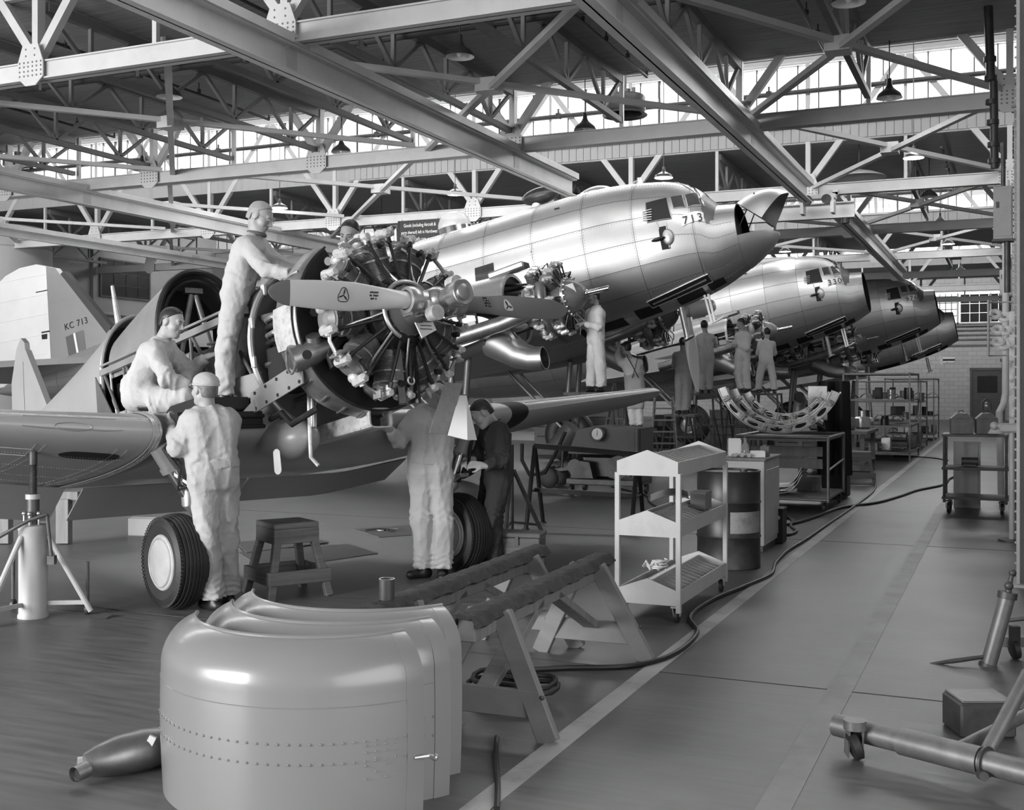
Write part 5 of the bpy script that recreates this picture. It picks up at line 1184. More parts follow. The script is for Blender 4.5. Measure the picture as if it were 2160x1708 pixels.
# 2 man kneeling on the wing
J = pose(9.3, head=(363, 680), neck=(344, 714), chest=(326, 752), waist=(296, 812), pelvis=(292, 836), shR=(326, 740, -.15), shL=(352, 734, .18), elR=(352, 800, -.3), elL=(398, 783, .2), wrR=(402, 812, -.22), wrL=(438, 752, .16), hipR=(298, 838, -.1), hipL=(312, 834, .1), knR=(392, 838, -.2), knL=(398, 834, .12), anR=(318, 856, -.16), anL=(326, 852, .14), toeR=(300, 858, -.16), toeL=(306, 854, .14))
person(J, cd(.88, -.25, -.28), cd(.3, 0, .95), 'dark-haired man kneeling on the wing, reaching into the open cockpit side', GM, PALE, HAIRD, {'R': (cd(.8, .2, -.1), cd(0, .3, -1), .7), 'L': (cd(.8, .2, .3), cd(0, .3, -1), .7)}, P(330, 864, 9.3), .0125, bald=.012, loose=1.06)
CAPC = cloth('worn_coverall_b', .42, .45); UNDC = cloth('worn_coverall_c', .52, .4)
# 3 man in a cap under the wing
d0 = 8.36
J = pose(d0, head=(432, 821), neck=(437, 858), chest=(444, 896), waist=(449, 975), pelvis=(450, 1008), shL=(404, 890, -.02), shR=(487, 886, .1), elL=(374, 945, -.12), elR=(478, 955, .36), wrL=(362, 898, .05), wrR=(410, 915, .5), hipL=(430, 1030, -.04), hipR=(474, 1030, .08), knL=(436, 1140, -.06), knR=(478, 1140, .1), anL=(452, 1258, -.02), anR=(481, 1240, .2), toeL=(428, 1276, .06), toeR=(468, 1262, .32))
for k in ('anL', 'anR'): J[k].z = .09
for k in ('toeL', 'toeR'): J[k].z = .036
person(J, cd(-.72, .62, .05), cd(0, 0, 1), 'man in a cloth cap and worn coverall, seen from behind beside the wheel', GM, CAPC, HAIRG, {'L': (cd(-.45, .5, .5), cd(.5, .6, 0), .8), 'R': (cd(-.6, .5, .2), cd(.3, .6, -.3), .6)}, c2w((455 - 1080) / F * d0, d0, 0), .0125, cap=True, belt=CAPC, headshow=False, trunk=1.12, loose=1.05)
# 4 man behind the engine
J = pose(9.9, head=(738, 494), neck=(746, 534), chest=(752, 575), waist=(758, 640), pelvis=(760, 670), shR=(718, 560), shL=(796, 560), elR=(704, 625, -.1), elL=(806, 625, -.1), wrR=(730, 640, -.3), wrL=(790, 640, -.3), hipR=(738, 685), hipL=(782, 685), knR=(738, 780), knL=(784, 780), anR=(738, 862), anL=(784, 862), toeR=(738, 870, -.15), toeL=(784, 870, -.15))
person(J, cd(-.28, -.85, -.42), cd(0, -.35, .93), 'dark-haired man looking down behind the bare engine, only head and shoulders showing', GM, PALE, HAIRD, {'R': (cd(.3, -.5, 0), cd(0, 0, -1), .6), 'L': (cd(-.3, -.5, 0), cd(0, 0, -1), .6)}, P(760, 880, 9.9), .017, bald=.018)
# 5 man under the engine, facing out
d0 = 9.75
J = pose(d0, head=(922, 830, -.1), neck=(916, 858), chest=(912, 890), waist=(908, 965), pelvis=(907, 995), shR=(876, 884, -.02), shL=(948, 880, .04), elR=(842, 930, -.12), elL=(950, 838, -.3), wrR=(820, 905, -.25), wrL=(928, 826, -.5), hipR=(888, 1010), hipL=(930, 1010), knR=(890, 1100, -.03), knL=(934, 1100, -.03), anR=(894, 1190, .02), anL=(934, 1192, 0), toeR=(866, 1210, -.05), toeL=(932, 1222, -.2))
for k in ('anR', 'anL'): J[k].z = .09
for k in ('toeR', 'toeL'): J[k].z = .036
person(J, cd(.2, -.95, .15), cd(0, .1, 1), 'man in a worn pale coverall standing under the engine, his head hidden by it', GM, UNDC, HAIRD, {'R': (cd(-.7, -.5, .2), cd(0, .3, .9), .5), 'L': (cd(-.4, -.6, .4), cd(0, .3, .9), .6)}, c2w((908 - 1080) / F * d0, d0, 0), .0125, belt=UNDC, trunk=1.1, loose=1.08, headshow=False)
# 6 man in dark overalls bending
d0 = 10.1
J = pose(d0, head=(1016, 872, -.12), neck=(1038, 893), chest=(1044, 925), waist=(1048, 985), pelvis=(1046, 1010), shL=(1054, 905, -.1), shR=(1028, 910, .22), elL=(1060, 972, -.3), elR=(1008, 965, .1), wrL=(1020, 982, -.4), wrR=(993, 968, -.05), hipL=(1052, 1020, -.09), hipR=(1036, 1018, .1), knL=(1038, 1095, -.14), knR=(1022, 1095, .06), anL=(1044, 1170, -.08), anR=(1028, 1164, .12), toeL=(1024, 1184, -.16), toeR=(1008, 1176, .05))
for k in ('anR', 'anL'): J[k].z = .09
for k in ('toeR', 'toeL'): J[k].z = .036
person(J, cd(-.75, -.15, -.62), cd(-.45, 0, .88), 'young man in dark overalls bending over beside the far wheel', GM, DARKC, HAIRD, {'L': (cd(-.85, .1, .1), cd(0, .6, -.5), .8), 'R': (cd(-.85, .1, .1), cd(0, .4, -.8), .7)}, c2w((1038 - 1080) / F * d0, d0, 0), .0125, trunk=1.0)
# 7 man in white at the transport's engine
d0 = 19.4
J = pose(d0, head=(1252, 626), neck=(1257, 645), chest=(1258, 665), waist=(1257, 700), pelvis=(1256, 712), shR=(1245, 660, .2), shL=(1264, 660, -.15), elL=(1262, 690, -.3), elR=(1240, 690, .2), wrL=(1230, 682, -.25), wrR=(1224, 676, .05), hipL=(1262, 722, -.08), hipR=(1252, 722, .1), knL=(1266, 768, -.08), knR=(1248, 768, .1), anL=(1268, 815, -.06), anR=(1248, 815, .12), toeL=(1258, 823, -.15), toeR=(1238, 823, .02))
person(J, cd(-.9, -.15, -.1), cd(0, 0, 1), 'dark-haired man in a white coverall on a stand at the transport engine', GM, WHITEC, HAIRD, {'L': (cd(-.9, .1, -.1), cd(0, .5, -.7), .6), 'R': (cd(-.9, .1, 0), cd(0, .3, -.8), .6)}, P(1256, 826, d0), .02, loose=1.12)
# 8 man in braces seen from behind
d0 = 22.0
def braces(o, J, rel):
    sd = (J['shL'] - J['shR']).normalized(); bk = cd(.15, -.98, 0)
    for s in (-1, 1):
        a = J['chest'] + bk * .155 + sd * .1 * s + V((0, 0, .12)); c = J['waist'] + bk * .15 + sd * -.06 * s; obj('brace_strap', MB().tube([rel(a - bk * .05 + V((0, 0, .05))), rel(a), rel(a.lerp(c, .5) + bk * .03), rel(c)], .014, 6, flat=.5), INK, o)
    q = SDF(.05); off = sd * .06
    for s in (-1, 1): q.cone(J['waist'] + off * s + V((0, 0, .02)), J['pelvis'] + off * s, .125, .135)
    for k in 'LR': q.cone(J['hip' + k], J['kn' + k], .116, .1, cut='b')
    obj('trousers', np_mesh('trousers', [q.build(.025, .004, 2)], MIDC, rel(V()) * -1), None, o)
J = pose(d0, head=(1321, 733), neck=(1326, 750), chest=(1330, 766), waist=(1336, 797), pelvis=(1339, 812), shL=(1310, 766, .05), shR=(1348, 766, 0), elL=(1302, 750, .25), elR=(1352, 790, .2), wrL=(1304, 735, .4), wrR=(1345, 790, .35), hipL=(1331, 822, .0), hipR=(1348, 822, 0), knL=(1333, 862), knR=(1348, 862), anL=(1336, 897), anR=(1350, 897), toeL=(1334, 902, .2), toeR=(1350, 902, .2))
person(J, cd(-.5, .8, .1), cd(0, 0, 1), 'man in a white undershirt and braces seen from behind, reaching up under the belly', GM, WHITEC, HAIRD, {'L': (cd(-.1, .3, .9), cd(0, .9, 0), .5), 'R': (cd(-.3, .9, 0), cd(0, 0, -1), .5)}, P(1340, 906, d0), .025, headshow=False, extra=braces, loose=.95)
# 9, 10 men on the high stand between the transports
d0 = 26.4
J = pose(d0, head=(1486, 686), neck=(1488, 701), chest=(1488, 716), waist=(1490, 742), pelvis=(1490, 752), shL=(1474, 712), shR=(1502, 712), elL=(1472, 735, .1), elR=(1508, 728, .2), wrL=(1480, 735, .4), wrR=(1510, 712, .4), hipL=(1483, 758), hipR=(1497, 758), knL=(1481, 792), knR=(1496, 792), anL=(1480, 822), anR=(1496, 822), toeL=(1480, 827, .2), toeR=(1496, 827, .2))
person(J, cd(.4, .85, .05), cd(0, 0, 1), 'man in grey coverall seen from behind, standing at the hanging propeller blade', GM, PALE, HAIRD, {'L': (cd(0, .9, 0), cd(0, 0, -1), .5), 'R': (cd(0, .9, .2), cd(0, 0, -1), .5)}, P(1488, 830, d0), .028, headshow=False, loose=1.05)
J = pose(d0 + .2, head=(1563, 682), neck=(1567, 698), chest=(1568, 713), waist=(1568, 738), pelvis=(1566, 750), shL=(1556, 708, .1), shR=(1578, 708, -.05), elL=(1552, 728, .1), elR=(1575, 735, -.15), wrL=(1546, 722, .2), wrR=(1556, 728, -.05), hipL=(1559, 757), hipR=(1573, 757), knL=(1557, 790), knR=(1574, 790), anL=(1562, 820), anR=(1578, 820), toeL=(1554, 826, .0), toeR=(1568, 826, -.1))
person(J, cd(-.8, .25, -.25), cd(0, 0, 1), 'man in pale coverall standing at the engine of the aircraft marked 330', GM, WHITEC, HAIRD, {'L': (cd(-.8, .2, .3), cd(0, .3, -1), .5), 'R': (cd(-.9, .2, .1), cd(0, .3, -1), .5)}, P(1568, 829, d0), .028, headshow=False, loose=1.05)
# 11, 12 men of whom mostly legs show
d0 = 27.5
J = pose(d0, head=(1618, 700, .5), neck=(1617, 715, .4), chest=(1616, 728, .3), waist=(1616, 750, .1), pelvis=(1616, 762), shL=(1603, 726, .3), shR=(1631, 726, .3), elL=(1600, 745, .4), elR=(1634, 745, .4), wrL=(1606, 740, .7), wrR=(1628, 740, .7), hipL=(1608, 768), hipR=(1625, 768), knL=(1602, 796), knR=(1630, 796), anL=(1600, 822), anR=(1634, 822), toeL=(1598, 827, -.1), toeR=(1634, 827, -.1))
person(J, cd(0, .9, .1), cd(0, 0, 1), 'mechanic with legs apart, body hidden under the engine of aircraft 330', GM, WHITEC, HAIRD, {}, P(1617, 830, d0), .03, headshow=False)
d0 = 25.2
J = pose(d0, head=(1440, 722, .3), neck=(1440, 738, .3), chest=(1440, 753, .2), waist=(1440, 780), pelvis=(1440, 792), shL=(1425, 750, .2), shR=(1455, 750, .2), elL=(1422, 770, .4), elR=(1458, 770, .4), wrL=(1430, 765, .6), wrR=(1450, 765, .6), hipL=(1432, 800), hipR=(1448, 800), knL=(1432, 835), knR=(1447, 835), anL=(1432, 866), anR=(1446, 866), toeL=(1432, 871, -.1), toeR=(1446, 871, -.1))
person(J, cd(0, .9, .1), cd(0, 0, 1), 'mechanic in drab trousers standing beneath the far engine, mostly legs visible', GM, MIDC, HAIRD, {}, P(1440, 876, d0), .03, headshow=False)
# ------------------------------------------------------------ foreground shop items
WOOD = mat('grey_wood', 0.13, 0.7, var=0.3, scale=2, stretch=(1, 1, 14), bump=0.2, bscale=20, dirt=.4, dscale=3, dcol=.08)
WOODL = mat('pale_wood', 0.2, 0.65, var=0.2, scale=2, stretch=(12, 1, 1), bump=.15, bscale=20, dirt=.35, dscale=2.5, dcol=.17)
WOODD = mat('dark_wood', 0.1, 0.7, var=0.3, scale=3, stretch=(1, 1, 10), bump=.2, dirt=.4, dscale=3, dcol=.04)
FELT = mat('felt_pad', 0.05, 0.95, var=0.4, scale=18, bump=.9, bscale=90, dirt=.5, dscale=5, dcol=.13)
GREYP = mat('grey_paint', 0.42, 0.45, var=.06, scale=3, dirt=.3, dscale=4, dcol=.2)
IRON = mat('worn_iron', 0.09, 0.5, metal=.5, var=.35, scale=6, dirt=.4, dscale=5, dcol=.03)
COWL = mat('cowl_grey', 0.25, 0.32, var=.025, scale=1.5, spec=.5, coat=.55, dirt=.08, dscale=2, dcol=.24)
CARD = mat('cardboard', 0.17, .85, var=.12, scale=4, dirt=.4, dscale=4, dcol=.1)
HOSE = mat('rubber_hose', 0.012, .5, var=.3)
def cw(u, d, z=0.0): return c2w((u - 1080) / F * d, d, z)
# three nested cowling panels
def cowl_pt(phi, s):          # s runs up the panel; nose lip rolls inwards at the top
    z = .66 * min(1, s / .8); r = .68 + .012 * math.sin(PI * min(1, s / .8))
    if s > .62:
        t = (s - .62) / .38; a = t * R(72); r = .68 + .009 - .2 * (1 - math.cos(a)); z = .66 * .62 / .8 + .19 * math.sin(a)
    return V((r * math.sin(phi), -r * math.cos(phi), z))
pos = [(-.777, 4.85, 'front'), (-.69, 5.1, 'middle'), (-.657, 5.36, 'rear')]
ph0, ph1 = R(-84), R(40)
shell = MB().grid(lambda u, v: cowl_pt(ph0 + (ph1 - ph0) * u, v), 56, 34, .006).mesh('panel_shell', COWL)
band = MB().grid(lambda u, v: cowl_pt(R(33.6) + R(6.2) * u, v) * 1.0 + V((math.sin(R(36)), -math.cos(R(36)), 0)) * .004, 4, 34, .004).mesh('edge_strip', COWL)
lip = MB().tube([cowl_pt(ph0 + (ph1 - ph0) * i / 50, 1.0) for i in range(51)], .008, 6).mesh('rolled_lip', COWL)
seam = MB().tube([cowl_pt(R(-80) + R(118) * i / 50, .56) * 1.0 + V((math.sin(R(-80) + R(118) * i / 50), -math.cos(R(-80) + R(118) * i / 50), 0)) * .0005 for i in range(51)], .0018, 5).mesh('seam', COWL)
rvm = MB()
for s_ in (.40, .31):
    for i in range(32):
        ph = R(-70) + R(103) * i / 31; p = cowl_pt(ph, s_); rvm.ball(p + V((math.sin(ph), -math.cos(ph), 0)) * .001, .0055, n=6, h=4)
for i in range(4):
    for j in range(6):
        if (i + j) % 2 and j < 4: continue
        ph = R(20 + 3.2 * i); p = cowl_pt(ph, .23 + j * .03); rvm.ball(p + V((math.sin(ph), -math.cos(ph), 0)) * .001, .0055, n=6, h=4)
rvm = rvm.mesh('rivets', COWL)
ltm = MB().tube([cowl_pt(R(36), .29) * 1.01, cowl_pt(R(40), .285) * 1.04, cowl_pt(R(42.5), .27) * 1.03], [.006, .008, .01], 8).ball(cowl_pt(R(43), .27) * 1.03, .014).mesh('latch_pin', ALU)
for x, y, w_ in pos:
    t = empty('cowling_panel', c2w(x, y, 0), TH, '%s of three nested pale grey engine cowling panels standing on the floor' % w_, 'cowling', 'nested cowling panels')
    obj('panel_shell', shell, None, t, sharp=60); obj('edge_strip', band, None, t); obj('rolled_lip', lip, None, t); obj('seam', seam, None, t)
    o = obj('rivets', rvm, None, t, kind='stuff'); (obj('latch_pin', ltm, None, t) if w_ == 'front' else None)
# exhaust fairing lying behind them
t = empty('exhaust_fairing', cw(262, 4.86, 0), TH, 'dark tapered exhaust fairing lying on the floor at lower left', 'exhaust')
A_, B_ = V((-.13, -.1, .06)), V((.16, .09, .085))
obj('fairing_body', MB().tube([A_, A_.lerp(B_, .15), A_.lerp(B_, .4), A_.lerp(B_, .7), B_], [.045, .065, .085, .09, .075], 20), STEEL, t)
obj('outlet', MB().tube([A_ + V((.03, -.06, .0)), A_ + V((.0, -.115, -.005))], [.034, .032], 14, cap=False), STEEL, t)
obj('outlet_bore', MB().cyl(A_ + V((.01, -.1, -.003)), A_ + V((.012, -.096, -.003)), .03), BLACK, t)
obj('paper_tag', MB().box((.12, -.02, .13), (.03, .015, .05), MX.Rotation(R(25), 3, 'Y')), WHITE, t)
t = empty('pipe_cup', cw(183, 4.82, 0), TH, 'small pale pipe end cap lying beside the exhaust fairing', 'pipe cap')
obj('cup_wall', MB().tube([(-.035, -.012, .038), (.035, .012, .038)], .036, 18, cap=False), ALUW, t); obj('cup_face', MB().cyl((-.03, -.011, .038), (-.032, -.0112, .038), .034, n=18), ALU, t)
# paper scrap
t = empty('paper_scrap', G(220, 1302), .4, 'small torn dark scrap lying on the floor near the jack', 'paper')
obj('folded_scrap', MB().add([(-.06, -.03, .002), (.03, -.05, .002), (.07, .0, .03), (.0, .05, .002), (-.05, .03, .02), (0, 0, .035)], [(0, 1, 5), (1, 2, 5), (2, 3, 5), (3, 4, 5), (4, 0, 5)]), IRON, t)
# wing jack
def hyd_jack(loc, label, h_ram, h_top, small=False):
    t = empty('wing_jack', loc, TH, label, 'jack')
    obj('cylinder_body', MB().lathe([(0, 0), (.105, 0), (.105, .02), (.098, .03), (.098, .62), (.104, .63), (.104, .655), (.06, .66), (0, .66)], 28), GREYP, t)
    obj('ram', MB().cyl((0, 0, .65), (0, 0, h_ram), .042, n=18), IRON, t); obj('ram_collar', MB().cyl((0, 0, h_ram - .02), (0, 0, h_ram + .015), .052, n=18), GREYP, t)
    pr = []; z = h_ram
    while z < h_top - .14: pr += [(.022, z), (.03, z + .006), (.022, z + .012)]; z += .014
    pr += [(.028, z), (.028, h_top - .01), (.02, h_top), (0, h_top)]
    obj('thread_screw', MB().lathe(pr, 16), IRON, t)
    for ang in (-28, 95, 215):
        a = R(ang); d_ = V((math.sin(a), -math.cos(a), 0)); lg = obj('leg', MB().cyl(d_ * .1 + V((0, 0, .58)), d_ * .4 + V((0, 0, .035)), .02, n=10).beam(d_ * .1 + V((0, 0, .1)), d_ * .36 + V((0, 0, .1)), .02, .03), GREYP, t)
        q = d_ * .36 + V((.06 * math.cos(a), .06 * math.sin(a), 0))
        obj('caster_post', MB().cyl(q + V((0, 0, .38)), q + V((0, 0, .08)), .013, n=8), IRON, lg); obj('caster_wheel', MB().cyl(q + V((-.01, 0, .04)), q + V((.01, 0, .04)), .04, n=14), IRON, lg)
    obj('pump_handle', MB().tube([(-.3, -.16, .52), (.02, -.13, .7), (.14, -.1, .74)], .014, 8), IRON, t)
    obj('pump_link', MB().cyl((.14, -.1, .74), (.17, -.09, .42), .012, n=8).box((.17, -.09, .42), (.05, .05, .06)), IRON, t)
    for a in (-60, 0, 60): obj('valve_bolt', MB().cyl((.06 * math.sin(R(a)), -.06 * math.cos(R(a)), .65), (.06 * math.sin(R(a)), -.06 * math.cos(R(a)), .74), .008, n=6).ball((.06 * math.sin(R(a)), -.06 * math.cos(R(a)), .74), .016), ALU, t)
    return t
hyd_jack(cw(70, 8.1), 'pale hydraulic screw jack standing under the detached wing at far left', .86, 1.22)
t = empty('tripod_jack', cw(1078, 12.1), TH, 'dark tripod jack under the far wing behind the bending man', 'jack')
obj('screw_post', MB().cyl((0, 0, .1), (0, 0, 1.02), .03, n=12), IRON, t)
for a in (20, 140, 260): obj('leg', MB().cyl((.03 * math.cos(R(a)), .03 * math.sin(R(a)), .75), (.38 * math.cos(R(a)), .38 * math.sin(R(a)), .02), .022, n=8).cyl((0, 0, .2), (.3 * math.cos(R(a)), .3 * math.sin(R(a)), .16), .012, n=6), IRON, t)
# wooden stools
def stool(loc, rz, label, s=1.0, m=WOOD):
    t = empty('wooden_stool', loc, rz, label, 'stool', 'wooden work stools')
    obj('seat', MB().box((0, 0, .535 * s), (.36 * s, .36 * s, .045 * s), None, .008), m, t)
    for sx, sy, L, ax in ((0, -1, .36, 0), (0, 1, .36, 0), (-1, 0, .36, 1), (1, 0, .36, 1)):
        obj('apron', MB().box((sx * .165 * s, sy * .165 * s, .46 * s), ((.36 if sy else .03) * s, (.03 if sy else .3) * s, .11 * s), None, .004), m, t)
        obj('foot_rail', MB().box((sx * .235 * s, sy * .235 * s, .16 * s), ((.5 if sy else .03) * s, (.03 if sy else .44) * s, .1 * s), None, .004), m, t)
    for a in (-1, 1):
        for b in (-1, 1): obj('leg', MB().beam((a * .13 * s, b * .13 * s, .52 * s), (a * .235 * s, b * .235 * s, 0), .055 * s, .055 * s, (0, 1, 0), .004), m, t)
    return t
stool(cw(606, 9.0), TH + R(35), 'rough square wooden stool between the wheel and the standing mechanic', 1.04)
stool(cw(1815, 19.2), .1, 'dark wooden stool at the end of the bench by the aisle', .98, WOODD)
# sawhorses
def sawhorse(a, b, label, can=False):
    a, b = V(a), V(b); d = b - a; L = d.length; rz = math.atan2(d.y, d.x); t = empty('sawhorse', (a + b) / 2, rz, label, 'sawhorse', 'padded sawhorses'); h = .6
    obj('top_beam', MB().box((0, 0, h - .075), (L, .09, .11), None, .006), WOODL, t)
    obj('felt_cover', MB().grid(lambda u, v: (-L / 2 - .03 + (L + .06) * u, (-.5 + v) * .17, h + .002 - .05 * max(0, abs(2 * v - 1) - .55) / .45 - .005 * math.sin(u * 41) * abs(2 * v - 1) ** 3 + .003 * math.sin(u * 90 + v * 9)), 70, 10, .02), FELT, t)
    for e in (-1, 1):
        x = e * (L / 2 - .28)
        for s_ in (-1, 1):
            lg = obj('leg', MB().beam((x, s_ * .06, h - .04), (x + e * .1, s_ * .34, 0), .1, .05, (1, 0, 0), .004), WOODL, t)
            for zz in (.12, .2): obj('bolt_head', MB().ball((x + e * (.09), s_ * .3, zz), .012, n=8, h=5), IRON, lg)
        obj('spreader', MB().box((x + e * .075, 0, .16), (.03, .56, .13), None, .004), WOODL, t)
        obj('diagonal_brace', MB().beam((x + e * .06, 0, .2), (e * .12, 0, h - .1), .045, .09, (0, 1, 0), .004), WOODL, t)
        obj('gusset', MB().box((x, .065, h - .1), (.24, .02, .12)), WOODL, t)
    return t
sawhorse(c2w(-.656, 5.43), c2w(.17, 7.45), 'rear padded sawhorse, with the short pipe standing on it')
sawhorse(c2w(-.21, 5.2), c2w(.56, 7.1), 'front padded wooden sawhorse nearest the aisle line')
t = empty('pipe_sleeve', c2w(-.61, 5.545, .603), 0, 'short oily pipe sleeve standing on the end of a sawhorse', 'pipe')
obj('sleeve_wall', MB().lathe([(.038, 0), (.038, .1), (.034, .1), (.034, .002)], 20), IRON, t); obj('sleeve_base', MB().cyl((0, 0, 0), (0, 0, .003), .036, n=20), BLACK, t); obj('sleeve_rim', MB().tube([(.037 * math.cos(R(g)), .037 * math.sin(R(g)), .1) for g in range(0, 360, 20)], .003, 5, closed=True), ALU, t)
# wooden box
t = empty('wooden_box', cw(1098, 10.1), TH + R(-14), 'scuffed wooden tool box standing behind the sawhorses', 'box')
obj('box_body', MB().box((0, 0, .16), (.4, .26, .3), None, .006), WOOD, t); obj('box_lid', MB().box((0, 0, .335), (.42, .28, .04), None, .008), WOOD, t)
obj('hasp', MB().box((.0, -.14, .29), (.03, .012, .08)), IRON, t); obj('end_handle', MB().tube([(.21, -.05, .2), (.235, -.03, .18), (.235, .03, .18), (.21, .05, .2)], .007, 6), IRON, t)
# cardboard sheets on the floor
def sheet(px, label, z=.004):
    pts = [G(*p) for p in px]; c = sum(pts, V()) / len(pts); c.z = 0
    t = empty('cardboard_sheet', c, 0, label, 'cardboard', 'cardboard sheets on the floor'); q = [((p - c).x, (p - c).y) for p in pts]
    obj('sheet', MB().prism(q, .008, MX.Translation((0, 0, z))), CARD, t); return t
sheet([(500, 1166), (560, 1202), (797, 1168), (735, 1148)], 'large flattened cardboard sheet behind the stool')
sheet([(497, 1146), (520, 1168), (694, 1146), (640, 1134)], 'narrower cardboard sheet lying beyond the larger one', .012)
sheet([(745, 1117), (800, 1134), (868, 1129), (868, 1108)], 'small cardboard sheet with tools on it')
t = empty('hand_tools', G(806, 1121), .3, 'pliers and spanners lying on the small cardboard sheet', 'tools')
obj('tool_ring', MB().tube([(.06 * math.cos(R(g)), .05 * math.sin(R(g)), .02) for g in range(0, 330, 30)], .008, 6), ALU, t)
obj('plier_handle', MB().tube([(-.18, -.05, .02), (-.05, .0, .03), (.12, .04, .02)], .01, 6), IRON, t); obj('spanner', MB().beam((-.1, .08, .02), (.16, .1, .02), .02, .01), ALU, t); obj('socket', MB().cyl((.1, -.06, .02), (.16, -.05, .02), .018), IRON, t)
# open manual hanging under the engine
t = empty('manual', P(948, 868, 8.8), TH, 'thick open manual hanging under the engine, cover folded back', 'book')
c = V(t.location); rl = lambda u, v, dd: MX.Rotation(-TH, 3, 'Z') @ (P(u, v, 8.8 + dd) - c)
cv = [rl(938, 806, .05), rl(976, 808, .12), rl(944, 917, .0), rl(905, 913, -.1)]
obj('cover', MB().grid(lambda u, v: cv[0].lerp(cv[1], u).lerp(cv[3].lerp(cv[2], u), v), 4, 4, .006), mat('manual_cover', .26, .7, var=.1, scale=30), t)
pgs = MB()
for k in range(9):
    o_ = .012 * k; pgs = MB().grid(lambda u, v: rl(968 + 16 * u, 834, .1 + o_).lerp(rl(944 + 5 * k * .5 + 42 * u, 918 + 10 * u, -.04 + o_), v), 3, 3, .002); obj('page_bundle', pgs, WHITE, t)
obj('back_cover', MB().grid(lambda u, v: rl(966 + 20 * u, 832, .22).lerp(rl(948 + 44 * u, 922 + 8 * u, .1), v), 3, 3, .006), CARD, t)
obj('hanging_cord', MB().cyl(rl(958, 808, .08), rl(952, 770, .06), .006, n=6), IRON, t)
# bin-shelf trolley, squared to the aisle
fl = c2w(.743, 8.0); W_, D_ = .44, 1.4
t = empty('bin_trolley', fl, 0, 'pale grey three-tier bin trolley on casters beside the aisle', 'trolley')
for x in (0, W_):
    for y in (0, D_): obj('post', MB().box((x, y, .56), (.035, .035, .96), None, .003), GREYP, t)
house = [(0, 0), (W_, 0), (W_, .1), (W_ / 2, .18), (0, .1)]
for k, z in enumerate((.13, .6, 1.02)):
    tray = obj('tray', MB().box((W_ / 2, D_ / 2, z + .005), (W_, D_, .012)), mat('grimy_tray', .2, .6, var=.2, scale=5, dirt=.5, dscale=6, dcol=.08), t)  # mottled tray grey, darkened so the colour carries the shade inside the bins
    for y in (-.012, D_ + .012): obj('end_plate', MB().prism(house, .01, MX.Translation((0, y, z)) @ YX), GREYP, tray)
    for x in (0, W_): obj('side_board', MB().box((x, D_ / 2, z + .05), (.012, D_, .1)), GREYP, tray)
    obj('ridge_board', MB().box((W_ / 2, D_ / 2, z + .085), (.012, D_, .13)), GREYP, tray)
    for sg_ in (0, 1): obj('bin_slope', MB().beam((W_ / 2, D_ / 2, z + .085), (W_ * sg_, D_ / 2, z + .02), D_, .006, (0, 0, 1)), mat('grimy_tray', .2), tray)
    dv = MB().prism([(.01, .025), (W_ / 2 - .006, .085), (W_ / 2 - .006, .13), (.01, .07)], .012, YX).mesh('divider', GREYP); dv2 = MB().prism([(W_ / 2 + .006, .085), (W_ - .01, .025), (W_ - .01, .07), (W_ / 2 + .006, .13)], .012, YX).mesh('divider', GREYP)
    for i in range(1, 14): obj('divider', dv, None, tray, loc=(0, D_ * i / 14, z)); obj('divider', dv2, None, tray, loc=(0, D_ * i / 14, z))
def caster(t, x, y, z, s=1.0, m=IRON):
    c_ = obj('caster', MB().box((x, y, z), (.06 * s, .06 * s, .012)).beam((x - .022 * s, y, z), (x - .022 * s, y + .03 * s, .05 * s), .03 * s, .006, (1, 0, 0)).beam((x + .022 * s, y, z), (x + .022 * s, y + .03 * s, .05 * s), .03 * s, .006, (1, 0, 0)), GREYP if m is None else m, t)
    obj('caster_wheel', MB().lathe([(.0, -.014 * s), (.04 * s, -.016 * s), (.05 * s, -.012 * s), (.05 * s, .012 * s), (.04 * s, .016 * s), (0, .014 * s)], 20, MX.Translation((x, y + .03 * s, .05 * s)) @ MX.Rotation(R(90), 4, 'Y')), RUBBER, c_)
for x in (.03, W_ - .03):
    for y in (.04, D_ - .04): caster(t, x, y, .115, 1.0, None)
thing('parts_tin', MB().box((0, 0, .06), (.12, .2, .12), None, .004).box((0, 0, .125), (.125, .205, .02), None, .004), CARD, 'small pale box on the middle tier of the bin trolley', 'box', loc=fl + V((.33, 1.05, .695)))
t2 = empty('sheet_scrap', fl + V((.22, .55, .79)), .3, 'bent dark metal offcut lying on the middle tier of the trolley', 'offcut'); obj('bent_sheet', MB().grid(lambda u, v: (-.14 + .28 * u, -.2 + .4 * v, .05 * math.sin(u * 2.6) + .05 * abs(v - .4)), 8, 6, .004), IRON, t2)
t2 = empty('wire_bundle', fl + V((.16, .5, .275)), 0, 'loose coil of pale wire and rag on the bottom tier', 'wire')
rnd = random.Random(4)
obj('coil', MB().tube([((.045 + .02 * math.sin(i * .37)) * math.cos(i * .55), (.045 + .02 * math.sin(i * .37)) * math.sin(i * .55), .02 + .0012 * i) for i in range(60)], .005, 6), WHITE, t2)
obj('rag', MB().grid(lambda u, v: (-.12 + .14 * u, -.05 + .12 * v, .02 + .035 * abs(math.sin(u * 7 + 2 * v)) + .02 * math.cos(v * 9)), 12, 10, .003), FABRIC, t2)
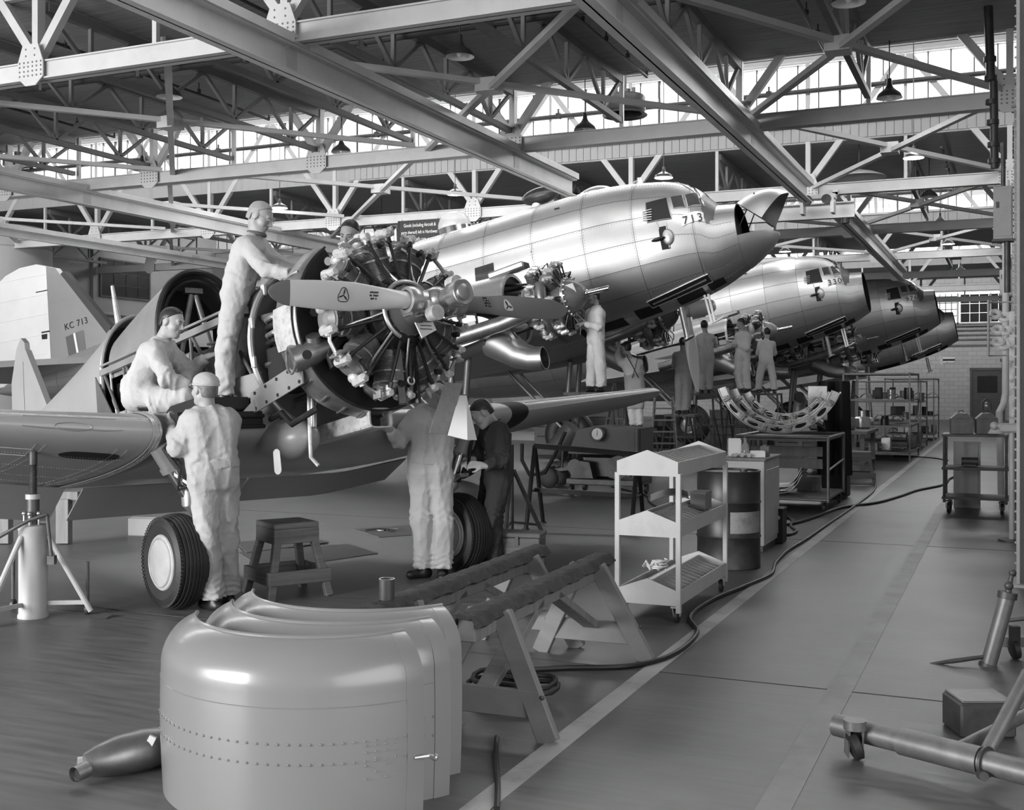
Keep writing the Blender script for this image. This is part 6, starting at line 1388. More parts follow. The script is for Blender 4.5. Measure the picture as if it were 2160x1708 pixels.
# oil drum
DRUM = mat('oil_drum', 0.035, 0.4, metal=.3, var=.4, scale=2.5, dirt=.5, dscale=1.6, dcol=.14, spec=.5)
t = empty('oil_drum', cw(1537, 10.4), 0, 'scuffed dark oil drum with a torn pale label behind the trolley', 'drum')
obj('drum_shell', MB().lathe([(0, .012), (.27, .012), (.28, 0), (.288, .01), (.285, .02), (.285, .27), (.294, .285), (.285, .3), (.285, .58), (.294, .595), (.285, .61), (.285, .86), (.29, .87), (.285, .88), (.275, .88), (.27, .86), (0, .86)], 44), DRUM, t)
obj('torn_label', MB().grid(lambda u, v: (.2862 * math.sin(R(-8) + R(70) * u), -.2862 * math.cos(R(-8) + R(70) * u), .33 + .19 * v), 14, 3, .001), mat('faded_label', .3, .7, var=.4, scale=8, dirt=.8, dscale=8, dcol=.05), t, rot=(0, 0, TH))
obj('bung', MB().cyl((.12, .08, .86), (.12, .08, .885), .035), IRON, t)
# cabinet with small goods
cb = cw(1585, 11.7); t = empty('cabinet', cb, 0, 'plain pale cabinet behind the oil drum with small goods on top', 'cabinet')
obj('carcass', MB().box((0, 0, .48), (.42, .8, .84), None, .005), GREYP, t); obj('top_board', MB().box((0, 0, .915), (.46, .84, .03), None, .006), WOODL, t); obj('side_door', MB().box((.214, 0, .46), (.012, .7, .7), None, .004), GREYP, t); obj('plinth', MB().box((0, 0, .03), (.38, .74, .06)), IRON, t)
tp = lambda x, y: cb + V((x, y, .932))
thing('carton', MB().box((0, 0, .085), (.13, .13, .17), None, .004).box((0, .02, .175), (.12, .02, .012)), WHITE, 'white carton standing on the cabinet behind the drum', 'box', loc=tp(-.13, -.2), rz=.3)
t2 = empty('glass_bottle', tp(.0, -.3), 0, 'clear glass bottle on the cabinet beside the white carton', 'bottle'); obj('bottle_glass', MB().lathe([(0, 0), (.04, 0), (.042, .01), (.042, .1), (.03, .13), (.016, .15), (.016, .18), (.019, .185), (.019, .19)], 20), glass('clear_glass', .35, .5, .05), t2); obj('stopper', MB().cyl((0, 0, .185), (0, 0, .2), .015), IRON, t2)
thing('small_carton', MB().box((0, 0, .03), (.14, .09, .06), None, .003).box((0, 0, .062), (.12, .07, .006)), WHITE, 'flat white packet at the near edge of the cabinet', 'box', loc=tp(.12, -.28), rz=.4)
thing('grey_block', MB().box((0, 0, .05), (.09, .12, .1), None, .004).cyl((0, 0, .1), (0, 0, .115), .02), CARD, 'grey block standing behind the flat white packet', 'box', loc=tp(.15, -.05), rz=.1)
t2 = empty('rag', tp(-.02, -.37), 0, 'crumpled pale rag on the cabinet edge', 'rag'); obj('crumpled_cloth', MB().grid(lambda u, v: (-.1 + .2 * u, -.05 + .12 * v, .012 + .02 * abs(math.sin(u * 9 + v * 5)) + .012 * math.cos(v * 11)), 14, 10, .003), FABRIC, t2)
t = empty('battery_box', cw(1645, 12.0), 0, 'small black box with white markings on the floor by the cabinet', 'box'); obj('box_case', MB().box((0, 0, .17), (.1, .26, .34), None, .008), BLACK, t); obj('box_lid', MB().box((0, 0, .35), (.11, .27, .03), None, .006), BLACK, t)
lt = obj('marking', text_mesh('B8', .05, WHITE, .001), None, t); lt.rotation_euler = (R(90), 0, 0); lt.location = (0, -.134, .27)
# air hoses and cables on the floor
def floor_line(px, r, label, z=None, cat='hose'):
    pts = [G(*p) for p in px]; sm = []
    for i in range(len(pts) - 1):
        p0, p1, p2, p3 = pts[max(i - 1, 0)], pts[i], pts[i + 1], pts[min(i + 2, len(pts) - 1)]
        for k in range(8):
            s_ = k / 8; sm.append(.5 * ((2 * p1) + (p2 - p0) * s_ + (2 * p0 - 5 * p1 + 4 * p2 - p3) * s_ ** 2 + (3 * p1 - p0 - 3 * p2 + p3) * s_ ** 3) + V((0, 0, r)))
    sm.append(pts[-1] + V((0, 0, r))); b = V(sm[0]); return thing('floor_hose', MB().tube([p - b for p in sm], r, 8), HOSE, label, cat, 'hoses on the floor', loc=b)
floor_line([(1100, 1419), (1200, 1414), (1330, 1410), (1420, 1385), (1470, 1340), (1455, 1305), (1500, 1270), (1570, 1240), (1625, 1215), (1636, 1190), (1660, 1165), (1700, 1140), (1740, 1112), (1790, 1078), (1840, 1040), (1848, 1020)], .016, 'long black air hose along the aisle line, past the sawhorse')
floor_line([(1640, 1112), (1680, 1105), (1720, 1092), (1775, 1073), (1850, 1062), (1900, 1048), (1935, 1036), (1990, 1024), (2002, 1012), (2020, 1004)], .018, 'black cable crossing the aisle towards the right-hand cart')
floor_line([(1640, 1097), (1662, 1094), (1672, 1102), (1668, 1112), (1680, 1122), (1665, 1130), (1640, 1131)], .016, 'loop of black cable beside the small black box')
floor_line([(1048, 1560), (1046, 1600), (1050, 1660), (1048, 1712)], .012, 'thin cable dropping from the coil towards the camera')
floor_line([(1885, 962), (1960, 966), (2000, 972)], .012, 'thin cable crossing the far part of the aisle')
floor_line([(1290, 1028), (1360, 1045), (1372, 1062), (1420, 1085), (1470, 1092)], .012, 'thin hose from the compressor cart towards the trolley')
floor_line([(140, 1272), (250, 1288), (360, 1300), (480, 1312)], .004, 'thin string lying on the floor by the jack', cat='string')
t = empty('cable_coil', G(1078, 1470), 0, 'tangled coil of black cable under the front sawhorse', 'cable'); rnd = random.Random(8)
for k in range(5):
    cx, cy = rnd.uniform(-.06, .06), rnd.uniform(-.04, .04); obj('cable_loop', MB().tube([(cx + (.15 + .02 * k) * math.cos(R(g)), cy + (.1 + .012 * k) * math.sin(R(g)), .02 + .02 * k + .012 * math.sin(R(g * 3))) for g in range(0, 360, 20)], .014, 7, closed=True), HOSE, t)
# steel trestle
TB = mat('black_steel', .02, .45, metal=.3, var=.3)
t = empty('steel_trestle', cw(1235, 13.6), 0, 'black steel trestle standing in front of the compressor cart', 'trestle'); c = V(t.location)
a_, b_ = P(1128, 940, 13.4) - c, P(1345, 958, 13.0) - c
obj('top_bar', MB().beam(a_, b_, .06, .06), TB, t)
for e in (a_, b_):
    sd = (b_ - a_).normalized().cross(V((0, 0, 1)))
    for s_ in (-1, 1): obj('leg', MB().cyl(e, V((e.x, e.y, 0)) + sd * .33 * s_, .026, n=10).cyl(V((e.x, e.y, 0)) + sd * .33 * s_, V((e.x, e.y, .01)) + sd * .33 * s_, .045, n=10), TB, t)
    z_ = e.z * .45; obj('tie_bar', MB().cyl(V((e.x, e.y, z_)) + sd * .19, V((e.x, e.y, z_)) - sd * .19, .018, n=8), TB, t)
obj('lower_bar', MB().beam(V((a_.x, a_.y, a_.z * .45)), V((b_.x, b_.y, b_.z * .45)), .04, .05), TB, t)
# compressor cart
t = empty('compressor_cart', cw(1285, 17.4), 0, 'dark compressor cart with a round white gauge behind the trestle', 'compressor')
obj('base_frame', MB().box((0, 0, .2), (1.15, .7, .09), None, .01), IRON, t)
for x in (-.5, .5):
    for y in (-.3, .3): obj('caster', MB().cyl((x - .02, y, .08), (x + .02, y, .08), .08, n=16).box((x, y, .15), (.05, .05, .05)), RUBBER, t)
obj('hood', MB().prism([(-.55, .62), (.6, .62), (.6, 1.02), (-.1, 1.05), (-.4, .98)], .66, YX), PRIMER, t)
obj('side_panel', MB().box((.56, -.05, .62), (.06, .72, .8), None, .01), PRIMER, t); obj('engine_block', MB().box((-.1, 0, .42), (.55, .4, .34), None, .03).cyl((-.45, -.3, .42), (-.45, .2, .42), .12).cyl((.2, -.36, .42), (.2, -.3, .42), .16), GUN, t)
obj('flywheel', MB().cyl((.28, -.4, .44), (.28, -.34, .44), .17, n=24), IRON, t); obj('blower', MB().prism([(-.45, .26), (-.12, .26), (-.18, .5), (-.36, .52)], .2, MX.Translation((0, -.3, 0)) @ YX), IRON, t)
g_ = obj('gauge', MB().cyl((-.05, -.42, .93), (-.05, -.35, .93), .1, n=26), WHITE, t); obj('gauge_rim', MB().tube([(-.05 + .1 * math.cos(R(a)), -.42, .93 + .1 * math.sin(R(a))) for a in range(0, 360, 15)], .014, 6, closed=True), GUN, g_); obj('gauge_needle', MB().beam((-.05, -.424, .9), (-.045, -.424, .99), .004, .006), INK, g_)
obj('hose_loop', MB().tube([(-.6, -.3, .95), (-.75, -.36, .6), (-.9, -.4, .32), (-1.15, -.4, .28), (-1.3, -.35, .5), (-1.32, -.3, .75)], .03, 8), HOSE, t)
t = empty('tank_trailer', cw(1195, 18.6), 0, 'dark tilted drum on a small wheeled frame beside the compressor', 'drum'); obj('drum_body', MB().tube([(-.2, 0, .55), (.15, 0, .95)], .2, 20), PRIMER, t); obj('frame', MB().beam((-.4, -.2, .25), (.4, -.2, .35), .05, .05).beam((-.4, .2, .25), (.4, .2, .35), .05, .05).beam((-.3, -.2, .3), (-.3, .2, .3), .05, .05).cyl((.0, -.2, .3), (.0, -.15, .7), .02).cyl((.0, .2, .3), (.0, .15, .7), .02), IRON, t)
for y in (-.28, .28): obj('road_wheel', MB().lathe([(0, -.04), (.09, -.04), (.12, -.05), (.16, -.03), (.16, .03), (.12, .05), (0, .04)], 20, MX.Translation((-.2, y, .16)) @ MX.Rotation(R(90), 4, 'X')), RUBBER, t)
# crane leg at lower right corner and upright jack
LEGM = mat('chipped_tube', .2, .45, metal=.4, var=.25, scale=5, dirt=.5, dscale=6, dcol=.08)
t = empty('floor_hoist', G(1900, 1640), TH, 'chipped tubular leg of a floor hoist on casters, lower right corner', 'hoist'); c = V(t.location)
rl2 = lambda u, v, d: MX.Rotation(-TH, 3, 'Z') @ (P(u, v, d) - c)
p0, p1, p2 = rl2(1762, 1528, 5.15), rl2(1950, 1575, 4.85), rl2(2230, 1645, 4.4)
obj('leg_tube', MB().tube([p0, p1, p2], .05, 18), LEGM, t); obj('leg_sleeve', MB().tube([p1 - (p1 - p0) * .25, p1 + (p2 - p1) * .45], .058, 18), LEGM, t); obj('top_channel', MB().beam(rl2(1920, 1552, 4.95), rl2(2040, 1583, 4.75), .05, .03), LEGM, t)
obj('clamp_ring', MB().tube([p1.lerp(p2, .48), p1.lerp(p2, .5)], .066, 18), IRON, t)
obj('brace_tube', MB().tube([rl2(2080, 1590, 4.7), rl2(2170, 1420, 4.9)], .03, 12), LEGM, t); obj('brace_tube', MB().tube([rl2(2020, 1580, 4.75), rl2(2180, 1500, 5.2)], .028, 12), LEGM, t)
obj('bolt', MB().cyl(rl2(2068, 1632, 4.6), rl2(2076, 1638, 4.55), .02, n=8), IRON, t)
q = rl2(1803, 1585, 5.0); cw_ = obj('caster', MB().beam(q + V((-.03, 0, .12)), q + V((-.03, .02, -.02)), .06, .008, (1, 0, 0)).beam(q + V((.03, 0, .12)), q + V((.03, .02, -.02)), .06, .008, (1, 0, 0)).cyl(q + V((0, 0, .1)), q + V((0, 0, .14)), .05), LEGM, t)
q.z = .062; obj('caster_wheel', MB().lathe([(0, -.02), (.045, -.024), (.062, -.016), (.062, .016), (.045, .024), (0, .02)], 24, MX.Translation(q) @ MX.Rotation(R(70), 4, 'Y')), RUBBER, cw_)
t = empty('floor_plate', G(2060, 1555), TH, 'rough dark steel block behind the hoist leg', 'block'); obj('block_body', MB().box((.05, .1, .08), (.26, .24, .16), None, .01), IRON, t); obj('block_top', MB().box((.05, .1, .166), (.24, .22, .012), None, .004), LEGM, t)
t = empty('hand_pump', G(2085, 1405), TH, 'slanting cylinder of a wheeled hand pump at right edge', 'pump'); c = V(t.location)
obj('pump_cylinder', MB().tube([rl2(2084, 1405, 6.7), rl2(2124, 1262, 6.7)], .045, 18), LEGM, t)
K2 = MX.Rotation(-TH, 3, 'Z'); r3 = lambda u, v, d: K2 @ (P(u, v, d) - c)
obj('pump_head', MB().tube([r3(2124, 1262, 6.7), r3(2126, 1248, 6.7)], .055, 18).tube([r3(2126, 1250, 6.7), r3(2134, 1212, 6.7)], [.02, .012], 10).ball(r3(2136, 1208, 6.7), .022).ball(r3(2128, 1235, 6.65), .026), IRON, t)
obj('foot_collar', MB().tube([r3(2082, 1412, 6.7), r3(2086, 1400, 6.7)], .055, 18), IRON, t); obj('pull_rod', MB().tube([r3(1962, 1400, 6.75), r3(2010, 1394, 6.7), r3(2075, 1385, 6.7)], [.008, .014, .012], 8), IRON, t)
obj('rear_beam', MB().beam(r3(2110, 1352, 6.9), r3(2240, 1352, 6.9), .06, .06).cyl(r3(2122, 1308, 6.8), r3(2200, 1300, 6.8), .014), LEGM, t)
q = r3(2140, 1385, 6.85); q.z = .06; obj('caster_wheel', MB().lathe([(0, -.02), (.04, -.024), (.06, -.016), (.06, .016), (.04, .024), (0, .02)], 20, MX.Translation(q) @ MX.Rotation(R(80), 4, 'Y')).beam(q + V((0, 0, .02)), q + V((0, .0, .14)), .05, .05), RUBBER, t)
# ------------------------------------------------------------ right-hand columns, far clutter, left wall
COLM = mat('column_paint', .36, .5, var=.08, scale=2, dirt=.35, dscale=1.5, dcol=.16)
for k in range(1, 9):
    t = empty('steel_column', (.2, TY[k], 0), 0, 'riveted steel column carrying the right end of the %s truss' % names_t[k], 'column', 'steel columns along the aisle')
    obj('shaft', MB().ibeam((0, 0, 0), (0, 0, ZC), .3, .3, .025, (1, 0, 0)), COLM, t); obj('base_plate', MB().box((0, 0, .012), (.42, .42, .024)), COLM, t); obj('cap_plate', MB().box((0, 0, ZC - .02), (.36, .36, .03)), COLM, t)
    if k < 4:
        rv = MB()
        for i in range(60): rv.ball((-.155, -.1, .1 + i * .085), .011, n=6, h=4)
        obj('rivets', rv, COLM, t, kind='stuff')
t = empty('guard_post', (.02, 14.3, 0), 0, 'tall dark board with a mottled white edge strip beside the right column', 'guard'); obj('edge_strip', MB().box((0, 0, 1.25), (.055, .05, 2.5)), mat('mottled_white', .6, .7, var=.3, scale=9, dirt=.9, dscale=14, dcol=.02), t); obj('board', MB().box((.32, .05, 1.2), (.56, .04, 2.4)), WOODD, t)
def wall_box(u, v, d, sx, sz, label):
    t = empty('switch_box', P(u, v, d), 0, label, 'electrical box', 'boxes on the right columns'); obj('case', MB().box((0, 0, 0), (sx, .2, sz), None, .008), COLM, t); obj('door', MB().box((0, -.105, 0), (sx * .86, .012, sz * .9), None, .004), COLM, t); obj('handle', MB().box((-sx * .3, -.12, .1), (.03, .02, .08)), IRON, t); obj('bottom_flange', MB().box((0, 0, -sz / 2 - .015), (sx * 1.15, .23, .03)), IRON, t); obj('conduit', MB().cyl((.05, 0, -sz / 2), (.05, 0, -sz / 2 - .7), .04), IRON, t); obj('conduit', MB().cyl((.0, .05, sz / 2), (.0, .05, sz / 2 + .6), .03), IRON, t)
wall_box(2116, 450, 15.1, .24, .7, 'large grey switch box high on the right column'); wall_box(2121, 596, 20.75, .2, .46, 'smaller switch box below the large one')
t = empty('standpipe', P(2120, 850, 17.0) - V((0, 0, 0)), 0, 'white standpipe bending out at its foot beside the right column', 'pipe'); c = V(t.location)
obj('riser', MB().tube([P(2122, 380, 17) - c, P(2121, 830, 17) - c, P(2117, 852, 16.9) - c, P(2108, 868, 16.8) - c, V((0, 0, -c.z)) + (P(2106, 868, 16.8) - c) * V((1, 1, 0)).length * 0 + V((-.05, -.1, 0))], .05, 12), mat('white_pipe', .5, .5, var=.1), t)
for v in (450, 640, 760): obj('pipe_bracket', MB().box(P(2122, v, 17.03) - c, (.16, .05, .05)), IRON, t)
t = empty('hose_rack', P(2130, 690, 15.6), 0, 'pale rolled hoses bundled on a wall rack by the right column', 'hoses'); rnd = random.Random(6)
for i in range(12):
    x, z = -.16 + .1 * (i % 4) + rnd.uniform(-.03, .03), -.22 + .19 * (i // 4) + rnd.uniform(-.03, .03); a = rnd.uniform(-.4, .4)
    obj('rolled_hose', MB().tube([(x + .06 * math.cos(R(g)) , -.05 + .03 * math.sin(R(g) + a), z + .045 * math.sin(R(g))) for g in range(0, 360, 30)], .035, 7, closed=True), FABRIC, t)
for y in (-.2, .2): obj('rack_upright', MB().cyl((-.27, y, -.38), (-.27, y, .36), .014), GREYP, t)
for z in (-.38, -.1, .15, .36): obj('rack_rail', MB().cyl((-.27, -.2, z), (-.27, .2, z), .012).cyl((-.27, .2, z), (.1, .2, z), .012), GREYP, t)
t = empty('gas_bottle', (.22, 11.9, 0), 0, 'tall grey gas bottle at the right edge by the columns', 'gas bottle'); obj('bottle_body', MB().lathe([(0, 0), (.11, 0), (.115, .02), (.115, 1.42), (.1, 1.52), (.06, 1.6), (.035, 1.62)], 26), mat('bottle_grey', .14, .35, var=.15), t); obj('valve', MB().cyl((0, 0, 1.62), (0, 0, 1.72), .025).cyl((-.05, 0, 1.68), (.05, 0, 1.68), .018), ALU, t); obj('neck_band', MB().lathe([(.116, 1.35), (.12, 1.36), (.12, 1.42), (.116, 1.43)], 26), ALU, t)
t = empty('bench_vice', (.02, 13.2, 0), 0, 'pale pipe stand with a clamp head at the right edge', 'stand'); obj('stand_pipe', MB().cyl((0, 0, 0), (0, 0, 1.15), .03), GREYP, t); obj('clamp_head', MB().box((-.02, 0, 1.2), (.2, .14, .1), None, .02).cyl((-.16, 0, 1.22), (.12, 0, 1.22), .03).ball((-.17, 0, 1.22), .045), GREYP, t); obj('stand_foot', MB().cyl((0, 0, 0), (0, 0, .02), .14, n=20), IRON, t)
# right-hand cart with tins
X0, Y0 = -.78, 15.75
t = empty('pipe_cart', (X0, Y0, 0), 0, 'three-shelf tubular cart carrying house-shaped tins by the right column', 'cart')
for x in (0, .74):
    for y in (0, .55): obj('post', MB().cyl((x, y, .14), (x, y, 1.02), .016, n=10), IRON, t)
for z, m in ((.2, WOODD), (.58, WOODD), (1.01, IRON)): obj('shelf', MB().box((.37, .275, z), (.8, .6, .03), None, .004), m, t)
for x in (.05, .69):
    for y in (.05, .5): caster(t, x, y, .16, 1.35)
def tin(x, y, w_, d_, h_, label, m):
    t = empty('tin_box', (X0 + x, Y0 + y, 1.026), .1, label, 'tin'); obj('tin_body', MB().box((0, 0, h_ / 2), (w_, d_, h_), None, .004), m, t); obj('tin_roof', MB().prism([(-w_ / 2, h_), (w_ / 2, h_), (w_ * .2, h_ + .07), (-w_ * .2, h_ + .07)], d_, YX), m, t); obj('tin_handle', MB().tube([(-.04, 0, h_ + .07), (-.02, 0, h_ + .1), (.02, 0, h_ + .1), (.04, 0, h_ + .07)], .006, 6), IRON, t)
TINM = mat('tin_plate', .17, .45, metal=.5, var=.25, scale=6, dirt=.4, dscale=5, dcol=.06)
tin(.2, .2, .27, .3, .2, 'dark house-shaped tin box, left on the tubular cart', TINM); tin(.5, .25, .26, .3, .2, 'pale house-shaped tin box, right on the tubular cart', TINM)
t = empty('pulley_block', (X0 + .5, Y0 + .25, 1.33), 0, 'small metal pulley standing on the pale tin', 'pulley'); obj('frame', MB().tube([(-.05, 0, 0), (-.05, 0, .1), (0, 0, .15), (.05, 0, .1), (.05, 0, 0)], .014, 8), IRON, t); obj('sheave', MB().cyl((-.015, 0, .06), (.015, 0, .06), .045, n=16), ALU, t)
t = empty('rope_coil', (X0 + .62, Y0 + .12, 1.026), 0, 'pale coiled rope on the front of the tubular cart', 'rope')
for k in range(4): obj('rope_turn', MB().tube([((.09 - .012 * k) * math.cos(R(g)), (.06 - .008 * k) * math.sin(R(g)), .02 + .02 * k) for g in range(0, 360, 24)], .014, 7, closed=True), FABRIC, t)
t = empty('pump_motor', (X0 + .3, Y0 + .28, .6), 0, 'small dark pump lying on the middle shelf of the tubular cart', 'pump'); obj('motor_body', MB().cyl((-.1, 0, .06), (.1, 0, .06), .055), IRON, t); obj('motor_foot', MB().box((0, 0, .012), (.16, .1, .02)), IRON, t)
thing('panel_board', MB().box((0, 0, .45), (.34, .03, .9), None, .004).box((0, -.02, .45), (.28, .01, .8), None, .002), GREYP, 'pale board leaning behind the tubular cart', 'board', loc=(X0 + .25, Y0 + .8, 0))
# ring frames on a tubular bench
BX, BY = -3.35, 15.1
t = empty('tubular_bench', (BX, BY, 0), 0, 'tubular bench on casters with a plank top, holding the nested ring frames', 'bench')
for x in (0, 1.2):
    for y in (0, 1.5): obj('post', MB().cyl((x, y, .14), (x, y, .98), .02, n=10), mat('bench_tube', .2, .4, metal=.4, var=.2), t)
for y in (0, 1.5): obj('top_rail', MB().cyl((0, y, .98), (1.2, y, .98), .02, n=10), mat('bench_tube', .2, .4, metal=.4, var=.2), t); obj('low_rail', MB().cyl((0, y, .17), (1.2, y, .17), .02, n=10), mat('bench_tube', .2, .4, metal=.4, var=.2), t)
for x in (0, 1.2): obj('side_rail', MB().cyl((x, 0, .98), (x, 1.5, .98), .02, n=10).cyl((x, 0, .55), (x, 1.5, .62), .014, n=8), mat('bench_tube', .2, .4, metal=.4, var=.2), t)
for i in range(5): obj('plank', MB().box((.6, .15 + .3 * i, .945), (1.16, .28, .03), None, .004), WOODL, t)
for z in (.62, .78): obj('drawer_front', MB().box((.62, .25, z), (.95, .03, .13), None, .004), WOODL, t)
obj('bottom_board', MB().box((.6, .75, .18), (1.2, 1.5, .03)), WOODL, t)
for x in (.06, 1.14):
    for y in (.06, 1.44): caster(t, x, y, .15, 1.3)
FRM = mat('ring_frame_alloy', .5, .35, metal=.6, var=.2, scale=6, dirt=.35, dscale=5, dcol=.12)
def ring_frame(r, cx, cy, cz, w_, label, a0=198, a1=338):
    t = empty('ring_frame', (BX + .5 + cx, BY + .25 + cy, cz), 0, label, 'ring frame', 'nested cowl ring frames')
    arc = lambda rr, y, n=40: [(rr * math.cos(R(a0 + (a1 - a0) * i / n)), y, rr * math.sin(R(a0 + (a1 - a0) * i / n))) for i in range(n + 1)]
    obj('outer_band', MB().grid(lambda u, v: (r * (1 - .06 * v * v) * math.cos(R(a0 + (a1 - a0) * u)), w_ * v, r * (1 - .06 * v * v) * math.sin(R(a0 + (a1 - a0) * u))), 40, 6, .006), M3, t)
    obj('front_flange', MB().grid(lambda u, v: ((r - .1 * v) * math.cos(R(a0 + (a1 - a0) * u)), 0, (r - .1 * v) * math.sin(R(a0 + (a1 - a0) * u))), 40, 2, .006), FRM, t)
    obj('rim_bead', MB().tube(arc(r, 0), .012, 6), FRM, t); obj('inner_bead', MB().tube(arc(r - .1, 0), .01, 6), FRM, t)
    n = 6
    for i in range(n):
        a = R(a0 + (a1 - a0) * (i + .5) / n); p = V((math.cos(a), 0, math.sin(a))); c_ = obj('toggle_clip', MB().box(p * (r - .05) + V((0, -.025, 0)), (.09, .04, .07), MX.Rotation(-a, 3, 'Y'), .01).cyl(p * (r - .02) + V((0, -.05, 0)), p * (r - .11) + V((0, -.05, 0)), .012, n=8).ball(p * (r - .07) + V((.03, -.05, 0)), .02, n=8, h=6), ALUW, t)
        if i < n - 1:
            b = R(a0 + (a1 - a0) * (i + 1) / n); e = []
            for k in range(12): g = 2 * PI * k / 12; e.append(((r - .05 + .028 * math.sin(g)) * math.cos(b + .1 * math.cos(g)), -.008, (r - .05 + .028 * math.sin(g)) * math.sin(b + .1 * math.cos(g))))
            obj('lightening_slot', MB().add([V((sum(q[i_] for q in e) / 12) for i_ in range(3))] + [V(q) for q in e], [(0, k + 1, (k + 1) % 12 + 1) for k in range(12)]), BLACK, c_)
    for k in range(4):
        a, b = R(a0 + (a1 - a0) * (k + .4) / 4.6), R(a0 + (a1 - a0) * (k + 1.3) / 4.6); obj('tie_wire', MB().cyl((r * .93 * math.cos(a), -.05, r * .93 * math.sin(a)), (r * .93 * math.cos(b), -.05, r * .93 * math.sin(b)), .006, n=5), ALUW, t)
ring_frame(.86, 0, .1, 1.875, .4, 'outermost and lowest of the nested ring frames on the bench'); ring_frame(.76, .02, .3, 1.82, .35, 'middle ring frame of the nest on the bench'); ring_frame(.64, .02, .5, 1.8, .3, 'innermost small ring frame lying in the nest', 205, 335)
t = empty('elbow_pipe', (BX + .6, BY + 1.4, 1.1), 0, 'dull elbow duct lying in the ring frames with an upturned mouth', 'duct')
obj('duct_body', MB().grid(lambda u, v: (-.35 + .7 * u, -.15 + .3 * v, .12 * math.sin(PI * u) + .06 * math.sin(5 * v)), 12, 8, .01), STEEL, t); obj('duct_neck', MB().tube([(.0, 0, .08), (.0, 0, .25), (.03, -.05, .36), (.02, -.14, .4)], [.1, .09, .08, .075], 16, cap=False), STEEL, t); obj('duct_mouth', MB().cyl((.02, -.11, .395), (.02, -.12, .397), .07, n=16), BLACK, t)
t = empty('curved_panels', (BX + .45, BY + .3, .2), 0, 'stack of curved metal skins on the lower board of the tubular bench', 'panels')
for k in range(3): obj('curved_skin', MB().grid(lambda u, v: (-.42 + .8 * u, -.1 + .5 * v, .02 + .05 * k + .26 * (2 * u - 1) ** 4), 14, 4, .008), M3, t)
thing('crate', MB().box((0, 0, .1), (.3, .2, .2), None, .005).box((0, -.105, .15), (.3, .01, .05)).box((0, -.105, .06), (.3, .01, .05)), WOODL, 'small pale crate on the lower board of the bench', 'crate', loc=(BX + .8, BY + 1.0, .197))
t = empty('draped_cover', (-2.35, 17.2, 0), 0, 'tall dark cloth-draped rack behind the ring frames', 'cover'); obj('cloth', MB().grid(lambda u, v: ((-.22 + .44 * u) * (1 + .12 * v), -.2 + .05 * math.sin(u * 14) + .1 * v, 1.72 * (1 - v) + .35 * v), 24, 8, .02), BLACK, t); obj('rack_frame', MB().box((0, .1, .86), (.36, .4, 1.66)), BLACK, t); obj('hung_shield', MB().box((-.2, -.33, 1.4), (.28, .02, .5), None, .008), FRM, t)
# racks and benches down the left of the aisle
def rack(x0, y0, w_, d_, h_, n, label, seed):
    t = empty('storage_rack', (x0, y0, 0), 0, label, 'rack', 'storage racks along the aisle'); rnd = random.Random(seed)
    for x in (0, w_):
        for y in (0, d_): obj('upright', MB().box((x, y, h_ / 2), (.035, .035, h_)), mat('rack_steel', .12, .45, metal=.4, var=.2), t)
    for i in range(n + 1):
        z = .18 + (h_ - .22) * i / n; obj('shelf', MB().box((w_ / 2, d_ / 2, z), (w_, d_, .02)), IRON if i < n else mat('rack_steel', .2), t)
        obj('edge_rail', MB().box((w_ / 2, -.01, z + .01), (w_, .015, .035)).box((w_ + .01, d_ / 2, z + .01), (.015, d_, .035)), mat('rack_steel', .2), t)
        if i < n:
            for k in range(6):
                hh = rnd.uniform(.1, .3); bx_, by_ = w_ * (k + .5) / 6, rnd.uniform(.15, d_ - .15)
                m_ = rnd.choice((IRON, GUN, WOODD, TINM, ALU, PRIMER)); kind = rnd.choice(('stored_box', 'stored_can', 'stored_plate'))
                mb = MB().box((0, 0, hh / 2), (w_ / 7, .3, hh), None, .006).box((0, 0, hh), (w_ / 7.5, .25, .015)) if kind == 'stored_box' else MB().lathe([(0, 0), (.09, 0), (.09, hh), (.08, hh + .01), (0, hh + .01)], 16) if kind == 'stored_can' else MB().grid(lambda u, v: (-.15 + .3 * u, -.15 + .3 * v, .04 + .1 * math.sin(PI * u)), 8, 4, .008)
                thing(kind, mb, m_, '%s on shelf %s of the %s' % ({'stored_box': 'dark boxed part', 'stored_can': 'can', 'stored_plate': 'bent metal plate'}[kind] + ', place %s' % ('one two three four five six'.split()[k]), ('one two three four five'.split()[i]), label.split(',')[0]), {'stored_box': 'box', 'stored_can': 'can', 'stored_plate': 'plate'}[kind], 'parts stored on racks', loc=(x0 + bx_, y0 + by_, z + .012))
rack(-3.4, 26.2, 1.4, 2.6, 1.95, 3, 'nearest tubular rack, left of the aisle', 1); rack(-3.7, 31.0, 1.6, 2.4, 1.8, 3, 'second rack, left of the aisle', 2); rack(-3.5, 36.5, 1.4, 2.6, 1.9, 3, 'third rack, left of the aisle', 3)
t = empty('work_bench', (-3.6, 21.4, 0), 0, 'low dark workbench loaded with parts between the stool and the racks', 'bench'); obj('bench_top', MB().box((.6, .9, .8), (1.3, 1.9, .06), None, .006), WOODD, t)
for x in (.05, 1.15):
    for y in (.05, 1.75): obj('leg', MB().box((x, y, .39), (.08, .08, .77)), WOODD, t)
obj('lower_shelf', MB().box((.6, .9, .25), (1.2, 1.8, .03)), WOODD, t)
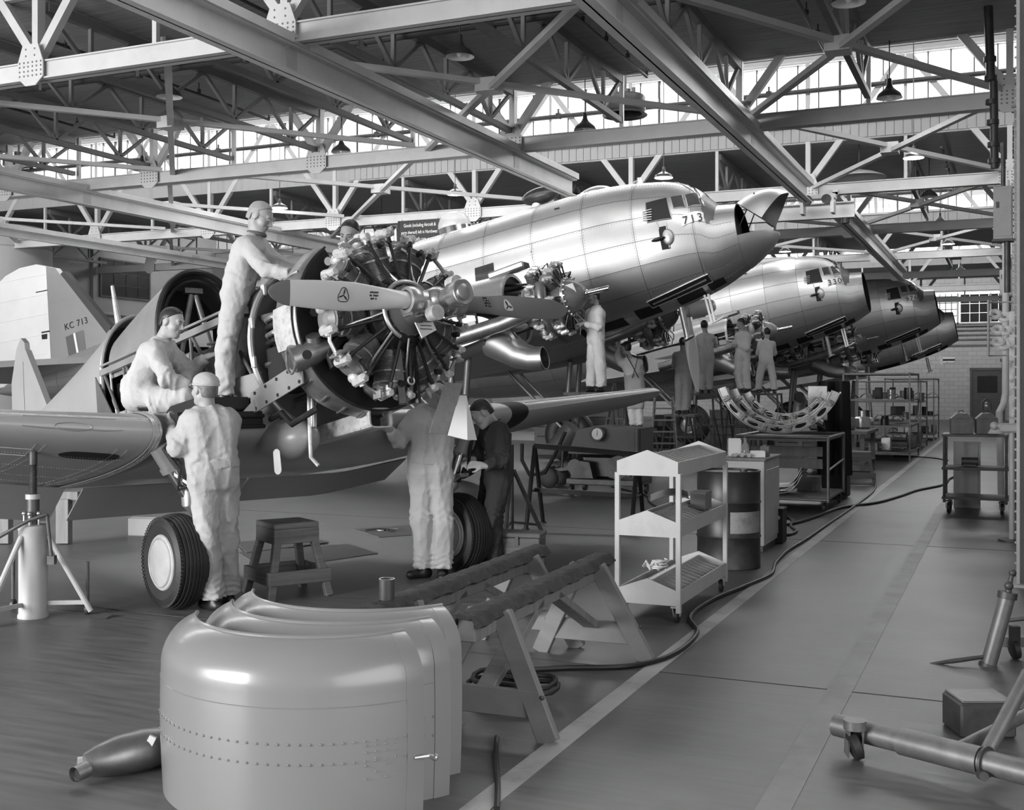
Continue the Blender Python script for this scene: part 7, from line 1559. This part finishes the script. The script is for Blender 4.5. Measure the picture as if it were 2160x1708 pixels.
for i, (x, y, s_) in enumerate(((.3, .3, .25), (.8, .5, .3), (.5, 1.2, .22), (1.0, 1.4, .28))): thing('machine_part', MB().box((0, 0, s_ * .4), (s_, s_ * .8, s_ * .8), None, .03).cyl((0, -s_ * .4, s_ * .5), (0, -s_ * .7, s_ * .5), s_ * .25).cyl((0, 0, s_ * .8), (0, 0, s_ * 1.2), s_ * .2), (GUN, TINM, IRON, ALU)[i], ('black', 'tinned', 'iron', 'bright alloy')[i] + ' engine accessory on the low dark workbench', 'engine part', 'parts on the workbench', loc=(-3.6 + x, 21.4 + y, .832), rz=i * .7)
# work stands and ladders
SCF = mat('scaffold_steel', .07, .5, metal=.4, var=.3)
def work_stand(c, w_, d_, h_, label):
    t = empty('work_stand', V((c.x, c.y, 0)), 0, label, 'work stand', 'work stands under the transports')
    n = max(2, int(w_ / .3))
    for i in range(n): obj('plank', MB().box((-w_ / 2 + w_ * (i + .5) / n, 0, h_ - .025), (w_ / n - .01, d_, .05)), WOODD, t)
    for x in (-1, 1):
        for y in (-1, 1): obj('leg', MB().cyl((x * w_ * .45, y * d_ * .45, h_ - .05), (x * (w_ * .5 + .06), y * (d_ * .5 + .06), 0), .024, n=8), SCF, t)
        obj('cross_tube', MB().cyl((x * w_ * .46, -d_ * .46, h_ * .75), (x * w_ * .49, d_ * .49, .2), .016, n=8), SCF, t)
    for y in (-1, 1): obj('cross_tube', MB().cyl((-w_ * .46, y * d_ * .46, h_ * .8), (w_ * .5, y * d_ * .5, .15), .016, n=8), SCF, t); obj('ledger_tube', MB().cyl((-w_ * .48, y * d_ * .48, h_ * .5), (w_ * .48, y * d_ * .48, h_ * .5), .016, n=8), SCF, t)
work_stand(P(1256, 826, 19.35), .9, .7, P(1256, 827, 19.4).z, 'work stand under the man in white'); work_stand(P(1340, 906, 22.0), .7, .6, P(1340, 904, 22).z, 'low stand under the man in braces'); work_stand(P(1440, 876, 25.2), .7, .6, P(1440, 873, 25.2).z, 'stand under the mechanic in drab trousers')
work_stand(P(1486, 830, 26.4), .62, .8, P(1488, 829, 26.4).z, 'tall tubular stand below the hanging propeller blade'); work_stand(P(1568, 829, 26.6), .6, .7, P(1570, 828, 26.6).z, 'tall stand under the man in pale coverall by engine 330'); work_stand(P(1620, 830, 27.6), .6, .6, P(1618, 829, 27.5).z, 'tall stand under the mechanic with legs apart')
def ladder(c, rz, h_, label):
    t = empty('step_ladder', c, rz, label, 'ladder', 'ladders under the transports')
    for s_ in (-1, 1):
        obj('rail', MB().beam((s_ * .16, 0, h_), (s_ * .26, -.45, 0), .03, .07), WOOD, t); obj('rear_leg', MB().beam((s_ * .15, .02, h_), (s_ * .24, .45, 0), .025, .05), WOOD, t)
    for i in range(1, 7): z = h_ * i / 7; k = 1 - z / h_; obj('tread', MB().box((0, -.45 * k, z), (.32 + .2 * k, .12, .025)), WOOD, t)
ladder(cw(1400, 20.6), .3, 1.45, 'grey step ladder beyond the wing tip'); ladder(cw(1310, 24.0), -.2, 1.7, 'pale step ladder under the aircraft belly'); ladder(cw(1820, 33), .2, 2.2, 'tall ladder beneath the noses of the rear aircraft')
t = empty('wooden_trestle', cw(78, 11.9), TH, 'low wooden trestle beyond the jack, under the wing', 'trestle'); obj('top_plank', MB().box((0, 0, .5), (.9, .12, .09), None, .005), WOODL, t)
for x in (-.32, .3): obj('leg', MB().box((x, -.04, .24), (.13, .12, .46), None, .004), WOODL, t)
thing('concrete_block', MB().box((0, 0, .1), (.5, .35, .2), None, .012).box((0, 0, .205), (.44, .3, .012), None, .004), WALL, 'pale block on the floor beyond the wheel', 'block', loc=cw(330, 12.6), rz=.2)
# hanging notice
SGN = mat('notice_black', .012, .55)
sg = P(886, 497, 25.2); t = empty('notice_board', sg, 0, 'black hanging notice with white lettering behind the engine', 'sign')
obj('board', MB().box((0, 0, 0), (1.06, .03, .66), None, .004), SGN, t); obj('frame', MB().box((0, 0, .335), (1.1, .05, .03)).box((0, 0, -.335), (1.1, .05, .03)).box((-.535, 0, 0), (.03, .05, .66)).box((.535, 0, 0), (.03, .05, .66)), SGN, t)
for i, s_ in enumerate(('Goods (including Aircraft &', 'parts thereof) left in Northwest', "Industries Ltd's care, custody", "& control are at owner's risk")):
    l_ = obj('lettering', text_mesh(s_, .092, WHITE, .001), None, t); l_.rotation_euler = (R(90), 0, 0); l_.location = (0, -.02, .235 - .155 * i); l_.scale = (.78, 1.15, 1)
for x in (-.45, .45): obj('chain', MB().cyl((x, 0, .33), (x, 0, ZC + .02 - sg.z), .008, n=6), IRON, t)
DULLG = mat('dull_dark_glass', .03, .45, spec=.15)
# left wall: office window, trims, pipe; big pale drum
wn = tag(bpy.data.objects.new('window_20', None), kind='structure'); COL.objects.link(wn); wn.location = (XL, 30.1, 5.25)
obj('window_frame', MB().box((.02, 0, .62), (.08, 2.4, .06)).box((.02, 0, -.62), (.08, 2.4, .06)).box((.02, -1.17, 0), (.08, .06, 1.2)).box((.02, 1.17, 0), (.08, .06, 1.2)), WOODD, wn)
for i in range(4):
    for j in range(3): obj('pane', MB().box((.03, -.855 + .57 * i, -.4 + .4 * j), (.015, .54, .375)), DULLG, wn)
for i, y in enumerate((25.0, 28.6, 34.6)): obj('trim_%d' % (40 + i), MB().box((XL + .05, y, 3.1), (.1, .12, 6.2)), WALL, kind='structure')
obj('trim_45', MB().box((XL + .06, 26, 6.3), (.14, 70, .16)), PAINT, kind='structure')
pipe([(XL + .12, 8, 4.05), (XL + .12, 50, 4.05)], .06, 'heating pipe along the left wall below the window', None, m=COLM)
tk = P(6, 500, 31.5); t = empty('storage_tank', (tk.x, tk.y, 0), 0, 'huge pale upright drum at the far left edge', 'tank')
obj('tank_shell', MB().lathe([(0, .0), (1.28, 0), (1.28, 3.6), (1.3, 3.62), (1.28, 3.64), (1.28, 5.9), (1.2, 6.0), (0, 6.05)], 48), WALL, t)
for z in (1.8, 3.6, 5.4): obj('hoop', MB().lathe([(1.28, z), (1.3, z + .02), (1.28, z + .04)], 48), WALL, t)
# far wall: fill, windows, pipes, door
BL = _m['concrete_block']
obj('wall_far_upper', MB().box(((-3.5 + XL) / 2 - .5, YF + .15, 5.6), (-3.5 - XL + 1, .3, 1.9)).box(((-.05 + XR + 1) / 2, YF + .15, 5.6), (XR + 1.05, .3, 1.9)), BL, kind='structure')
wn = tag(bpy.data.objects.new('window_21', None), kind='structure'); COL.objects.link(wn); wn.location = (-2.9, YF, 5.35)
obj('window_frame', MB().box((0, 0, .98), (1.2, .3, .1)).box((0, 0, -.62), (1.2, .3, .08)).box((-.58, 0, .1), (.06, .3, 1.5)).box((.56, 0, .1), (.08, .3, 1.5)), PAINT, wn)
obj('glazing_bars', MB().box((-.275, 0, .1), (.035, .06, 1.5)).box((0, 0, .1), (.035, .06, 1.5)).box((.27, 0, .1), (.035, .06, 1.5)).box((0, 0, -.24), (1.2, .06, .035)).box((0, 0, .08), (1.2, .06, .035)).box((0, 0, .4), (1.2, .06, .035)).box((0, 0, .72), (1.2, .06, .035)), BAR, wn)
for i in range(4):
    for j in range(4): obj('pane', MB().box((-.41 + .27 * i, 0, -.4 + .32 * j), (.25, .01, .3)), PANE, wn)
wn = tag(bpy.data.objects.new('window_22', None), kind='structure'); COL.objects.link(wn); wn.location = (-1.15, YF, 5.35)
obj('window_frame', MB().box((0, 0, .98), (2.3, .3, .1)).box((0, 0, -.62), (2.3, .3, .08)).box((1.1, 0, .1), (.1, .3, 1.5)).box((.3, 0, .1), (.06, .2, 1.5)), PAINT, wn)
for i in range(5):
    for j in range(3): obj('pane', MB().box((-.86 + .43 * i, .02, -.34 + .46 * j), (.41, .02, .44)), DULLG, wn)
for i, z in enumerate((4.62, 4.42, 4.2, 3.98, 3.7)): pipe([(-14, YF - .15, z), (.1, YF - .15, z)], .035, 'pale heating pipe along the far wall, %s from the top' % 'first second third fourth fifth'.split()[i], None, m=COLM, grp='pipes along the far wall')
dr = obj('door_1', MB().box((-1.0, YF - .04, 1.2), (1.3, .08, 2.4)), WOODD, kind='structure'); obj('door_frame', MB().box((-1.0, YF - .05, 2.48), (1.6, .12, .14)).box((-1.72, YF - .05, 1.2), (.12, .12, 2.4)).box((-.28, YF - .05, 1.2), (.12, .12, 2.4)), WOODD, dr); obj('door_glass', MB().box((-1.0, YF - .09, 1.75), (.9, .02, .8)), DULLG, dr)
t = empty('wall_flag', (-2.75, YF - .03, 2.95), 0, 'small white and black chequered plate on the far wall', 'sign'); obj('plate', MB().box((0, 0, 0), (.55, .02, .26)), WHITE, t); obj('dark_bar', MB().box((0, -.012, 0), (.55, .01, .1)), INK, t)
t = empty('letter_sign', (.0, TY[6] - .17, 2.15), 0, 'partly hidden dark sign with a white R by the right column', 'sign'); obj('plate', MB().box((.0, 0, 0), (.5, .02, .5)), SGN, t); l_ = obj('lettering', text_mesh('R', .3, WHITE, .001), None, t); l_.rotation_euler = (R(90), 0, 0); l_.location = (-.12, -.013, 0); obj('hook', MB().cyl((.2, 0, .25), (.2, 0, .4), .01), IRON, t)
# ------------------------------------------------------------ dark stores under the transports
def crate(u, d, sx, sy, h, label, m=WOODD, rz=.1):
    t = empty('packing_crate', cw(u, d), rz, label, 'crate', 'crates under the transports')
    n = max(2, int(h / .2))
    for i in range(n):
        z = h * (i + .5) / n
        for y in (-1, 1): obj('slat', MB().box((0, y * sy / 2, z), (sx, .025, h / n - .015)), m, t)
        for x in (-1, 1): obj('slat', MB().box((x * sx / 2, 0, z), (.025, sy, h / n - .015)), m, t)
    for x in (-1, 1):
        for y in (-1, 1): obj('corner_post', MB().box((x * (sx / 2 - .03), y * (sy / 2 - .03), h / 2), (.05, .05, h)), m, t)
    obj('lid', MB().box((0, 0, h + .015), (sx + .04, sy + .04, .03)), m, t)
crate(1180, 27.5, 1.0, .8, .9, 'dark slatted crate beyond the compressor cart, under the first transport'); crate(1290, 28.5, 1.2, .9, 1.1, 'large dark crate beneath the belly of the first transport', rz=-.2)
crate(1545, 29.5, 1.1, .8, 1.0, 'dark crate behind the stand of the man in pale coverall', rz=.3); crate(1690, 25.5, 1.0, .8, .8, 'dark crate just beyond the ring frames', rz=0); crate(1760, 37.5, 1.2, .9, 1.2, 'tall dark crate far back beneath the aircraft marked 976', rz=.15)
def barrel(u, d, label):
    t = empty('oil_drum', cw(u, d), 0, label, 'drum', 'drums under the transports')
    obj('drum_shell', MB().lathe([(0, .012), (.27, .012), (.28, 0), (.285, .02), (.285, .28), (.294, .295), (.285, .31), (.285, .57), (.294, .585), (.285, .6), (.285, .87), (.275, .88), (.27, .86), (0, .86)], 28), DRUM, t); obj('bung', MB().cyl((.12, .08, .86), (.12, .08, .885), .035), IRON, t)
barrel(1400, 30.5, 'dark drum standing under the far engine of the first transport'); barrel(1640, 32.0, 'left dark drum beneath the aircraft marked 330'); barrel(1668, 32.4, 'right dark drum beneath the aircraft marked 330')
